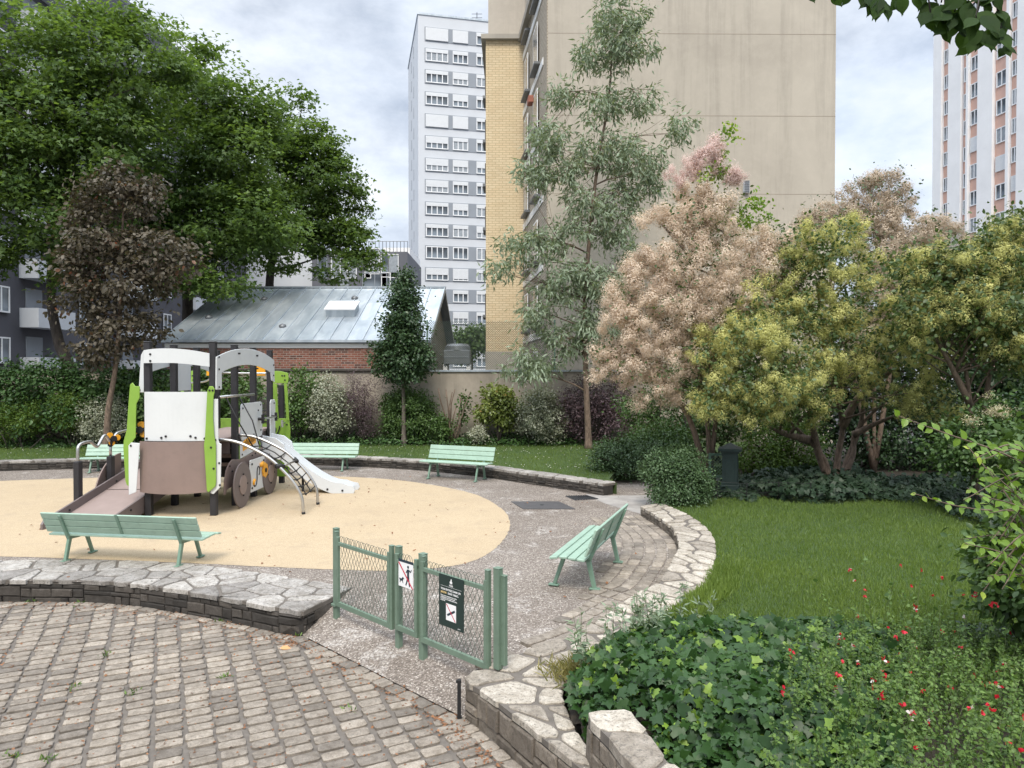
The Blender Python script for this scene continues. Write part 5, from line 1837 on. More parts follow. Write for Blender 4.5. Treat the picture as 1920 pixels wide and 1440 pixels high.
slab([(XA - 0.02, 0.3), (XA + 0.05, 0.18), (XB - 0.05, 0.18), (XB, 0.30), (XB + 0.03, 1.40), (XB, 1.66), (XA, 1.66)], (0, yR + 0.024, 0), X_, Z_, (0, -1, 0), 0.022, MT['lime'], 'cab_panel', [(XB - 0.05, 1.5), (XB - 0.05, 0.4), (XB - 0.06, 1.0)])
for x in (XA + 0.25, XB - 0.22):
    mb = MB()
    mb.box2((x - PW / 2, yR + 0.03, 0), (x + PW / 2, yR + 0.03 + PW, 2.5))
    part(mb, 'post', MT['black_post'], bevel=0.012)
mb = MB()
for r in (0.11, 0.20, 0.29, 0.38):
    pts = [(-6.27 + r * math.cos(rad(a_)), yR - 0.026, 1.48 + r * math.sin(rad(a_))) for a_ in range(20 + int(r * 100), 330 + int(r * 100), 12)]
    mb.tube(pts, 0.016, 6)
part(mb, 'spiral_groove', MT['black'])
mb = MB()
pts = [(-7.5 + 0.17 * math.cos(rad(a_)), yR - 0.3 + 0.05 * math.sin(rad(a_)), 1.75 + 0.17 * math.sin(rad(a_))) for a_ in range(0, 361, 15)]
mb.tube(pts, 0.02, 6)
mb.cyl((-7.5, yR - 0.02, 1.70), (-7.5, yR - 0.3, 1.75), 0.02, 6)
part(mb, 'steering_wheel', MT['lime'], smooth=True)
for x in (-7.38, -6.18):
    mb = MB()
    mb.box2((x - 0.12, 17.42, 2.98 - 0.24), (x + 0.12, 17.46, 2.98 + 0.02))
    part(mb, 'orange_plate', MT['orange'], bevel=0.01)
mb = MB()
mb.tube([(-5.75, yR - 0.03, 1.55 + 0.0), (-5.75, yR - 0.25, 1.55)], 0.02, 8)
mb.cyl((-5.75, yR - 0.25, 1.45), (-5.75, yR - 0.25, 1.63), 0.03, 8)
part(mb, 'grab_bar', MT['steel'])
mb = MB()
mb.tube([(-5.78 + 0.08 * math.cos(rad(a_)), yR - 0.03, 1.02 + 0.15 * math.sin(rad(a_))) for a_ in range(0, 361, 15)], 0.018, 6)
part(mb, 'ring_handle', MT['white_panel'])

# ---- slide to the right
ys0, ys1 = 16.52, 17.02
prof = [(-5.86, 1.10), (-5.6, 1.05), (-5.34, 0.86), (-5.05, 0.62), (-4.75, 0.40), (-4.45, 0.22), (-4.15, 0.11), (-3.80, 0.09)]
prof = catmull(prof, 4)
def offs(p, d):
    out = []
    for i, (x, z) in enumerate(p):
        a, b = p[max(i - 1, 0)], p[min(i + 1, len(p) - 1)]
        t = Vector((b[0] - a[0], b[1] - a[1])).normalized()
        out.append((x - t.y * d, z + t.x * d))
    return out
up_ = offs(prof, 0.15)
up_[-1] = (prof[-1][0] - 0.02, prof[-1][1] + 0.10); up_[-2] = (up_[-2][0], up_[-2][1] - 0.03)
low = [(x, max(z - 0.12, 0.0)) for x, z in prof]
mb = MB()
sidepts = low + up_[::-1]
for y in (ys0, ys1):
    pp = [(x, z) for x, z in low] + [(-3.70, 0.0), (-3.66, 0.08), (-3.70, 0.17)] + [(x, z) for x, z in up_[::-1]]
    mb.prism(pp, (0, y - 0.02, 0), X_, Z_, (0, 1, 0), 0.04)
bolts(mb, [(-4.3, ys0 - 0.02, 0.1), (-3.95, ys0 - 0.02, 0.07)], (0, -1, 0), 0.025)
vs, fs = [], []
for x, z in prof: vs += [(x, ys0 + 0.02, z), (x, ys1 - 0.02, z), (x, ys0 + 0.02, z - 0.04), (x, ys1 - 0.02, z - 0.04)]
for i in range(len(prof) - 1):
    a, b = 4 * i, 4 * i + 4
    fs += [(a, a + 1, b + 1, b), (a + 2, b + 2, b + 3, a + 3)]
mb.add(vs, fs)
slide_ = part(mb, 'slide', [MT['slide'], MT['black']])
for y in (ys0 - 0.05, ys1 + 0.05):
    hood = MB()
    hood.prism([(-5.80, 0.95), (-5.40, 0.78), (-5.25, 0.98), (-5.30, 1.16), (-5.48, 1.30), (-5.80, 1.36)], (0, y - 0.02, 0), X_, Z_, (0, 1, 0), 0.04)
    part(hood, 'slide_hood', MT['slide'], slide_, bevel=0.01)
leg_ = MB()
leg_.cyl((-4.95, 16.77, 0), (-4.95, 16.77, 0.5), 0.03, 8)
part(leg_, 'slide_leg', MT['black'], slide_)

# ---- net climber on two bent tubes
NP = [(-5.83, 1.49), (-5.5, 1.45), (-5.15, 1.31), (-4.8, 1.11), (-4.51, 0.84), (-4.31, 0.60), (-4.17, 0.33), (-4.14, 0.0)]
cur = catmull(NP, 5)
netroot = None
for yv in (14.05, 15.1):
    mb = MB()
    mb.tube([(x, yv, z) for x, z in cur], 0.03, 10)
    mb.cyl((-4.14, yv, 0), (-4.14, yv, 0.05), 0.036, 10, 1)
    part(mb, 'climbing_tube', [MT['steel'], MT['black']], smooth=True)
def npt(t, yv, sag=0.0):
    i = t * (len(cur) - 1)
    k = min(int(i), len(cur) - 2)
    f_ = i - k
    x = cur[k][0] + (cur[k + 1][0] - cur[k][0]) * f_
    z = cur[k][1] + (cur[k + 1][1] - cur[k][1]) * f_
    return Vector((x, yv, z - sag))
mb = MB()
a_, b_ = npt(0.52, 14.05), npt(0.52, 15.1)
mb.cyl(a_, b_, 0.024, 10)
for q in (a_, b_):
    mb.tube([q - Vector((0.05, 0.06 if q is a_ else -0.06, -0.03)), q + Vector((0.05, 0.10 if q is a_ else -0.10, 0))], 0.048, 8, 1)
part(mb, 'cross_bar', [MT['steel'], MT['black']], smooth=True)
mb = MB()
for t in (0.30, 0.42, 0.58, 0.66, 0.74, 0.82):
    mb.tube([npt(t, 14.05 + 1.05 * q / 8, 0.06 * math.sin(math.pi * q / 8)) for q in range(9)], 0.013, 6)
for yv in (14.4, 14.75):
    mb.tube([npt(0.24 + 0.6 * q / 14, yv, 0.055 + 0.01 * math.sin(q * 1.7)) for q in range(15)], 0.013, 6)
    for t in (0.30, 0.42, 0.58, 0.66, 0.74, 0.82):
        c = npt(t, yv, 0.055)
        mb.tube([c - Vector((0.03, 0, 0)), c, c + Vector((0.03, 0, 0))], [0.01, 0.03, 0.01], 6)
mb.tube([(xr + 0.03, 14.32, 2.32), (-5.55, 14.35, 1.85), npt(0.24, 14.4, 0.05)], 0.014, 6)
mb.tube([(xr + 0.03, 15.0, 2.32), (-5.45, 14.9, 1.80), npt(0.24, 14.75, 0.05)], 0.014, 6)
mb.tube([npt(0.20, 14.05), npt(0.24, 14.4, 0.05), npt(0.26, 14.75, 0.05), npt(0.20, 15.1)], 0.013, 6)
part(mb, 'climbing_net', MT['black'], smooth=True)

# ---- ramp
xa, xb = -8.38, -7.26
mb = MB()
sl_ = lambda y: max(0.0, (y - 12.75) * 0.205)
ya, yb = 12.75, 16.6
mb.prism([(ya, 0.012), (yb, sl_(yb) + 0.012), (yb, sl_(yb) - 0.03), (ya + 0.2, 0.0)], (xa, 0, 0), (0, 1, 0), Z_, X_, xb - xa)
rp = part(mb, 'ramp', MT['ramp_floor'])
mb = MB()
mb.box2((xa + 0.02, 14.62, sl_(14.62) + 0.013), (xb - 0.02, 14.64, sl_(14.64) + 0.022))
part(mb, 'ramp_joint', MT['dark_brown'], rp)
for x, top in ((xa - 0.04, 0.16), (xb, 0.10)):
    mb = MB()
    mb.prism([(ya - 0.12, 0.0), (ya - 0.12, 0.10), (ya - 0.05, 0.16), (ya + 0.1, 0.20), (yb, sl_(yb) + top), (yb, sl_(yb) - 0.12), (ya + 0.8, 0.0)], (x, 0, 0), (0, 1, 0), Z_, X_, 0.04)
    bolts(mb, [(x + 0.04, 15.0, sl_(15.0) + 0.06), (x + 0.04, 13.4, sl_(13.4) + 0.08)], (1, 0, 0), 0.02)
    part(mb, 'side_board', [MT['dark_brown'], MT['black']], rp)
for y, zt in ((13.85, 1.08), (14.98, 1.05)):
    mb = MB()
    mb.box2((-8.54, y - 0.07, 0), (-8.43, y + 0.07, zt))
    part(mb, 'ramp_post', MT['black_post'], bevel=0.01)
R_ = [(13.85, 1.05), (13.85, 1.28), (13.87, 1.36), (13.95, 1.41), (14.12, 1.43), (14.28, 1.42), (14.42, 1.33), (14.52, 1.31), (14.62, 1.40), (14.74, 1.50), (14.84, 1.48), (14.94, 1.38), (15.02, 1.33), (15.10, 1.40), (15.2, 1.5), (15.35, 1.53), (15.7, 1.55), (16.0, 1.56)]
mb = MB()
mb.tube([(-8.485, y, z) for y, z in catmull(R_, 4)], 0.03, 10)
mb.cyl((-8.485, 14.98, 1.03), (-8.485, 14.98, 1.33), 0.03, 10)
hr = part(mb, 'handrail', MT['steel'], smooth=True)
def flower(c, n, r):
    """propeller knob: three paddles round a hub"""
    n = Vector(n).normalized(); a = n.orthogonal().normalized(); b2 = n.cross(a)
    m = MB()
    for k in range(3):
        th = rad(90 + 120 * k)
        d = a * math.cos(th) + b2 * math.sin(th); e = n.cross(d)
        m.prism([(0.4 * r * math.cos(rad(v)) + 0.62 * r, 0.42 * r * math.sin(rad(v))) for v in range(0, 360, 24)], Vector(c) - n * 0.012, d, e, n, 0.024)
    m.tube([Vector(c) - n * 0.05, Vector(c) + n * 0.05], 0.42 * r, 10, 1)
    return m
part(flower((-8.44, 15.0, 1.42), (1, -0.7, 0.1), 0.15), 'propeller', [MT['orange'], MT['black']], hr)
mb = MB()
mb.cyl((-8.485, 14.98, 1.26), (-8.485, 14.98, 1.42), 0.055, 10)
part(mb, 'clamp', MT['black'], hr)
mb = MB()
mb.prism([(15.55 + 1.05 * math.cos(rad(a_)), 1.06 * math.sin(rad(a_))) for a_ in range(90, 181, 6)] + [(15.55, 0.0)], (-8.60, 0, 0), (0, 1, 0), Z_, X_, 0.03)
part(mb, 'fender', MT['brown_panel'], bevel=0.006)
m = flower((-7.36, 14.02, 1.68), (0.3, -1, 0.1), 0.17)
m.cyl((-7.5, 14.0, 1.68), (-7.2, 14.04, 1.68), 0.02, 8, 1)
part(m, 'propeller', [MT['orange'], MT['black']])
# ---------------------------------------------------------------- vegetation
# leaf outlines: x along the leaf (0..1), y across, z lift; triangles
TP = {}
TP['kite'] = (np.array([(0, 0, 0), (0.45, 0.36, 0.07), (1, 0, -0.08), (0.45, -0.36, 0.07)]), [(0, 1, 2), (0, 2, 3)])
TP['oval'] = (np.array([(0, 0, 0), (0.25, 0.27, 0.05), (0.62, 0.30, 0.04), (1, 0, -0.1), (0.62, -0.30, 0.04), (0.25, -0.27, 0.05), (0.5, 0, -0.01)]),
              [(0, 6, 1), (1, 6, 2), (2, 6, 3), (0, 5, 6), (5, 4, 6), (4, 3, 6)])
_o = [(0.0, 0.0), (0.08, 0.13), (0.2, 0.24), (0.36, 0.30), (0.52, 0.29), (0.66, 0.22), (0.78, 0.12), (0.88, 0.045)]
TP['broad'] = (np.array([(x, y, 0.12 * y - 0.10 * x * x) for x, y in _o] + [(1.0, 0.0, -0.12)] + [(x, -y, 0.12 * y - 0.10 * x * x) for x, y in _o[:0:-1]] + [(0.45, 0, -0.02)]), [(i, 16, (i + 1) % 16) for i in range(16)])
TP['lance'] = (np.array([(0, 0, 0), (0.35, 0.14, 0.02), (1, 0, -0.12), (0.35, -0.14, 0.02)]), [(0, 1, 2), (0, 2, 3)])
TP['maple'] = (np.array([(0, 0, 0), (0.30, 0.55, -0.06), (0.50, 0.20, 0.05), (1, 0, -0.10), (0.50, -0.20, 0.05), (0.30, -0.55, -0.06)]), [(0, 2, 1), (0, 3, 2), (0, 4, 3), (0, 5, 4)])
TP['ivy'] = (np.array([(0.12, 0, 0.02), (-0.08, 0.30, 0.0), (0.10, 0.50, -0.03), (0.30, 0.36, 0.05), (0.52, 0.52, -0.06), (0.64, 0.24, 0.03), (1.0, 0, -0.12), (0.64, -0.24, 0.03), (0.52, -0.52, -0.06), (0.30, -0.36, 0.05), (0.10, -0.50, -0.03), (-0.08, -0.30, 0.0), (0.5, 0, -0.02)]),
             [(0, 12, 1), (1, 12, 3), (1, 3, 2), (3, 12, 5), (3, 5, 4), (5, 12, 6), (0, 11, 12), (11, 9, 12), (11, 10, 9), (9, 7, 12), (9, 8, 7), (7, 6, 12)])
TP['blade'] = (np.array([(0, -0.05, 0), (0, 0.05, 0), (0.6, 0.03, 0.06), (1, 0, 0.2)]), [(0, 1, 2), (0, 2, 3)])
TP['sliver'] = (np.array([(0, -0.07, 0), (0, 0.07, 0), (1, 0, 0)]), [(0, 1, 2)])
TP['chip'] = (np.array([(0, 0, 0), (0.5, 0.5, 0.1), (1, 0, 0)]), [(0, 1, 2)])

def unit(n, rng):
    return norm(rng.normal(size=(n, 3)))

def leaf_arrays(pos, nrm, dirn, size, tint, tmpl):
    tv, tf = TP[tmpl]
    n = norm(nrm)
    d = norm(dirn - (dirn * n).sum(-1, keepdims=True) * n + 1e-6)
    b = np.cross(n, d)
    V = pos[:, None, :] + size[:, None, None] * (tv[None, :, 0, None] * d[:, None, :] + tv[None, :, 1, None] * b[:, None, :] + tv[None, :, 2, None] * n[:, None, :])
    k = tv.shape[0]
    F = (np.array(tf)[None, :, :] + (np.arange(len(pos)) * k)[:, None, None]).reshape(-1, 3)
    return V.reshape(-1, 3), F, np.repeat(tint, k)

def tri_mesh(name, batches, mats, parent, origin=(0, 0, 0), smooth=False):
    """batches: list of (V, F, T, material index)"""
    V = np.concatenate([b[0] for b in batches]) - np.array(origin)
    off, Fs, M = 0, [], []
    for b in batches:
        Fs.append(b[1] + off); off += len(b[0])
        M.append(np.full(len(b[1]), b[3] if len(b) > 3 else 0, np.int32))
    F = np.concatenate(Fs)
    T = np.concatenate([b[2] for b in batches])
    me = bpy.data.meshes.new(name)
    me.vertices.add(len(V)); me.vertices.foreach_set('co', V.astype(np.float32).ravel())
    me.loops.add(F.size); me.loops.foreach_set('vertex_index', F.astype(np.int32).ravel())
    me.polygons.add(len(F)); me.polygons.foreach_set('loop_start', np.arange(0, F.size, 3, dtype=np.int32))
    if not isinstance(mats, (list, tuple)): mats = [mats]
    for m in mats: me.materials.append(m)
    if len(mats) > 1: me.polygons.foreach_set('material_index', np.concatenate(M))
    a = me.attributes.new('tint', 'FLOAT', 'POINT')
    a.data.foreach_set('value', np.clip(T, 0, 1).astype(np.float32))
    if smooth: me.polygons.foreach_set('use_smooth', np.ones(len(F), bool))
    me.update(calc_edges=True)
    me.validate()
    o = bpy.data.objects.new(name, me)
    link(o, parent)
    return o

def lobe(px, py, Y, rpx, rpz, ry=None):
    c = P(px, py, Y)
    k = Y / FPX
    return (c.x, c.y, c.z, rpx * k, (ry if ry else 0.5 * (rpx + rpz) * k), rpz * k)

def clusters(lobes, n, rng, shell=0.6, jit=0.08):
    L = np.array(lobes)
    w = (L[:, 3] * L[:, 4] * L[:, 5]) ** (2 / 3)
    i = rng.choice(len(L), n, p=w / w.sum())
    u = unit(n, rng)
    r = shell + (1 - shell) * rng.random(n)
    r = np.where(rng.random(n) < 0.25, rng.random(n) ** 0.5, r) * (1 + rng.normal(size=n) * jit)
    return L[i, :3] + u * r[:, None] * L[i, 3:], u, i

def foliage(C, U, per, cr, size, tmpl, rng, flat=0.7, droop=0.2, upw=0.6, sv=0.3, tv=0.55, tshift=0.0):
    """leaves scattered in clumps round the points C"""
    n = len(C) * per
    base = np.repeat(C, per, 0)
    out = np.repeat(U, per, 0)
    sc = np.repeat(cr * (0.6 + 0.8 * rng.random(len(C))), per)
    g = rng.normal(size=(n, 3)) * 0.55
    g[:, 2] *= flat
    pos = base + g * sc[:, None]
    nrm = rng.normal(size=(n, 3)) * 0.55 + out * 0.45 + np.array([0, 0, upw])
    d = g * 0.8 + out * 0.5 + rng.normal(size=(n, 3)) * 0.5 + np.array([0, 0, -droop])
    sz = size * (1 - sv + 2 * sv * rng.random(n))
    ct = np.repeat(rng.random(len(C)), per)
    t = ct * tv + rng.random(n) * (1 - tv) + tshift
    return leaf_arrays(pos, nrm, d, sz, t, tmpl)

def limb_path(a, b, rng, sag=0.12, n=5):
    a, b = np.array(a), np.array(b)
    L = np.linalg.norm(b - a)
    m = (a + b) / 2 + rng.normal(size=3) * L * 0.06 + np.array([0, 0, L * sag])
    return [tuple((1 - t) ** 2 * a + 2 * t * (1 - t) * m + t * t * b + (rng.normal(size=3) * L * 0.012 if 0 < t < 1 else 0)) for t in np.linspace(0, 1, n)]

def wood(trunk, r0, r1, C, nl, rng, rl=0.35, lo=0.35, twigs=0, rtw=0.012, n=8, lift=0.15):
    """trunk and limbs; limbs run from the trunk to clumps of leaves"""
    mb = MB()
    tr = catmull([tuple(p) for p in trunk], 5)
    k = len(tr)
    rr = [r0 + (r1 - r0) * (i / (k - 1)) ** 0.8 for i in range(k)]
    rr[0] *= 1.35
    if k > 2: rr[1] *= 1.12
    mb.tube(tr, rr, n)
    T = np.array(tr)
    idx = rng.permutation(len(C))
    ends = []
    for q in idx[:nl]:
        c = C[q]
        cand = [i for i in range(int(k * lo), k) if T[i][2] < c[2] + 0.15] or [int(k * lo)]
        dd = [np.linalg.norm(T[i] - c) - 0.4 * T[i][2] * 0 + abs((c[2] - T[i][2]) - lift * np.linalg.norm((T[i] - c)[:2]) * 2) * 0.6 for i in cand]
        i = cand[int(np.argmin(dd))]
        p = limb_path(tr[i], c, rng, 0.08)
        ra = max(rr[i] * rl * (0.7 + 0.5 * rng.random()), rtw * 1.4)
        mb.tube(p, list(np.linspace(ra, rtw, len(p))), 6)
        ends.append((p, ra))
    for q in idx[nl:nl + twigs]:
        if not ends: break
        c = C[q]
        best = min(ends[::max(1, len(ends) // 40)], key=lambda e: np.linalg.norm(np.array(e[0][2]) - c))
        p = limb_path(best[0][2], c, rng, 0.05, 4)
        mb.tube(p, list(np.linspace(rtw * 1.3, rtw * 0.5, len(p))), 4)
    return mb

def tree(name, label, cat, base, trunk, r0, r1, lobes, ncl, per, cr, size, tmpl, leaf, bark, seed, nl=30, twigs=60, group=None, shell=0.6, flat=0.7, droop=0.2, upw=0.6, lo=0.35, rl=0.35, tshift=0.0, jit=0.08, rtw=0.012, tv=0.55):
    rng = np.random.default_rng(seed)
    root = thing(name, label, cat, base, group=group)
    C, U, _ = clusters(lobes, ncl, rng, shell, jit)
    wd = wood(trunk, r0, r1, C, nl, rng, rl, lo, twigs, rtw)
    wd.build('trunk', bark, root, smooth=True, origin=base)
    V = foliage(C, U, per, cr, size, tmpl, rng, flat, droop, upw, tshift=tshift, tv=tv)
    tri_mesh('crown', [V], leaf, root, base)
    return root, C, U, rng

def shrub(name, label, base, lobes, ncl, per, cr, size, tmpl, leaf, seed, group=None, stems=8, shell=0.72, cat='shrub', upw=0.5, droop=0.1, bark='bark_dark', tshift=0.0, flat=0.9, tv=0.55, spread=0.15, rst=0.018, jit=0.07):
    rng = np.random.default_rng(seed)
    root = thing(name, label, cat, base, group=group)
    C, U, _ = clusters(lobes, ncl, rng, shell, jit)
    keep = C[:, 2] > base[2] + 0.02
    C, U = C[keep], U[keep]
    mb = MB()
    for q in rng.permutation(len(C))[:stems]:
        a = np.array(base) + np.array([rng.normal() * spread, rng.normal() * spread, -0.05])
        p = limb_path(a, C[q], rng, 0.1)
        mb.tube(p, list(np.linspace(rst, rst * 0.35, len(p))), 5)
    mb.build('stems', MT[bark], root, origin=base, smooth=True)
    V = foliage(C, U, per, cr, size, tmpl, rng, flat, droop, upw, tshift=tshift, tv=tv)
    tri_mesh('foliage', [V], leaf, root, base)
    return root

def V3(px, py, Y): return tuple(P(px, py, Y))
def B3(px, Y, z): 
    p = P(px, 700, Y)
    return (p.x, Y, z)

# ---- big maples on the left
G = 'big green maples behind the brick building'
tree('maple_tree', 'huge green maple in front of the grey apartments, its forked trunk leaning outward', 'tree', B3(135, 28, 0), [B3(135, 28, 0), V3(128, 690, 28), V3(110, 640, 28), V3(95, 540, 27.8), V3(110, 380, 27.5), V3(130, 200, 27.3), V3(135, 90, 27.2)], 0.30, 0.06,
     [lobe(70, 130, 26.5, 110, 110), lobe(215, 120, 27, 110, 100), lobe(40, 290, 26, 110, 120), lobe(190, 260, 27, 130, 130), lobe(120, 420, 26.5, 120, 80), lobe(150, 520, 26.5, 50, 30), lobe(270, 60, 27.5, 45, 50), lobe(130, 30, 27, 70, 40), lobe(-60, 200, 26, 110, 150), lobe(340, 110, 28, 40, 40), lobe(20, 470, 26, 60, 40)],
     540, 74, 0.66, 0.18, 'maple', MT['maple'], MT['bark_dark'], 101, nl=46, twigs=160, group=G, shell=0.5, flat=0.45, lo=0.25, jit=0.17, upw=0.9, rl=0.5)
tree('maple_tree', 'wide green maple whose lower boughs hang over the end of the zinc roof', 'tree', B3(350, 34, 0), [B3(350, 34, 0), V3(352, 560, 34), V3(350, 420, 33.5), V3(365, 300, 33), V3(380, 190, 32.5)], 0.34, 0.06,
     [lobe(350, 170, 32.5, 80, 80), lobe(420, 210, 32, 80, 70), lobe(300, 320, 32, 120, 120), lobe(430, 310, 31.5, 100, 100), lobe(380, 440, 31, 120, 80), lobe(470, 420, 31, 90, 80), lobe(330, 510, 29.5, 60, 55), lobe(400, 535, 29.5, 70, 32), lobe(500, 230, 32, 45, 50), lobe(270, 430, 32, 80, 80), lobe(385, 95, 33, 20, 22)],
     560, 72, 0.66, 0.19, 'maple', MT['maple'], MT['bark_dark'], 102, nl=40, twigs=160, group=G, shell=0.5, flat=0.45, lo=0.3, jit=0.17, upw=0.9)
tree('maple_tree', 'green maple rising behind the zinc roof with open lower branches and a drooping tip', 'tree', B3(505, 39, 0), [B3(505, 39, 0), V3(505, 540, 39), V3(520, 450, 38.5), V3(545, 350, 38), V3(555, 250, 38)], 0.32, 0.06,
     [lobe(545, 250, 38, 60, 65), lobe(585, 320, 38, 80, 80), lobe(630, 390, 38, 60, 55), lobe(540, 400, 38, 100, 70), lobe(655, 440, 37.5, 45, 30), lobe(600, 455, 38, 70, 30), lobe(480, 450, 37.5, 60, 40), lobe(690, 470, 37.5, 24, 22), lobe(560, 195, 38, 22, 25), lobe(665, 490, 37.5, 40, 26), lobe(640, 515, 37.5, 40, 18), lobe(490, 330, 38, 60, 80), lobe(660, 345, 38, 22, 20), lobe(530, 500, 38, 50, 14), lobe(610, 280, 38, 30, 40)],
     380, 70, 0.60, 0.20, 'maple', MT['maple'], MT['bark_dark'], 103, nl=50, twigs=150, group=G, shell=0.45, flat=0.45, lo=0.18, jit=0.17, upw=0.9, rl=0.45)
# thin tree beyond the netting
tree('young_tree', 'light green tree growing in the gap between zinc roof gable and yellow brick', 'tree', B3(885, 46, 0), [B3(885, 46, 0), V3(885, 640, 46), V3(883, 610, 46)], 0.10, 0.03,
     [lobe(875, 632, 46, 26, 18), lobe(900, 640, 46, 22, 20), lobe(870, 655, 46, 18, 14), lobe(902, 620, 46, 12, 10)], 70, 40, 0.5, 0.22, 'kite', MT['boxleaf'], MT['bark'], 104, nl=8, twigs=10, tshift=0.15)

# ---- purple leaved tree
tree('purple_tree', 'bronze purple leaved tree with reddish shoots standing in front of the maples', 'tree', B3(198, 23.6, 0.25), [B3(198, 23.6, 0.2), V3(203, 770, 23.6), V3(215, 700, 23.6), V3(224, 600, 23.6), V3(228, 480, 23.6), V3(232, 370, 23.6)], 0.125, 0.03,
     [lobe(235, 345, 23.6, 62, 40), lobe(215, 375, 23.6, 70, 40), lobe(280, 380, 23.6, 45, 40), lobe(170, 400, 23.6, 40, 35), lobe(190, 460, 23.6, 75, 60), lobe(290, 470, 23.6, 75, 50), lobe(335, 490, 23.6, 35, 30), lobe(240, 530, 23.6, 100, 55), lobe(165, 570, 23.6, 60, 45), lobe(150, 500, 23.6, 40, 40), lobe(210, 620, 23.6, 75, 50), lobe(275, 615, 23.4, 45, 32), lobe(180, 660, 23.4, 50, 30)],
     350, 34, 0.36, 0.145, 'oval', MT['purple'], MT['bark_brown'], 105, nl=34, twigs=90, shell=0.45, flat=0.6, droop=0.55, upw=0.45, lo=0.4, rl=0.3)
# ---- dark columnar tree
tree('columnar_tree', 'narrow dark green conical tree on a bare stem in front of the garden wall', 'tree', B3(757, 25.0, 0.25), [B3(757, 25.0, 0.2), V3(757, 770, 25.0), V3(756, 700, 25), V3(757, 600, 25), V3(757, 520, 25)], 0.095, 0.02,
     [lobe(757, 522, 25, 13, 26), lobe(757, 560, 25, 28, 36), lobe(757, 600, 25, 38, 44), lobe(757, 640, 25, 48, 44), lobe(757, 672, 25, 56, 36), lobe(757, 690, 25, 50, 26)],
     380, 50, 0.25, 0.105, 'kite', MT['oak'], MT['bark'], 106, nl=30, twigs=50, shell=0.5, lo=0.3, rl=0.25, rtw=0.008, droop=0.3, jit=0.12)
# ---- eucalyptus
tree('eucalyptus', 'tall airy grey green eucalyptus with drooping narrow leaves in front of the blank wall', 'tree', B3(1104, 24.0, 0.25), [B3(1104, 24, 0.2), V3(1102, 790, 24), V3(1098, 690, 24), V3(1097, 560, 24), V3(1108, 420, 24), V3(1122, 300, 24), V3(1142, 180, 24), V3(1150, 40, 24)], 0.13, 0.025,
     [lobe(1160, 40, 24, 62, 50), lobe(1165, 95, 24, 60, 38), lobe(1095, 118, 24, 26, 24), lobe(1220, 100, 24, 22, 30), lobe(1060, 178, 24, 44, 24), lobe(1130, 205, 24, 45, 36), lobe(1200, 190, 24, 36, 26), lobe(1270, 232, 24, 34, 30), lobe(1030, 258, 24, 42, 34), lobe(1000, 312, 24, 44, 32), lobe(1115, 285, 24, 52, 46), lobe(1185, 300, 24, 54, 50), lobe(1250, 290, 24, 34, 26), lobe(968, 342, 24, 22, 15), lobe(1050, 335, 24, 52, 36), lobe(1100, 380, 24, 45, 34), lobe(1165, 385, 24, 44, 36), lobe(1215, 340, 24, 30, 30), lobe(995, 462, 24, 62, 36), lobe(1075, 440, 24, 50, 36), lobe(1150, 430, 24, 48, 34), lobe(938, 500, 24, 26, 18), lobe(1060, 530, 24, 75, 46), lobe(1135, 535, 24, 66, 56), lobe(1005, 590, 24, 36, 36), lobe(1120, 620, 24, 62, 46), lobe(992, 685, 23.7, 56, 36), lobe(1050, 645, 24, 40, 36), lobe(1180, 500, 24, 30, 50)],
     560, 42, 0.29, 0.21, 'lance', MT['euca'], MT['bark_brown'], 107, nl=60, twigs=200, shell=0.4, flat=0.9, droop=1.0, upw=0.12, lo=0.2, rl=0.32, jit=0.1, rtw=0.008)

# ---- smoke bushes: leaves plus fluffy plumes
def plumes(C, U, rng, rad_, per, sl, core=210):
    """each plume: a soft ball of hair-thin threads round a downy heart, longer along its stalk"""
    n = len(C)
    ax = norm(U * 0.7 + rng.normal(size=(n, 3)) * 0.35 + np.array([0, 0, 0.35]))
    r = rad_ * (0.5 + 1.0 * rng.random(n) ** 1.3)
    base_t = np.clip(rng.normal(0.5, 0.2, n), 0, 0.95)
    out = []
    for kind, k in ((0, core), (1, per)):
        m = n * k
        R = np.repeat(r, k)[:, None]
        A = np.repeat(ax, k, 0)
        u = unit(m, rng)
        along = (u * A).sum(-1, keepdims=True)
        if kind == 0:
            q = 0.3 + 0.5 * rng.random(m)[:, None]
            pos = np.repeat(C, k, 0) + (u + A * along * 0.4) * q * R
            d = np.cross(u, rng.normal(size=(m, 3)))
            out.append(leaf_arrays(pos - norm(d) * 0.07 * R, u + np.array([0, 0, 0.25]), d, R[:, 0] * (0.13 + 0.09 * rng.random(m)), np.repeat(base_t, k) * 0.9 + rng.random(m) * 0.05, 'kite'))
        else:
            q = 0.45 + 0.7 * rng.random(m)[:, None]
            pos = np.repeat(C, k, 0) + (u + A * along * 0.4) * q * R
            d = u + rng.normal(size=(m, 3)) * 0.6
            size = sl * (0.6 + 0.9 * rng.random(m)) * (R[:, 0] / rad_)
            out.append(leaf_arrays(pos, u + rng.normal(size=(m, 3)) * 0.3 + np.array([0, -0.1, 0.4]), d, size, np.repeat(base_t, k) * 0.85 + rng.random(m) * 0.12, 'sliver'))
    (V0, F0_, T0), (V1, F1_, T1) = out
    return np.concatenate([V0, V1]), np.concatenate([F0_, F1_ + len(V0)]), np.concatenate([T0, T1])

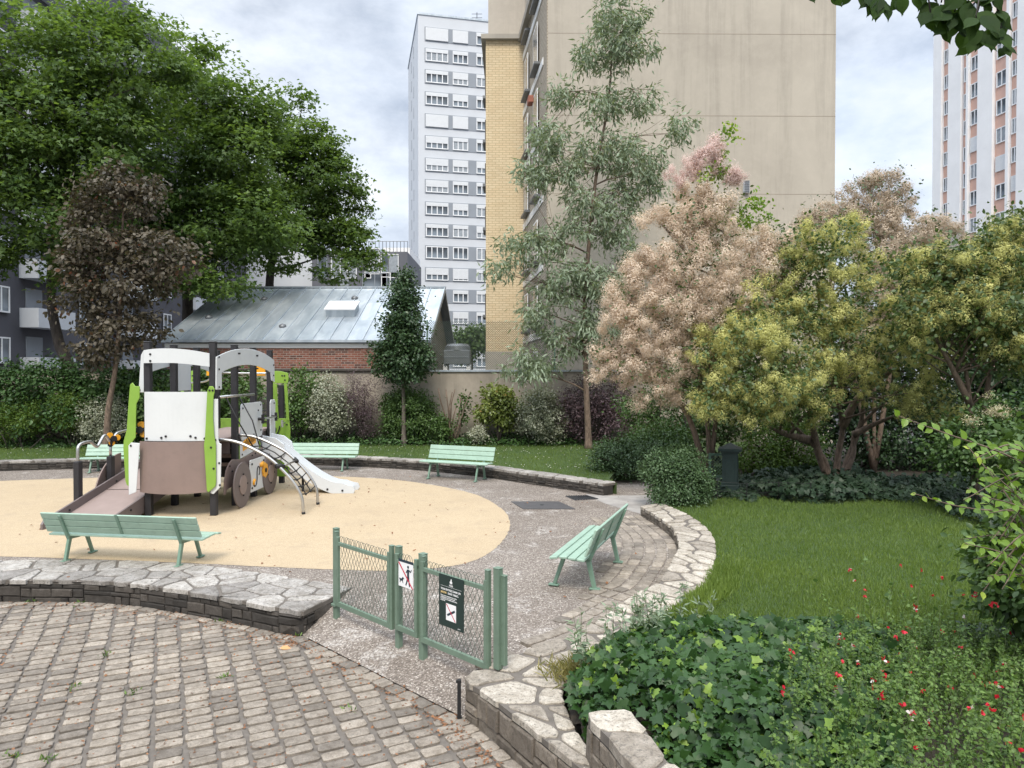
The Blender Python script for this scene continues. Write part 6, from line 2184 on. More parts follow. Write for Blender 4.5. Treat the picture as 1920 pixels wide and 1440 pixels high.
def smoke_tree(name, label, base, trunks, lobes, npl, leafcl, seed, mat, leafm='smoke_leaf', r0=0.07, prad=0.17, per=170, group=None, nl=40, leafsize=0.075, lshift=0.0, cat='tree', bark='bark_brown', extra=None):
    rng = np.random.default_rng(seed)
    root = thing(name, label, cat, base, group=group)
    C, U, _ = clusters(lobes, npl, rng, 0.72, 0.07)
    Cl, Ul, _ = clusters(lobes, leafcl, rng, 0.45, 0.08)
    mb = MB()
    for tr in trunks:
        k = len(tr)
        pts = catmull(tr, 4)
        rr = list(np.linspace(r0 * (0.7 + 0.5 * rng.random()), 0.02, len(pts)))
        mb.tube(pts, rr, 7)
        T = np.array(pts)
        lo = len(pts) // 3
        for q in rng.permutation(len(C))[:nl // len(trunks)]:
            i = lo + int(np.argmin(np.linalg.norm(T[lo:] - C[q], axis=1)))
            i = max(lo, i - 3)
            if np.linalg.norm(T[i] - C[q]) > 2.6: continue
            p = limb_path(pts[i], C[q], rng, 0.05)
            mb.tube(p, list(np.linspace(max(rr[i] * 0.55, 0.012), 0.006, len(p))), 5)
    mb.build('trunk', MT[bark], root, smooth=True, origin=base)
    V = foliage(Cl, Ul, 26, 0.34, leafsize, 'oval', rng, 0.9, 0.1, 0.5, tshift=lshift)
    tri_mesh('leaves', [V], MT[leafm], root, base)
    V = plumes(C, U, rng, prad, per, 0.042)
    tri_mesh('plumes', [V], MT[mat], root, base)
    return root, rng

SG = 'smoke bushes'
b = B3(1330, 16.4, 0.12)
smoke_tree('smoke_bush', 'large smoke bush with peach pink plumes and a tall rosy shoot against the blank wall', b,
    [[b, V3(1325, 780, 16.4), V3(1290, 640, 16.3), V3(1240, 520, 16.2)], [b, V3(1345, 760, 16.4), V3(1365, 600, 16.4), V3(1368, 480, 16.4), V3(1345, 400, 16.3), V3(1322, 330, 16.3)], [b, V3(1290, 780, 16.2), V3(1220, 690, 16.0), V3(1170, 640, 16.0)], [V3(1300, 560, 16.2), V3(1290, 480, 16.2), V3(1240, 420, 16.1)]],
    [lobe(1225, 410, 16.1, 34, 20), lobe(1262, 395, 16.1, 36, 24), lobe(1330, 430, 16.2, 55, 45), lobe(1290, 460, 16.2, 50, 40), lobe(1240, 485, 15.8, 60, 26), lobe(1215, 500, 15.8, 40, 30), lobe(1310, 510, 15.8, 80, 45), lobe(1400, 500, 16.2, 70, 50), lobe(1190, 560, 15.8, 60, 50), lobe(1250, 590, 15.8, 90, 70), lobe(1340, 570, 16.0, 90, 60), lobe(1165, 620, 15.8, 48, 50), lobe(1150, 660, 15.8, 36, 30), lobe(1230, 670, 15.8, 80, 60), lobe(1300, 650, 16, 70, 60), lobe(1170, 690, 15.7, 40, 34), lobe(1235, 735, 15.8, 50, 36), lobe(1420, 450, 16.4, 50, 30), lobe(1300, 370, 16.3, 34, 26), lobe(1345, 385, 16.3, 40, 30), lobe(1290, 415, 16.2, 50, 26), lobe(1440, 540, 16.2, 60, 60), lobe(1380, 610, 16, 70, 50), lobe(1130, 690, 15.8, 26, 30), lobe(1480, 470, 16.6, 40, 36)],
    980, 150, 201, 'plume_pink', group=SG, nl=60, prad=0.185, per=190)
b2 = B3(1345, 16.2, 3.5)
rng_ = np.random.default_rng(77)
root_ = bpy.data.objects['smoke_bush']
Cr, Ur, _ = clusters([lobe(1345, 268, 16.3, 16, 12), lobe(1322, 290, 16.3, 22, 16), lobe(1306, 312, 16.3, 30, 18), lobe(1340, 306, 16.3, 20, 16), lobe(1262, 322, 16.3, 20, 12), lobe(1280, 336, 16.3, 24, 14), lobe(1384, 330, 16.3, 20, 8), lobe(1370, 338, 16.3, 20, 9), lobe(1286, 358, 16.3, 10, 12), lobe(1356, 380, 16.3, 14, 10)], 74, rng_, 0.5, 0.05)
tri_mesh('rosy_plumes', [plumes(Cr, Ur, rng_, 0.155, 140, 0.055)], MT['plume_rose'], root_, root_.location)
Cr, Ur, _ = clusters([lobe(1352, 285, 16.4, 14, 14), lobe(1367, 252, 16.4, 8, 14), lobe(1330, 330, 16.4, 36, 14), lobe(1350, 322, 16.3, 20, 10), lobe(1412, 385, 16.6, 20, 16), lobe(1430, 408, 16.6, 26, 18), lobe(1400, 408, 16.6, 16, 20), lobe(1372, 240, 16.4, 4, 6), lobe(1340, 410, 16.4, 30, 30)], 60, rng_, 0.3, 0.1)
tri_mesh('shoot_leaves', [foliage(Cr, Ur, 22, 0.17, 0.085, 'oval', rng_, 1.0, -0.4, 0.3, tshift=0.2)], MT['spray'], root_, root_.location)

b = B3(1640, 19.5, 0.12)
smoke_tree('smoke_bush', 'brownish pink smoke bush standing farther back against the sky', b,
    [[b, V3(1640, 700, 19.5), V3(1650, 540, 19.5), V3(1640, 420, 19.5)], [b, V3(1600, 700, 19.5), V3(1560, 560, 19.5), V3(1560, 450, 19.5)], [b, V3(1680, 640, 19.5), V3(1720, 520, 19.3), V3(1740, 450, 19.2)], [V3(1640, 600, 19.5), V3(1690, 520, 19.5), V3(1680, 400, 19.5)]],
    [lobe(1660, 350, 19.5, 48, 26), lobe(1610, 365, 19.5, 40, 24), lobe(1690, 380, 19.5, 26, 30), lobe(1560, 400, 19.4, 48, 28), lobe(1525, 420, 19.4, 30, 24), lobe(1640, 420, 19.5, 50, 40), lobe(1700, 430, 19.3, 60, 34), lobe(1760, 430, 19.3, 42, 26), lobe(1720, 470, 19, 60, 34), lobe(1650, 490, 19, 50, 40), lobe(1790, 450, 19.2, 26, 26), lobe(1600, 440, 19.4, 40, 40), lobe(1660, 560, 19, 60, 50), lobe(1620, 640, 19, 50, 40), lobe(1700, 540, 19, 50, 50)],
    640, 100, 202, 'plume_brown', group=SG, per=150, nl=46, prad=0.20, leafm='coton')

b = B3(1560, 17.2, 0.12)
smoke_tree('smoke_bush', 'spreading smoke bush with yellow green plumes over many bare forked trunks', b,
    [[b, V3(1545, 860, 17.1), V3(1515, 825, 17.0), V3(1480, 790, 16.6), V3(1430, 740, 15.8)],
     [b, V3(1535, 850, 17.1), V3(1522, 790, 16.6), V3(1510, 730, 16.0), V3(1490, 650, 15.6)],
     [B3(1568, 17.2, 0.12), V3(1572, 850, 17.2), V3(1580, 800, 17.0), V3(1568, 740, 16.5), V3(1545, 640, 16.0), V3(1530, 520, 16.0)],
     [B3(1580, 17.3, 0.12), V3(1600, 850, 17.3), V3(1602, 815, 17.3), V3(1640, 770, 17.0), V3(1700, 720, 16.4)],
     [B3(1575, 17.3, 0.12), V3(1590, 860, 17.4), V3(1615, 790, 17.2), V3(1620, 720, 16.8), V3(1640, 640, 16.4)],
     [V3(1600, 815, 17.3), V3(1640, 795, 17.0), V3(1690, 775, 16.5)],
     [V3(1515, 825, 17.0), V3(1470, 812, 16.6), V3(1440, 800, 16.2)],
     [V3(1580, 800, 17.0), V3(1610, 745, 16.7), V3(1660, 705, 16.3), V3(1690, 680, 16.0)],
     [V3(1522, 790, 16.6), V3(1550, 740, 16.2), V3(1600, 700, 15.8)]],
    [lobe(1395, 590, 15.2, 40, 30), lobe(1350, 625, 15.2, 48, 36), lobe(1400, 640, 15, 70, 50), lobe(1330, 660, 15.1, 40, 36), lobe(1430, 700, 15, 110, 70), lobe(1345, 730, 15, 50, 44), lobe(1330, 765, 15, 36, 24), lobe(1400, 765, 15.2, 70, 30), lobe(1490, 700, 15.2, 70, 60), lobe(1520, 460, 15.8, 56, 44), lobe(1550, 500, 15.8, 46, 60), lobe(1490, 500, 15.8, 40, 40), lobe(1545, 580, 15.8, 60, 50), lobe(1500, 600, 15.6, 50, 50), lobe(1560, 650, 15.6, 60, 40), lobe(1500, 770, 15.6, 70, 26), lobe(1545, 745, 15.7, 40, 26), lobe(1740, 650, 15.4, 40, 40), lobe(1720, 700, 15.3, 46, 44), lobe(1750, 740, 15.2, 46, 34), lobe(1690, 760, 15.5, 36, 24), lobe(1760, 775, 15.4, 40, 18), lobe(1480, 560, 15.6, 40, 40), lobe(1610, 690, 15.8, 50, 30), lobe(1450, 640, 15.2, 50, 50), lobe(1640, 740, 15.8, 40, 26), lobe(1580, 600, 15.9, 40, 30), lobe(1625, 560, 16.2, 40, 44), lobe(1650, 640, 16, 44, 44), lobe(1620, 500, 16.4, 34, 40), lobe(1700, 590, 15.8, 40, 44), lobe(1590, 440, 16.4, 40, 36), lobe(1670, 520, 16.2, 40, 30), lobe(1420, 560, 15.6, 44, 36)],
    860, 520, 203, 'plume_gold', group=SG, r0=0.10, per=160, nl=90, prad=0.155, lshift=0.1, leafsize=0.085)
b = B3(1830, 14.5, 0.12)
smoke_tree('smoke_bush', 'lime yellow smoke bush leaning in from the edge with more green leaf than plume', b,
    [[b, V3(1820, 760, 14.5), V3(1800, 640, 14.3), V3(1770, 520, 14.2)], [b, V3(1850, 740, 14.5), V3(1870, 620, 14.3), V3(1880, 480, 14.2)], [V3(1820, 760, 14.5), V3(1780, 680, 14.3), V3(1740, 610, 14.2)]],
    [lobe(1780, 500, 14.2, 80, 40), lobe(1720, 500, 14.4, 36, 30), lobe(1860, 500, 14.2, 70, 50), lobe(1890, 440, 14.2, 50, 40), lobe(1760, 570, 14.2, 66, 50), lobe(1840, 580, 14, 80, 60), lobe(1720, 620, 14.2, 30, 40), lobe(1900, 640, 14, 60, 60)],
    380, 420, 204, 'plume_gold', group=SG, per=160, nl=50, prad=0.165, lshift=0.15, leafsize=0.095)

# ---- trees and hedges behind on the right
tree('dark_tree', 'dark leafy tree filling the gap behind the lime yellow smoke bush', 'tree', B3(1830, 20.5, 0.1), [B3(1830, 20.5, 0.05), V3(1835, 760, 20.5), V3(1838, 640, 20.5), V3(1835, 520, 20.5)], 0.13, 0.04,
     [lobe(1820, 560, 20, 110, 80), lobe(1900, 520, 20, 80, 100), lobe(1780, 650, 20, 90, 70), lobe(1880, 660, 20, 100, 90), lobe(1830, 750, 20, 120, 60), lobe(1930, 780, 19, 80, 90), lobe(1700, 690, 20.5, 60, 60), lobe(1650, 610, 20.8, 50, 70), lobe(1690, 540, 20.8, 40, 50), lobe(1600, 680, 20.8, 50, 60), lobe(1560, 730, 20.8, 60, 50)],
     430, 50, 0.5, 0.14, 'oval', MT['oak'], MT['bark_dark'], 108, nl=30, twigs=60)
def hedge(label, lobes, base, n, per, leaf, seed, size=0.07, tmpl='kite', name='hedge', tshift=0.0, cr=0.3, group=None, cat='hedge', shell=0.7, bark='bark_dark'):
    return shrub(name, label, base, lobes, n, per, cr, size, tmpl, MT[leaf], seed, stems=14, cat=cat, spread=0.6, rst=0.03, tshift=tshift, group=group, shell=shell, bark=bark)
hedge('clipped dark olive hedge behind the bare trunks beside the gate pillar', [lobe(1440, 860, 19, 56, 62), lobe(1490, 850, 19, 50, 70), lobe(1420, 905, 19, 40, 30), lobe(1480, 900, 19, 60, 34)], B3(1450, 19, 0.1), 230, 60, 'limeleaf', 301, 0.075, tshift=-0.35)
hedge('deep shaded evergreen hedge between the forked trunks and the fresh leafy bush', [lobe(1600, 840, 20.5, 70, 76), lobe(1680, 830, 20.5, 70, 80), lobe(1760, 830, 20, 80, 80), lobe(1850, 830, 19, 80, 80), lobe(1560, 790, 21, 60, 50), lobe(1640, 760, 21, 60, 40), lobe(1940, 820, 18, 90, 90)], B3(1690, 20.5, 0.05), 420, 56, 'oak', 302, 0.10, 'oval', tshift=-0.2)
hedge('leafy evergreen screen behind the pink smoke bush and above the small gate', [lobe(1250, 790, 21, 60, 40), lobe(1330, 790, 20.5, 60, 46), lobe(1400, 780, 20, 60, 50), lobe(1200, 780, 22, 40, 50), lobe(1340, 720, 21, 70, 60), lobe(1450, 740, 20.5, 70, 70), lobe(1250, 700, 21, 50, 60)], B3(1330, 20.5, 0.1), 300, 50, 'boxleaf', 303, 0.09, 'kite', tshift=-0.1)

# ---- shrubs in the border along the wall
BGp = 'shrubs along the garden wall'
z0 = 0.25
shrub('laurel_hedge', 'tall glossy dark green laurel below the white balcony', B3(90, 25.2, z0), [lobe(70, 722, 25.2, 70, 45), lobe(105, 712, 25.2, 60, 40), lobe(20, 730, 25.2, 60, 45), lobe(185, 720, 25.5, 60, 40), lobe(260, 725, 25.6, 60, 40), lobe(225, 760, 25.6, 80, 50), lobe(-70, 730, 25.2, 60, 50), lobe(90, 780, 25, 110, 40), lobe(150, 750, 25.2, 60, 50), lobe(-30, 760, 25.2, 60, 50)], 400, 50, 0.34, 0.12, 'oval', MT['laurel'], 310, stems=12, spread=0.8, cat='hedge')
shrub('lime_shrub', 'bright lime green feathery shrub at the edge of the picture in front of the laurel', B3(40, 24.2, z0), [lobe(30, 770, 24.2, 40, 28), lobe(10, 795, 24.2, 40, 30), lobe(50, 790, 24.2, 30, 28), lobe(-40, 785, 24.2, 40, 35)], 130, 60, 0.24, 0.085, 'lance', MT['limeleaf'], 311, upw=0.3)
shrub('lime_shrub', 'smaller lime green shrub between the laurel and the silvery bush', B3(132, 24.4, z0), [lobe(125, 755, 24.4, 26, 18), lobe(140, 780, 24.4, 24, 26), lobe(120, 785, 24.4, 20, 22)], 70, 50, 0.22, 0.085, 'lance', MT['limeleaf'], 312, upw=0.3, tshift=-0.1)
shrub('silvery_bush', 'round silvery variegated bush behind the slanting stem of the purple tree', B3(198, 24.5, z0), [lobe(198, 782, 24.5, 44, 40), lobe(185, 800, 24.5, 34, 24), lobe(215, 795, 24.5, 34, 30)], 150, 64, 0.2, 0.065, 'kite', MT['varieg'], 313)
shrub('green_bush', 'leafy green shrub seen through the windows of the play structure', B3(395, 25.2, z0), [lobe(370, 730, 25.2, 50, 50), lobe(420, 720, 25.2, 50, 50), lobe(400, 780, 25.2, 70, 50), lobe(300, 770, 25.2, 60, 60), lobe(260, 760, 25.5, 50, 70), lobe(460, 760, 25.3, 40, 60)], 190, 44, 0.34, 0.13, 'oval', MT['boxleaf'], 314)
shrub('green_bush', 'loose green shrub just behind the lime cab of the play structure', B3(560, 25.4, z0), [lobe(558, 730, 25.4, 36, 30), lobe(575, 715, 25.4, 24, 20), lobe(550, 770, 25.4, 30, 40)], 80, 44, 0.28, 0.10, 'oval', MT['boxleaf'], 315, tshift=0.1)
shrub('silvery_bush', 'tall silvery variegated bush next to the purple brown shrub', B3(615, 25.3, z0), [lobe(620, 740, 25.3, 34, 34), lobe(612, 775, 25.3, 34, 42), lobe(640, 765, 25.3, 22, 30)], 150, 60, 0.22, 0.07, 'kite', MT['varieg'], 316)
shrub('purple_shrub', 'slender dark purple brown shrub next to the tall silvery bush', B3(680, 25.5, z0), [lobe(680, 725, 25.5, 36, 26), lobe(675, 755, 25.5, 32, 34), lobe(690, 785, 25.5, 22, 30)], 110, 50, 0.26, 0.075, 'lance', MT['barberry'], 317, tshift=0.05)
shrub('round_bush', 'rounded fresh green bush behind the stem of the columnar tree', B3(765, 25.8, z0), [lobe(765, 775, 25.8, 50, 46), lobe(765, 800, 25.8, 46, 30), lobe(740, 760, 25.8, 24, 24), lobe(790, 760, 25.8, 24, 24)], 230, 60, 0.22, 0.075, 'oval', MT['boxleaf'], 318)
shrub('silvery_bush', 'broad silvery variegated bush close to the eucalyptus trunk', B3(1013, 25.2, z0), [lobe(1012, 785, 25.2, 44, 44), lobe(1012, 760, 25.2, 36, 34), lobe(1035, 800, 25.2, 26, 30)], 190, 64, 0.22, 0.07, 'kite', MT['varieg'], 319, tshift=-0.05)
shrub('photinia', 'upright green shrub with yellow and coppery young leaves on thin bare stems', B3(932, 25.4, z0), [lobe(930, 752, 25.4, 30, 24), lobe(925, 775, 25.4, 28, 22), lobe(950, 775, 25.4, 24, 24), lobe(935, 735, 25.4, 18, 14)], 90, 46, 0.24, 0.11, 'oval', MT['photinia'], 320, stems=12, spread=0.08)
shrub('barberry', 'large plum purple barberry spreading behind the eucalyptus trunk', B3(1120, 25.2, z0), [lobe(1100, 750, 25.2, 50, 34), lobe(1140, 745, 25.2, 44, 36), lobe(1080, 770, 25.2, 34, 36), lobe(1165, 770, 25.2, 34, 34), lobe(1120, 800, 25.4, 60, 36)], 220, 56, 0.26, 0.07, 'kite', MT['barberry'], 321, tshift=0.05)
shrub('tiny_bush', 'tiny cream variegated bush at the foot of the wall beside the pruned stems', B3(897, 24.9, z0), [lobe(897, 813, 24.9, 13, 11)], 36, 40, 0.13, 0.06, 'kite', MT['varieg'], 322, stems=4, tshift=0.2, spread=0.03)
shrub('small_bush', 'small dark green bush under the pruned stems', B3(828, 25.2, z0), [lobe(828, 805, 25.2, 15, 20), lobe(822, 790, 25.2, 9, 12)], 40, 40, 0.2, 0.08, 'oval', MT['boxleaf'], 323, stems=4, spread=0.05)
rg = np.random.default_rng(5)
ps = thing('pruned_shrub', 'hard pruned shrub of bare upright stems with a few green sprouts', 'shrub', B3(848, 25.3, z0))
mb = MB()
ends = []
for tx, ty in ((822, 728), (836, 730), (848, 735), (853, 730), (862, 740), (870, 738), (856, 760), (843, 760), (882, 735)):
    a = np.array(B3(848 + rg.normal() * 3, 25.3, z0 - 0.05)); e = np.array(V3(tx, ty, 25.3 + rg.normal() * 0.2))
    p = limb_path(a, e, rg, 0.0)
    mb.tube(p, list(np.linspace(0.035, 0.018, len(p))), 6)
    ends.append(p)
mb.build('stems', MT['bark_brown'], ps, smooth=True, origin=ps.location)
C = np.array([V3(x, y, 25.3) for x, y in ((872, 745), (878, 755), (866, 775), (872, 785), (860, 790), (880, 770), (845, 800), (838, 790), (868, 760))])
tri_mesh('sprouts', [foliage(C, unit(len(C), rg), 34, 0.2, 0.11, 'oval', rg, 1.0)], MT['boxleaf'], ps, ps.location)
# ground cover along the wall
gc = np.random.default_rng(9)
n = 9000
x = gc.uniform(-19, 3.5, n); y = 24.6 + 1.6 * gc.random(n) + np.where(x < -12, -0.6, 0.1)
z = 0.25 + 0.35 * gc.random(n) * (y - 23.6) / 2.2
tri_mesh('border_groundcover', [leaf_arrays(np.stack([x, y, z], 1), gc.normal(size=(n, 3)) * 0.5 + np.array([0, -0.3, 0.8]), gc.normal(size=(n, 3)), 0.07 + 0.06 * gc.random(n), gc.random(n), 'oval')], MT['laurel'], None)
tag(bpy.data.objects['border_groundcover'], 'low dark ground cover along the foot of the garden wall', 'ground cover', kind='stuff')

# ---- low shrubs by the entrance path
shrub('low_shrub', 'dense rounded dark green shrub overhanging the end of the pale wall', B3(1275, 14.8, 0.12), [lobe(1268, 900, 14.6, 56, 40), lobe(1250, 880, 14.8, 44, 34), lobe(1296, 908, 14.6, 34, 32), lobe(1275, 925, 14.4, 56, 24), lobe(1280, 866, 15.0, 36, 26)], 380, 64, 0.16, 0.045, 'kite', MT['coton'], 330, stems=14, spread=0.2)
shrub('low_shrub', 'loose green shrub sprawling at the end of the dry stone wall', B3(1165, 18.6, 0.22), [lobe(1150, 875, 18.6, 50, 36), lobe(1185, 865, 18.6, 44, 40), lobe(1140, 895, 18.2, 40, 22), lobe(1195, 895, 18.2, 40, 24), lobe(1145, 848, 18.6, 30, 22), lobe(1225, 860, 18.6, 34, 34)], 300, 56, 0.2, 0.055, 'kite', MT['coton'], 331, stems=14, tshift=-0.05, spread=0.25)
shrub('low_shrub', 'taller green shrub in the shade under the pink plumes', B3(1240, 19.6, 0.2), [lobe(1235, 825, 19.6, 50, 34), lobe(1270, 840, 19.2, 44, 36), lobe(1210, 840, 19.6, 30, 30)], 170, 54, 0.22, 0.065, 'kite', MT['boxleaf'], 332, stems=12, tshift=-0.1, spread=0.25)

# ivy carpets on the right
def carpet(name, label, poly, zf, n, size, leaf, seed, tmpl='ivy', hmax=0.16, kind='stuff', tsh=0.0, lean=(0, -0.35)):
    r = np.random.default_rng(seed)
    xs, ys = [p[0] for p in poly], [p[1] for p in poly]
    pts = []
    while len(pts) < n:
        x, y = r.uniform(min(xs), max(xs)), r.uniform(min(ys), max(ys))
        if inside(poly, x, y): pts.append((x, y, zf(x, y) + hmax * r.random() ** 0.7))
    p = np.array(pts)
    nr = r.normal(size=(n, 3)) * 0.5 + np.array([lean[0], lean[1], 0.9])
    d = r.normal(size=(n, 3)) + np.array([0, -0.5, -0.3])
    clump = np.array([0.5 + 0.5 * mnoise.noise(Vector((q[0] * 1.7, q[1] * 1.7, seed))) for q in pts])
    t = np.clip(0.5 * clump + 0.45 * r.random(n) + tsh, 0, 0.88)
    young = r.random(n) < 0.18
    t = np.where(young, 0.9 + 0.1 * r.random(n), t)
    sz = size * (0.55 + 0.75 * r.random(n)) * np.where(young, 0.75, 1)
    o = tri_mesh(name, [leaf_arrays(p, nr, d, sz, t, tmpl)], MT[leaf], None)
    tag(o, label, 'ground cover', kind=kind)
    return o
mound = [GP(x, y, 0.12) for x, y in ((1410, 930), (1470, 943), (1560, 948), (1640, 940), (1660, 918), (1600, 890), (1480, 895), (1420, 905))]
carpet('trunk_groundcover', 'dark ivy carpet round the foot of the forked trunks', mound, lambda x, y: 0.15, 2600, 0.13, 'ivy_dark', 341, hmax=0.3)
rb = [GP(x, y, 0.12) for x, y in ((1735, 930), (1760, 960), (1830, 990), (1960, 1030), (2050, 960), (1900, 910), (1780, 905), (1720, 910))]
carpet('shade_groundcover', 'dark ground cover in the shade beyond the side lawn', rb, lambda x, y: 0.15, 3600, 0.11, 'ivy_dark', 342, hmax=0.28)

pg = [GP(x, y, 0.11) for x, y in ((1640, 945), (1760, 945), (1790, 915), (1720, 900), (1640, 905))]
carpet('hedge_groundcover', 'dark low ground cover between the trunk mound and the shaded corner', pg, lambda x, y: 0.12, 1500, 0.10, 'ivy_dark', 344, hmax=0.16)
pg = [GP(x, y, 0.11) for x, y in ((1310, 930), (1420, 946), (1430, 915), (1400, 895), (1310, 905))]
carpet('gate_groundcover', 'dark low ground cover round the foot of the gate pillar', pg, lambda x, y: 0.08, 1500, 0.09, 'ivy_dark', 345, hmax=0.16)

# ---- foreground bed
def bed_z(x, y):
    d = 1e9
    for a, b_ in zip(RB[:12], RB[1:13]):
        ax, ay = a; bx, by = b_
        t = max(0, min(1, ((x - ax) * (bx - ax) + (y - ay) * (by - ay)) / ((bx - ax) ** 2 + (by - ay) ** 2)))
        d = min(d, math.hypot(x - ax - t * (bx - ax), y - ay - t * (by - ay)))
    return 0.045 + (0.22 * smoothstep(0, 0.5, d) + 0.22 * smoothstep(6.6, 4.2, y) * smoothstep(0.0, 1.0, d) + 0.05 * mnoise.noise(Vector((x * 1.3, y * 1.3, 0)))) * (0.15 + 0.85 * smoothstep(7.4, 6.3, y))
bed = [(0.62, 5.15), (0.52, 5.6), (0.46, 6.05), (0.62, 6.45), (0.95, 6.75), (1.5, 7.15), (2.2, 7.3), (3.0, 7.25), (3.7, 7.0), (4.2, 6.3), (4.3, 5.0), (4.2, 3.0), (1.8, 2.9), (1.3, 3.9), (1.02, 4.5), (0.95, 4.85), (0.9, 5.12)]
mb = MB()
bed2 = [(0.66, 4.98), (0.50, 5.56), (0.45, 6.05), (0.49, 6.26), (0.55, 6.40), (0.65, 6.54), (1.15, 6.98), (1.5, 7.4), (3.3, 7.4), (3.4, 4.0), (1.4, 4.0)]
gx = np.arange(0.26, 6.0, 0.07); gy = np.arange(2.4, 7.6, 0.07)
ids, vs, fs = {}, [], []
for i, x in enumerate(gx):
    for j, y in enumerate(gy):
        ids[i, j] = len(vs); vs.append((x, y, bed_z(x, y) - 0.03))
for i in range(len(gx) - 1):
    for j in range(len(gy) - 1):
        cx_, cy_ = gx[i] + 0.035, gy[j] + 0.035
        if inside(bed2, cx_, cy_) or inside(bed, cx_, cy_) or cx_ > 3.2:
            fs.append((ids[i, j], ids[i + 1, j], ids[i + 1, j + 1], ids[i, j + 1]))
mb.add(vs, fs)
tag(mb.build('bed_soil', MT['soil'], smooth=True), kind='structure')
ivy_poly = [(0.60, 5.15), (0.50, 5.6), (0.50, 5.95), (0.78, 6.35), (1.2, 6.75), (1.9, 7.15), (2.7, 7.2), (3.3, 6.95), (3.4, 6.2), (2.9, 5.3), (2.3, 4.3), (2.0, 3.2), (1.5, 3.2), (1.2, 4.1), (1.0, 4.6), (0.93, 5.05), (0.8, 5.14)]
carpet('ivy_bed', 'glossy dark green ivy carpet spilling over the pale wall in the near corner', ivy_poly, bed_z, 7600, 0.092, 'ivy', 343, hmax=0.24, lean=(-0.1, -0.35))
pg = [(4.0, 3.0), (4.2, 6.3), (4.6, 7.3), (5.9, 7.3), (5.9, 3.0)]
carpet('bed_groundcover', 'dark ground cover under the leafy bush outside the salvia', pg, bed_z, 3000, 0.10, 'ivy_dark', 346, hmax=0.14)
# flowering salvia
def sprigs(name, label, n, place_, hfun, mats, seed, leaf_sz, leaf_n, lean, tmpl, stem_r=0.0022, flowers=0.0, kind=None, cat='plant'):
    r = np.random.default_rng(seed)
    root = thing(name, label, cat, place_(r)[:2] + (0.2,))
    root.location = (0, 0, 0) if False else root.location
    og = tuple(root.location)
    mb = MB()
    LP, LN, LD, LS, LT = [], [], [], [], []
    FP, FD_, FK = [], [], []
    for _ in range(n):
        x, y = place_(r)[:2]
        z = bed_z(x, y) - 0.02
        h = hfun(x, y) * (0.7 + 0.5 * r.random())
        tip = np.array([x + r.normal() * lean + 0.0, y + r.normal() * lean - 0.05, z + h])
        p = limb_path((x, y, z), tip, r, 0.12, 6)
        mb.tube(p, list(np.linspace(stem_r, stem_r * 0.5, 6)), 3, cap=False)
        for _k in range(leaf_n):
            t = 0.2 + 0.8 * r.random()
            i = min(int(t * 5), 4)
            q = np.array(p[i]) + (np.array(p[i + 1]) - np.array(p[i])) * (t * 5 - i)
            LP.append(q + r.normal(size=3) * 0.008); LN.append(r.normal(size=3) * 0.5 + np.array([0, -0.2, 0.8])); LD.append(r.normal(size=3) + np.array([0, 0, 0.3])); LS.append(leaf_sz * (0.5 + 0.9 * r.random())); LT.append(r.random())
        if r.random() < flowers:
            for _k in range(r.integers(1, 4)):
                i = 5 - r.integers(0, 2)
                FP.append(np.array(p[i]) + r.normal(size=3) * 0.022); FD_.append(norm(r.normal(size=3) + np.array([0, -0.6, -0.2]))); FK.append(r.random())
    mb.build('stems', MT['stem'], root, origin=og)
    a = lambda L: np.array(L, float)
    tri_mesh('leaves', [leaf_arrays(a(LP), a(LN), a(LD), a(LS), a(LT), tmpl)], MT[mats], root, og)
    if FP:
        far, order = [], sorted(range(len(FP)), key=lambda i: np.linalg.norm(FP[i] - np.array([0, 0, CAMZ])))
        for rank, i in enumerate(order):
            q, d, red = FP[i], FD_[i], FK[i] < 0.72
            m = 4
            nn = unit(m, r)
            dd = d + r.normal(size=(m, 3)) * 0.35
            B_ = [(*leaf_arrays(np.repeat(q[None], m, 0), nn, dd, np.full(m, 0.028) * (0.7 + 0.5 * r.random(m)), r.random(m), 'oval'), 0 if red else 1)]
            if not red:
                B_.append((*leaf_arrays(np.repeat((q + d * 0.012)[None], 2, 0), unit(2, r), d + r.normal(size=(2, 3)) * 0.3, np.full(2, 0.026), r.random(2), 'oval'), 0))
            if rank < 95:
                tri_mesh('flower', B_, [MT['red_petal'], MT['white_petal']], root, og)
            else:
                far += B_
        if far:
            tag(tri_mesh('flowers', far, [MT['red_petal'], MT['white_petal']], root, og), kind='stuff')
    return root
def pl_salvia(r):
    while True:
        y = r.uniform(3.0, 6.4); x = r.uniform(1.3, 4.6)
        if x > 1.30 + 0.42 * max(0, y - 3.6) + 0.25 * r.random() and x < 0.74 * y + 0.35: return (x, y)
sprigs('salvia', 'wispy salvia with small red and white flowers filling the near corner of the bed', 1200, pl_salvia, lambda x, y: 0.34 + 0.10 * smoothstep(6.0, 4, y), 'salvia', 351, 0.025, 34, 0.10, 'oval', flowers=0.065, cat='flowers')
def pl_silver(r):
    y = r.uniform(6.1, 7.4); x = 0.75 + (y - 6.1) * 0.85 + r.normal() * 0.28
    return (max(x, 0.62), y)
sprigs('silver_weed', 'tall pale green narrow-leaved weeds growing out of the ivy beside the flagged wall', 34, pl_silver, lambda x, y: 0.52, 'silver', 352, 0.075, 26, 0.05, 'lance', 0.004, cat='weeds')
def pl_tall(r):
    return (r.uniform(3.0, 4.3), r.uniform(5.0, 6.6))
sprigs('tall_salvia', 'taller flowering salvia stems reaching over the lawn at the edge of the bed', 55, pl_tall, lambda x, y: 0.75, 'salvia', 353, 0.036, 12, 0.12, 'oval', flowers=0.38, cat='flowers')

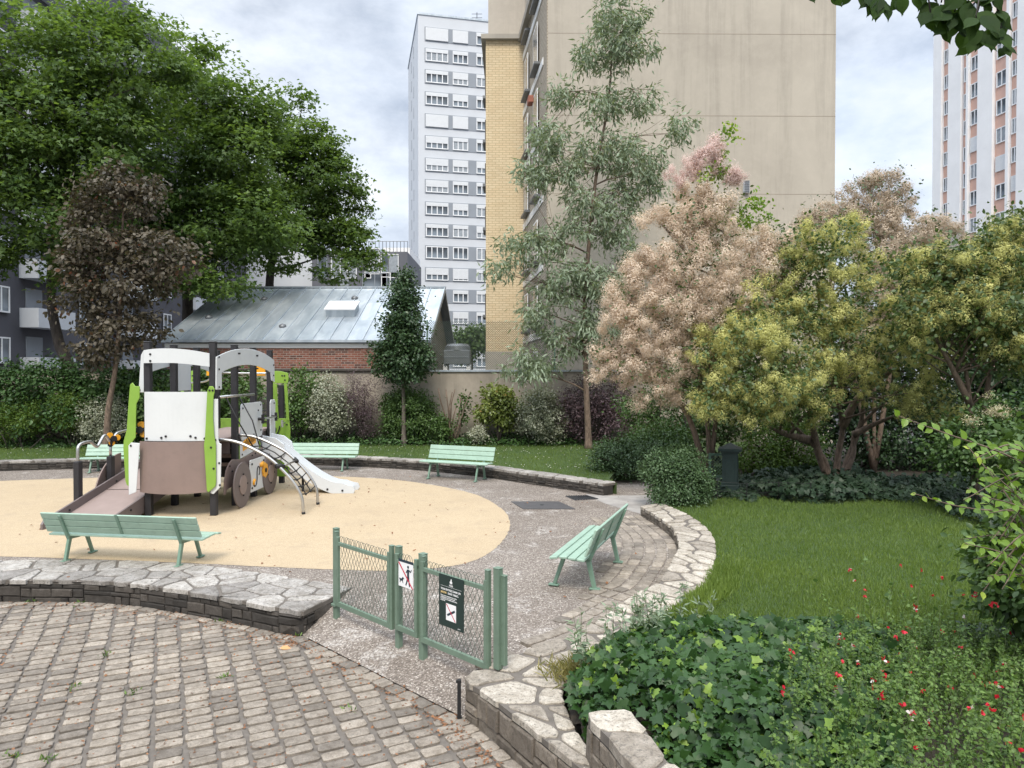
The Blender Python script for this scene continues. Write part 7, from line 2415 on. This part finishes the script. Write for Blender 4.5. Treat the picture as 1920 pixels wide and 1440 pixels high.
# leafy bush with arching sprays at the right edge
rs = np.random.default_rng(61)
root = thing('leafy_bush', 'bright green leafy bush reaching in with arching sprays of round leaves', 'shrub', (4.3, 4.9, 0.3))
og = tuple(root.location)
mb = MB()
LP, LN, LD, LS, LT = [], [], [], [], []
def spray(pts, n, size, tip=0.0):
    c = catmull(pts, 6)
    mb.tube(c, list(np.linspace(0.009, 0.0025, len(c))), 5)
    for k in range(n):
        t = (k + 0.5) / n
        f_ = t * (len(c) - 1); i = min(int(f_), len(c) - 2)
        q = np.array(c[i]) + (np.array(c[i + 1]) - np.array(c[i])) * (f_ - i)
        d = norm(np.array(c[i + 1]) - np.array(c[i]))
        s = 1 if k % 2 else -1
        side_ = np.cross(d, np.array([0, 0, 1.0])) * s
        LP.append(q); LD.append(d * 0.45 + side_ * 0.6 + np.array([0, 0, 0.35 * s]) + rs.normal(size=3) * 0.2)
        LN.append(np.array([0, -0.55, 0.55]) + rs.normal(size=3) * 0.35)
        LS.append(size * (1.05 - 0.45 * t) * (0.85 + 0.3 * rs.random())); LT.append(min(0.35 * rs.random() + 0.2 + 0.55 * t ** 2 + tip, 1))
O_ = lambda px, py, Y: V3(px, py, Y)
spray([O_(1990, 905, 5.2), O_(1880, 850, 5.0), O_(1780, 815, 4.9), O_(1680, 778, 4.8)], 24, 0.105)
spray([O_(1990, 950, 5.0), O_(1890, 958, 4.9), O_(1800, 950, 4.8), O_(1712, 925, 4.7)], 22, 0.085)
for k in range(46):
    a = O_(1975 + 40 * rs.random(), 900 + 260 * rs.random(), 4.7 + 0.7 * rs.random())
    e_px, e_py = 1790 + 150 * rs.random(), 830 + 290 * rs.random()
    if e_py > 1050: e_px += 40
    e = O_(e_px, e_py, 4.5 + 0.9 * rs.random())
    m = (Vector(a) + Vector(e)) / 2 + Vector((0, 0, 0.1 + 0.1 * rs.random()))
    spray([a, tuple(m), e], 13, 0.095)
mb2 = MB()
for k in range(7):
    p = limb_path((4.3 + rs.normal() * 0.15, 5.0 + rs.normal() * 0.2, 0.2), O_(1990, 900 + 250 * rs.random(), 5.0), rs, 0.1)
    mb.tube(p, list(np.linspace(0.02, 0.008, len(p))), 6)
mb.build('stems', MT['bark_brown'], root, origin=og, smooth=True)
a = lambda L: np.array(L, float)
tri_mesh('leaves', [leaf_arrays(a(LP), a(LN), a(LD), a(LS), a(LT), 'broad')], MT['spray'], root, og, smooth=True)
# lower dark foliage at the far right below the bush
shrub('dark_bush', 'dark small-leaved bush under the arching sprays at the border of the lawn', (4.75, 6.1, 0.15), [lobe(1900, 1040, 6.0, 60, 50), lobe(1930, 960, 6.0, 60, 60), lobe(1890, 1110, 5.8, 50, 40), lobe(1960, 860, 6.2, 60, 80), lobe(1940, 1100, 5.8, 60, 60), lobe(2040, 960, 5.8, 90, 110), lobe(2110, 1080, 5.6, 90, 100)], 300, 40, 0.16, 0.07, 'oval', MT['boxleaf'], 362, stems=10, spread=0.2)
# cream flowered shrub far right
rr_ = shrub('flowering_shrub', 'green shrub with flat cream flower heads in front of the deep hedge', B3(1850, 13.2, 0.1), [lobe(1850, 820, 13.2, 70, 40), lobe(1900, 790, 13.2, 60, 40), lobe(1800, 850, 13.2, 50, 40), lobe(1880, 860, 13, 70, 40)], 150, 40, 0.25, 0.08, 'oval', MT['boxleaf'], 363, stems=10, tshift=-0.1)
rg = np.random.default_rng(8)
C, U, _ = clusters([lobe(1873, 772, 13.0, 26, 9), lobe(1822, 790, 13.0, 16, 8), lobe(1855, 740, 13.0, 8, 5)], 60, rg, 0.3)
tri_mesh('flower_heads', [foliage(C, U, 26, 0.09, 0.03, 'chip', rg)], MT['cream_flower'], rr_, rr_.location)

# overhanging branch at the top right
rs = np.random.default_rng(64)
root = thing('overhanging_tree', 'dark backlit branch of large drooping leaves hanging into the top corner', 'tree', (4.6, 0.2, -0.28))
og = tuple(root.location)
mb = MB()
mb.tube([(4.6, 0.2, -0.4), (4.55, 0.3, 2.5), (4.5, 0.5, 5.2), (4.2, 0.9, 7.0)], [0.2, 0.16, 0.13, 0.07], 10)
main = catmull([(4.5, 0.5, 5.0), (3.8, 1.8, 5.3), V3(1950, -60, 3.0), V3(1840, -40, 3.1), V3(1660, -45, 3.1), V3(1520, -60, 3.1)], 5)
mb.tube(main, list(np.linspace(0.05, 0.008, len(main))), 6)
LP, LN, LD, LS, LT = [], [], [], [], []
def hang(px, py, n, size, spread=26):
    c = np.array(V3(px, py, 3.1 + rs.normal() * 0.05))
    i = int(np.argmin(np.linalg.norm(np.array(main) - c, axis=1)))
    mb.tube([main[i], tuple((np.array(main[i]) + c) / 2 + np.array([0, 0, 0.03])), tuple(c)], [0.006, 0.004, 0.003], 4)
    for k in range(n):
        th = rad(-150 + 120 * (k + 0.5) / n) + rs.normal() * 0.2
        LP.append(c + rs.normal(size=3) * 0.012); LD.append(np.array([math.cos(th), rs.normal() * 0.25, math.sin(th)]))
        LN.append(np.array([rs.normal() * 0.3, -1, 0.25 + rs.normal() * 0.3])); LS.append(size * (0.6 + 0.4 * rs.random())); LT.append(rs.random())
for px, py, n, s in ((1650, -2, 5, 0.125), (1628, -10, 3, 0.10), (1738, -8, 4, 0.08), (1765, 5, 5, 0.12), (1790, 22, 5, 0.135), (1830, 30, 5, 0.135), (1800, 55, 4, 0.125), (1850, 55, 5, 0.12), (1870, 20, 5, 0.125), (1745, 28, 3, 0.11), (1815, 0, 5, 0.13), (1878, 65, 3, 0.09), (1860, -10, 5, 0.13), (1520, -12, 3, 0.08), (1772, 40, 3, 0.11), (1690, -6, 3, 0.10), (1600, -14, 3, 0.09), (1560, -16, 3, 0.08), (1710, -14, 4, 0.10), (1640, 12, 3, 0.10), (1885, 85, 3, 0.09), (1825, 75, 3, 0.10)):
    hang(px, py, n, s)
mb.build('trunk', MT['bark_dark'], root, origin=og, smooth=True)
a = lambda L: np.array(L, float)
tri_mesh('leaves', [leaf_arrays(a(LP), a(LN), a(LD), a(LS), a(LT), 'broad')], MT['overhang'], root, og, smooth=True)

# ---- grass
def turf(name, label, n, sampler, zf, h, seed, leaf='blade', wide=1.0, tsh=0.0):
    r = np.random.default_rng(seed)
    pts = sampler(r, n)
    n = len(pts)
    p = np.array([(x, y, zf) for x, y in pts])
    d = r.normal(size=(n, 3)) * 0.33 + np.array([0, 0, 1.0])
    nr = r.normal(size=(n, 3)); nr[:, 2] *= 0.2
    patch = np.array([0.5 + 0.5 * mnoise.noise(Vector((q[0] * 0.8, q[1] * 0.8, seed))) for q in pts])
    sz = h * (0.5 + 0.8 * r.random(n)) * (0.75 + 0.5 * patch)
    t = np.clip(0.45 * patch + 0.5 * r.random(n) + tsh, 0, 1)
    o = tri_mesh(name, [leaf_arrays(p, nr, d, sz, t, 'blade')], MT[leaf], None)
    tag(o, label, 'grass', kind='stuff')
def smp_side(r, n):
    out = []
    while len(out) < n:
        y = 4.8 + 11 * r.random() ** 1.5
        x = r.uniform(1.0, min(0.76 * y + 1.6, 10.5))
        if not inside(LAWN_R, x, y): continue
        if y < 6.95 and inside(bed, x, y): continue
        if inside(mound, x, y): continue
        out.append((x, y))
    return out
turf('side_grass', 'lush green lawn grass on the side lawn behind the ivy bed', 130000, smp_side, 0.12, 0.075, 401)
back_poly = [(x, y) for x, y in BACK_B] + [(2.3, 17.1), (2.7, 18.6), (4.4, 19.5), (4.6, 25.0), (-22, 25.0), (-22, 18)]
def smp_back(r, n):
    out = []
    while len(out) < n:
        x, y = r.uniform(-19, 4.4), r.uniform(16.6, 25.0)
        if inside(back_poly, x, y): out.append((x, y))
    return out
turf('back_grass', 'short mown grass between the curved wall and the shrub border', 60000, smp_back, 0.245, 0.07, 402, tsh=-0.05)
def smp_edge(r, n):
    out = []
    while len(out) < n:
        i = r.integers(6, 10); t = r.random()
        x = RB[i][0] + (RB[i + 1][0] - RB[i][0]) * t + 0.02 + 0.38 * r.random() ** 1.6
        y = RB[i][1] + (RB[i + 1][1] - RB[i][1]) * t - 0.05 * r.random()
        out.append((x, y))
    return out
turf('edge_grass', 'longer rough grass along the flagged wall between ivy and lawn', 6000, smp_edge, 0.10, 0.13, 404, tsh=0.1)
# weeds in the joints of the cobbles
r = np.random.default_rng(15)
q = []
for px, py in ((198, 1228), (88, 1425), (20, 1420), (330, 1128), (150, 1132), (60, 1128), (415, 1165), (560, 1190), (600, 1195), (250, 1300), (655, 1330), (420, 1270), (140, 1290)):
    wx, wy = GP(px, py, ZC)
    for _ in range(26): q.append((wx + r.normal() * 0.03, wy + r.normal() * 0.03, ZC))
q = np.array(q); n = len(q)
o = tri_mesh('joint_weeds', [leaf_arrays(q, unit(n, r), r.normal(size=(n, 3)) * 0.8 + np.array([0, 0, 0.7]), 0.03 + 0.04 * r.random(n), r.random(n), 'lance')], MT['salvia'], None)
tag(o, 'tiny green weeds sprouting in the joints of the cobbles', 'weeds', kind='stuff')
# daisies in the back lawn
r = np.random.default_rng(12)
pts = smp_back(r, 420)
p = np.array([(x, y, 0.30) for x, y in pts])
o = tri_mesh('daisies', [leaf_arrays(p, np.tile([0, -0.3, 1.0], (len(p), 1)), r.normal(size=(len(p), 3)), np.full(len(p), 0.035), r.random(len(p)), 'kite')], MT['white_petal'], None)
tag(o, 'tiny white daisies scattered through the mown back lawn', 'daisies', kind='stuff')
# rough dry tuft at the corner of the pale wall
r = np.random.default_rng(13)
n = 900
p = np.stack([0.62 + r.normal(size=n) * 0.13, 6.38 + r.normal(size=n) * 0.12, np.full(n, 0.10)], 1)
o = tri_mesh('dry_tuft', [leaf_arrays(p, unit(n, r), r.normal(size=(n, 3)) * 0.5 + np.array([-0.2, -0.2, 0.8]), 0.08 + 0.07 * r.random(n), r.random(n), 'blade')], MT['drygrass'], None)
tag(o, 'dry straw coloured grass tuft where ivy meets the flagged wall', 'grass', kind='stuff')
# litter caught in the joints and along the wall foot
r = np.random.default_rng(14)
pts = []
for _ in range(4200):
    k = r.random()
    if k < 0.30:
        i = r.integers(0, len(LW) - 1); t = r.random()
        x = LW[i][0] + (LW[i + 1][0] - LW[i][0]) * t; y = LW[i][1] + (LW[i + 1][1] - LW[i][1]) * t - 0.05 - abs(r.normal()) * 0.18
    elif k < 0.37:
        t = r.random(); x = -0.42 + 0.85 * t - 0.12 - abs(r.normal()) * 0.12; y = 6.22 - 1.25 * t + r.normal() * 0.05
    elif k < 0.52:
        t = r.random(); x = GA[0] + (GD[0] - GA[0]) * t - 0.06 + r.normal() * 0.07; y = GA[1] + (GD[1] - GA[1]) * t - 0.08 + r.normal() * 0.07
    else:
        y = r.uniform(5.2, 9.0); x = r.uniform(-6.5, 0.0)
    if inside(edge, x, y): pts.append((x, y, ZC + 0.004 + 0.012 * r.random()))
p = np.array(pts); n = len(p)
o = tri_mesh('leaf_litter', [leaf_arrays(p, r.normal(size=(n, 3)) * 0.3 + np.array([0, 0, 1.0]), r.normal(size=(n, 3)), 0.018 + 0.02 * r.random(n), r.random(n), 'kite')], MT['litter'], None)
tag(o, 'reddish brown plant litter caught between the cobbles', 'litter', kind='stuff')
pts = []
while len(pts) < 220:
    x, y = r.uniform(-9, 3), r.uniform(8.5, 20)
    if inside(floor, x, y): pts.append((x, y, 0.012))
p = np.array(pts); n = len(p)
o = tri_mesh('stray_leaves', [leaf_arrays(p, r.normal(size=(n, 3)) * 0.35 + np.array([0, 0, 1.0]), r.normal(size=(n, 3)), 0.03 + 0.035 * r.random(n), r.random(n), 'kite')], MT['litter'], None)
tag(o, 'stray dry leaves and twigs on the playground floor', 'litter', kind='stuff')
fx, fy = GP(525, 1217, ZC + 0.02)
o = tri_mesh('fallen_leaf', [leaf_arrays(np.array([(fx, fy, ZC + 0.03)]), np.array([(0.1, -0.3, 1.0)]), np.array([(1, 0.2, 0.1)]), np.array([0.12]), np.array([0.9]), 'oval')], basic('dead_leaf', (0.52, 0.27, 0.12), 0.8), None)
tag(o, 'single curled orange brown leaf lying on the cobbles', 'leaf')
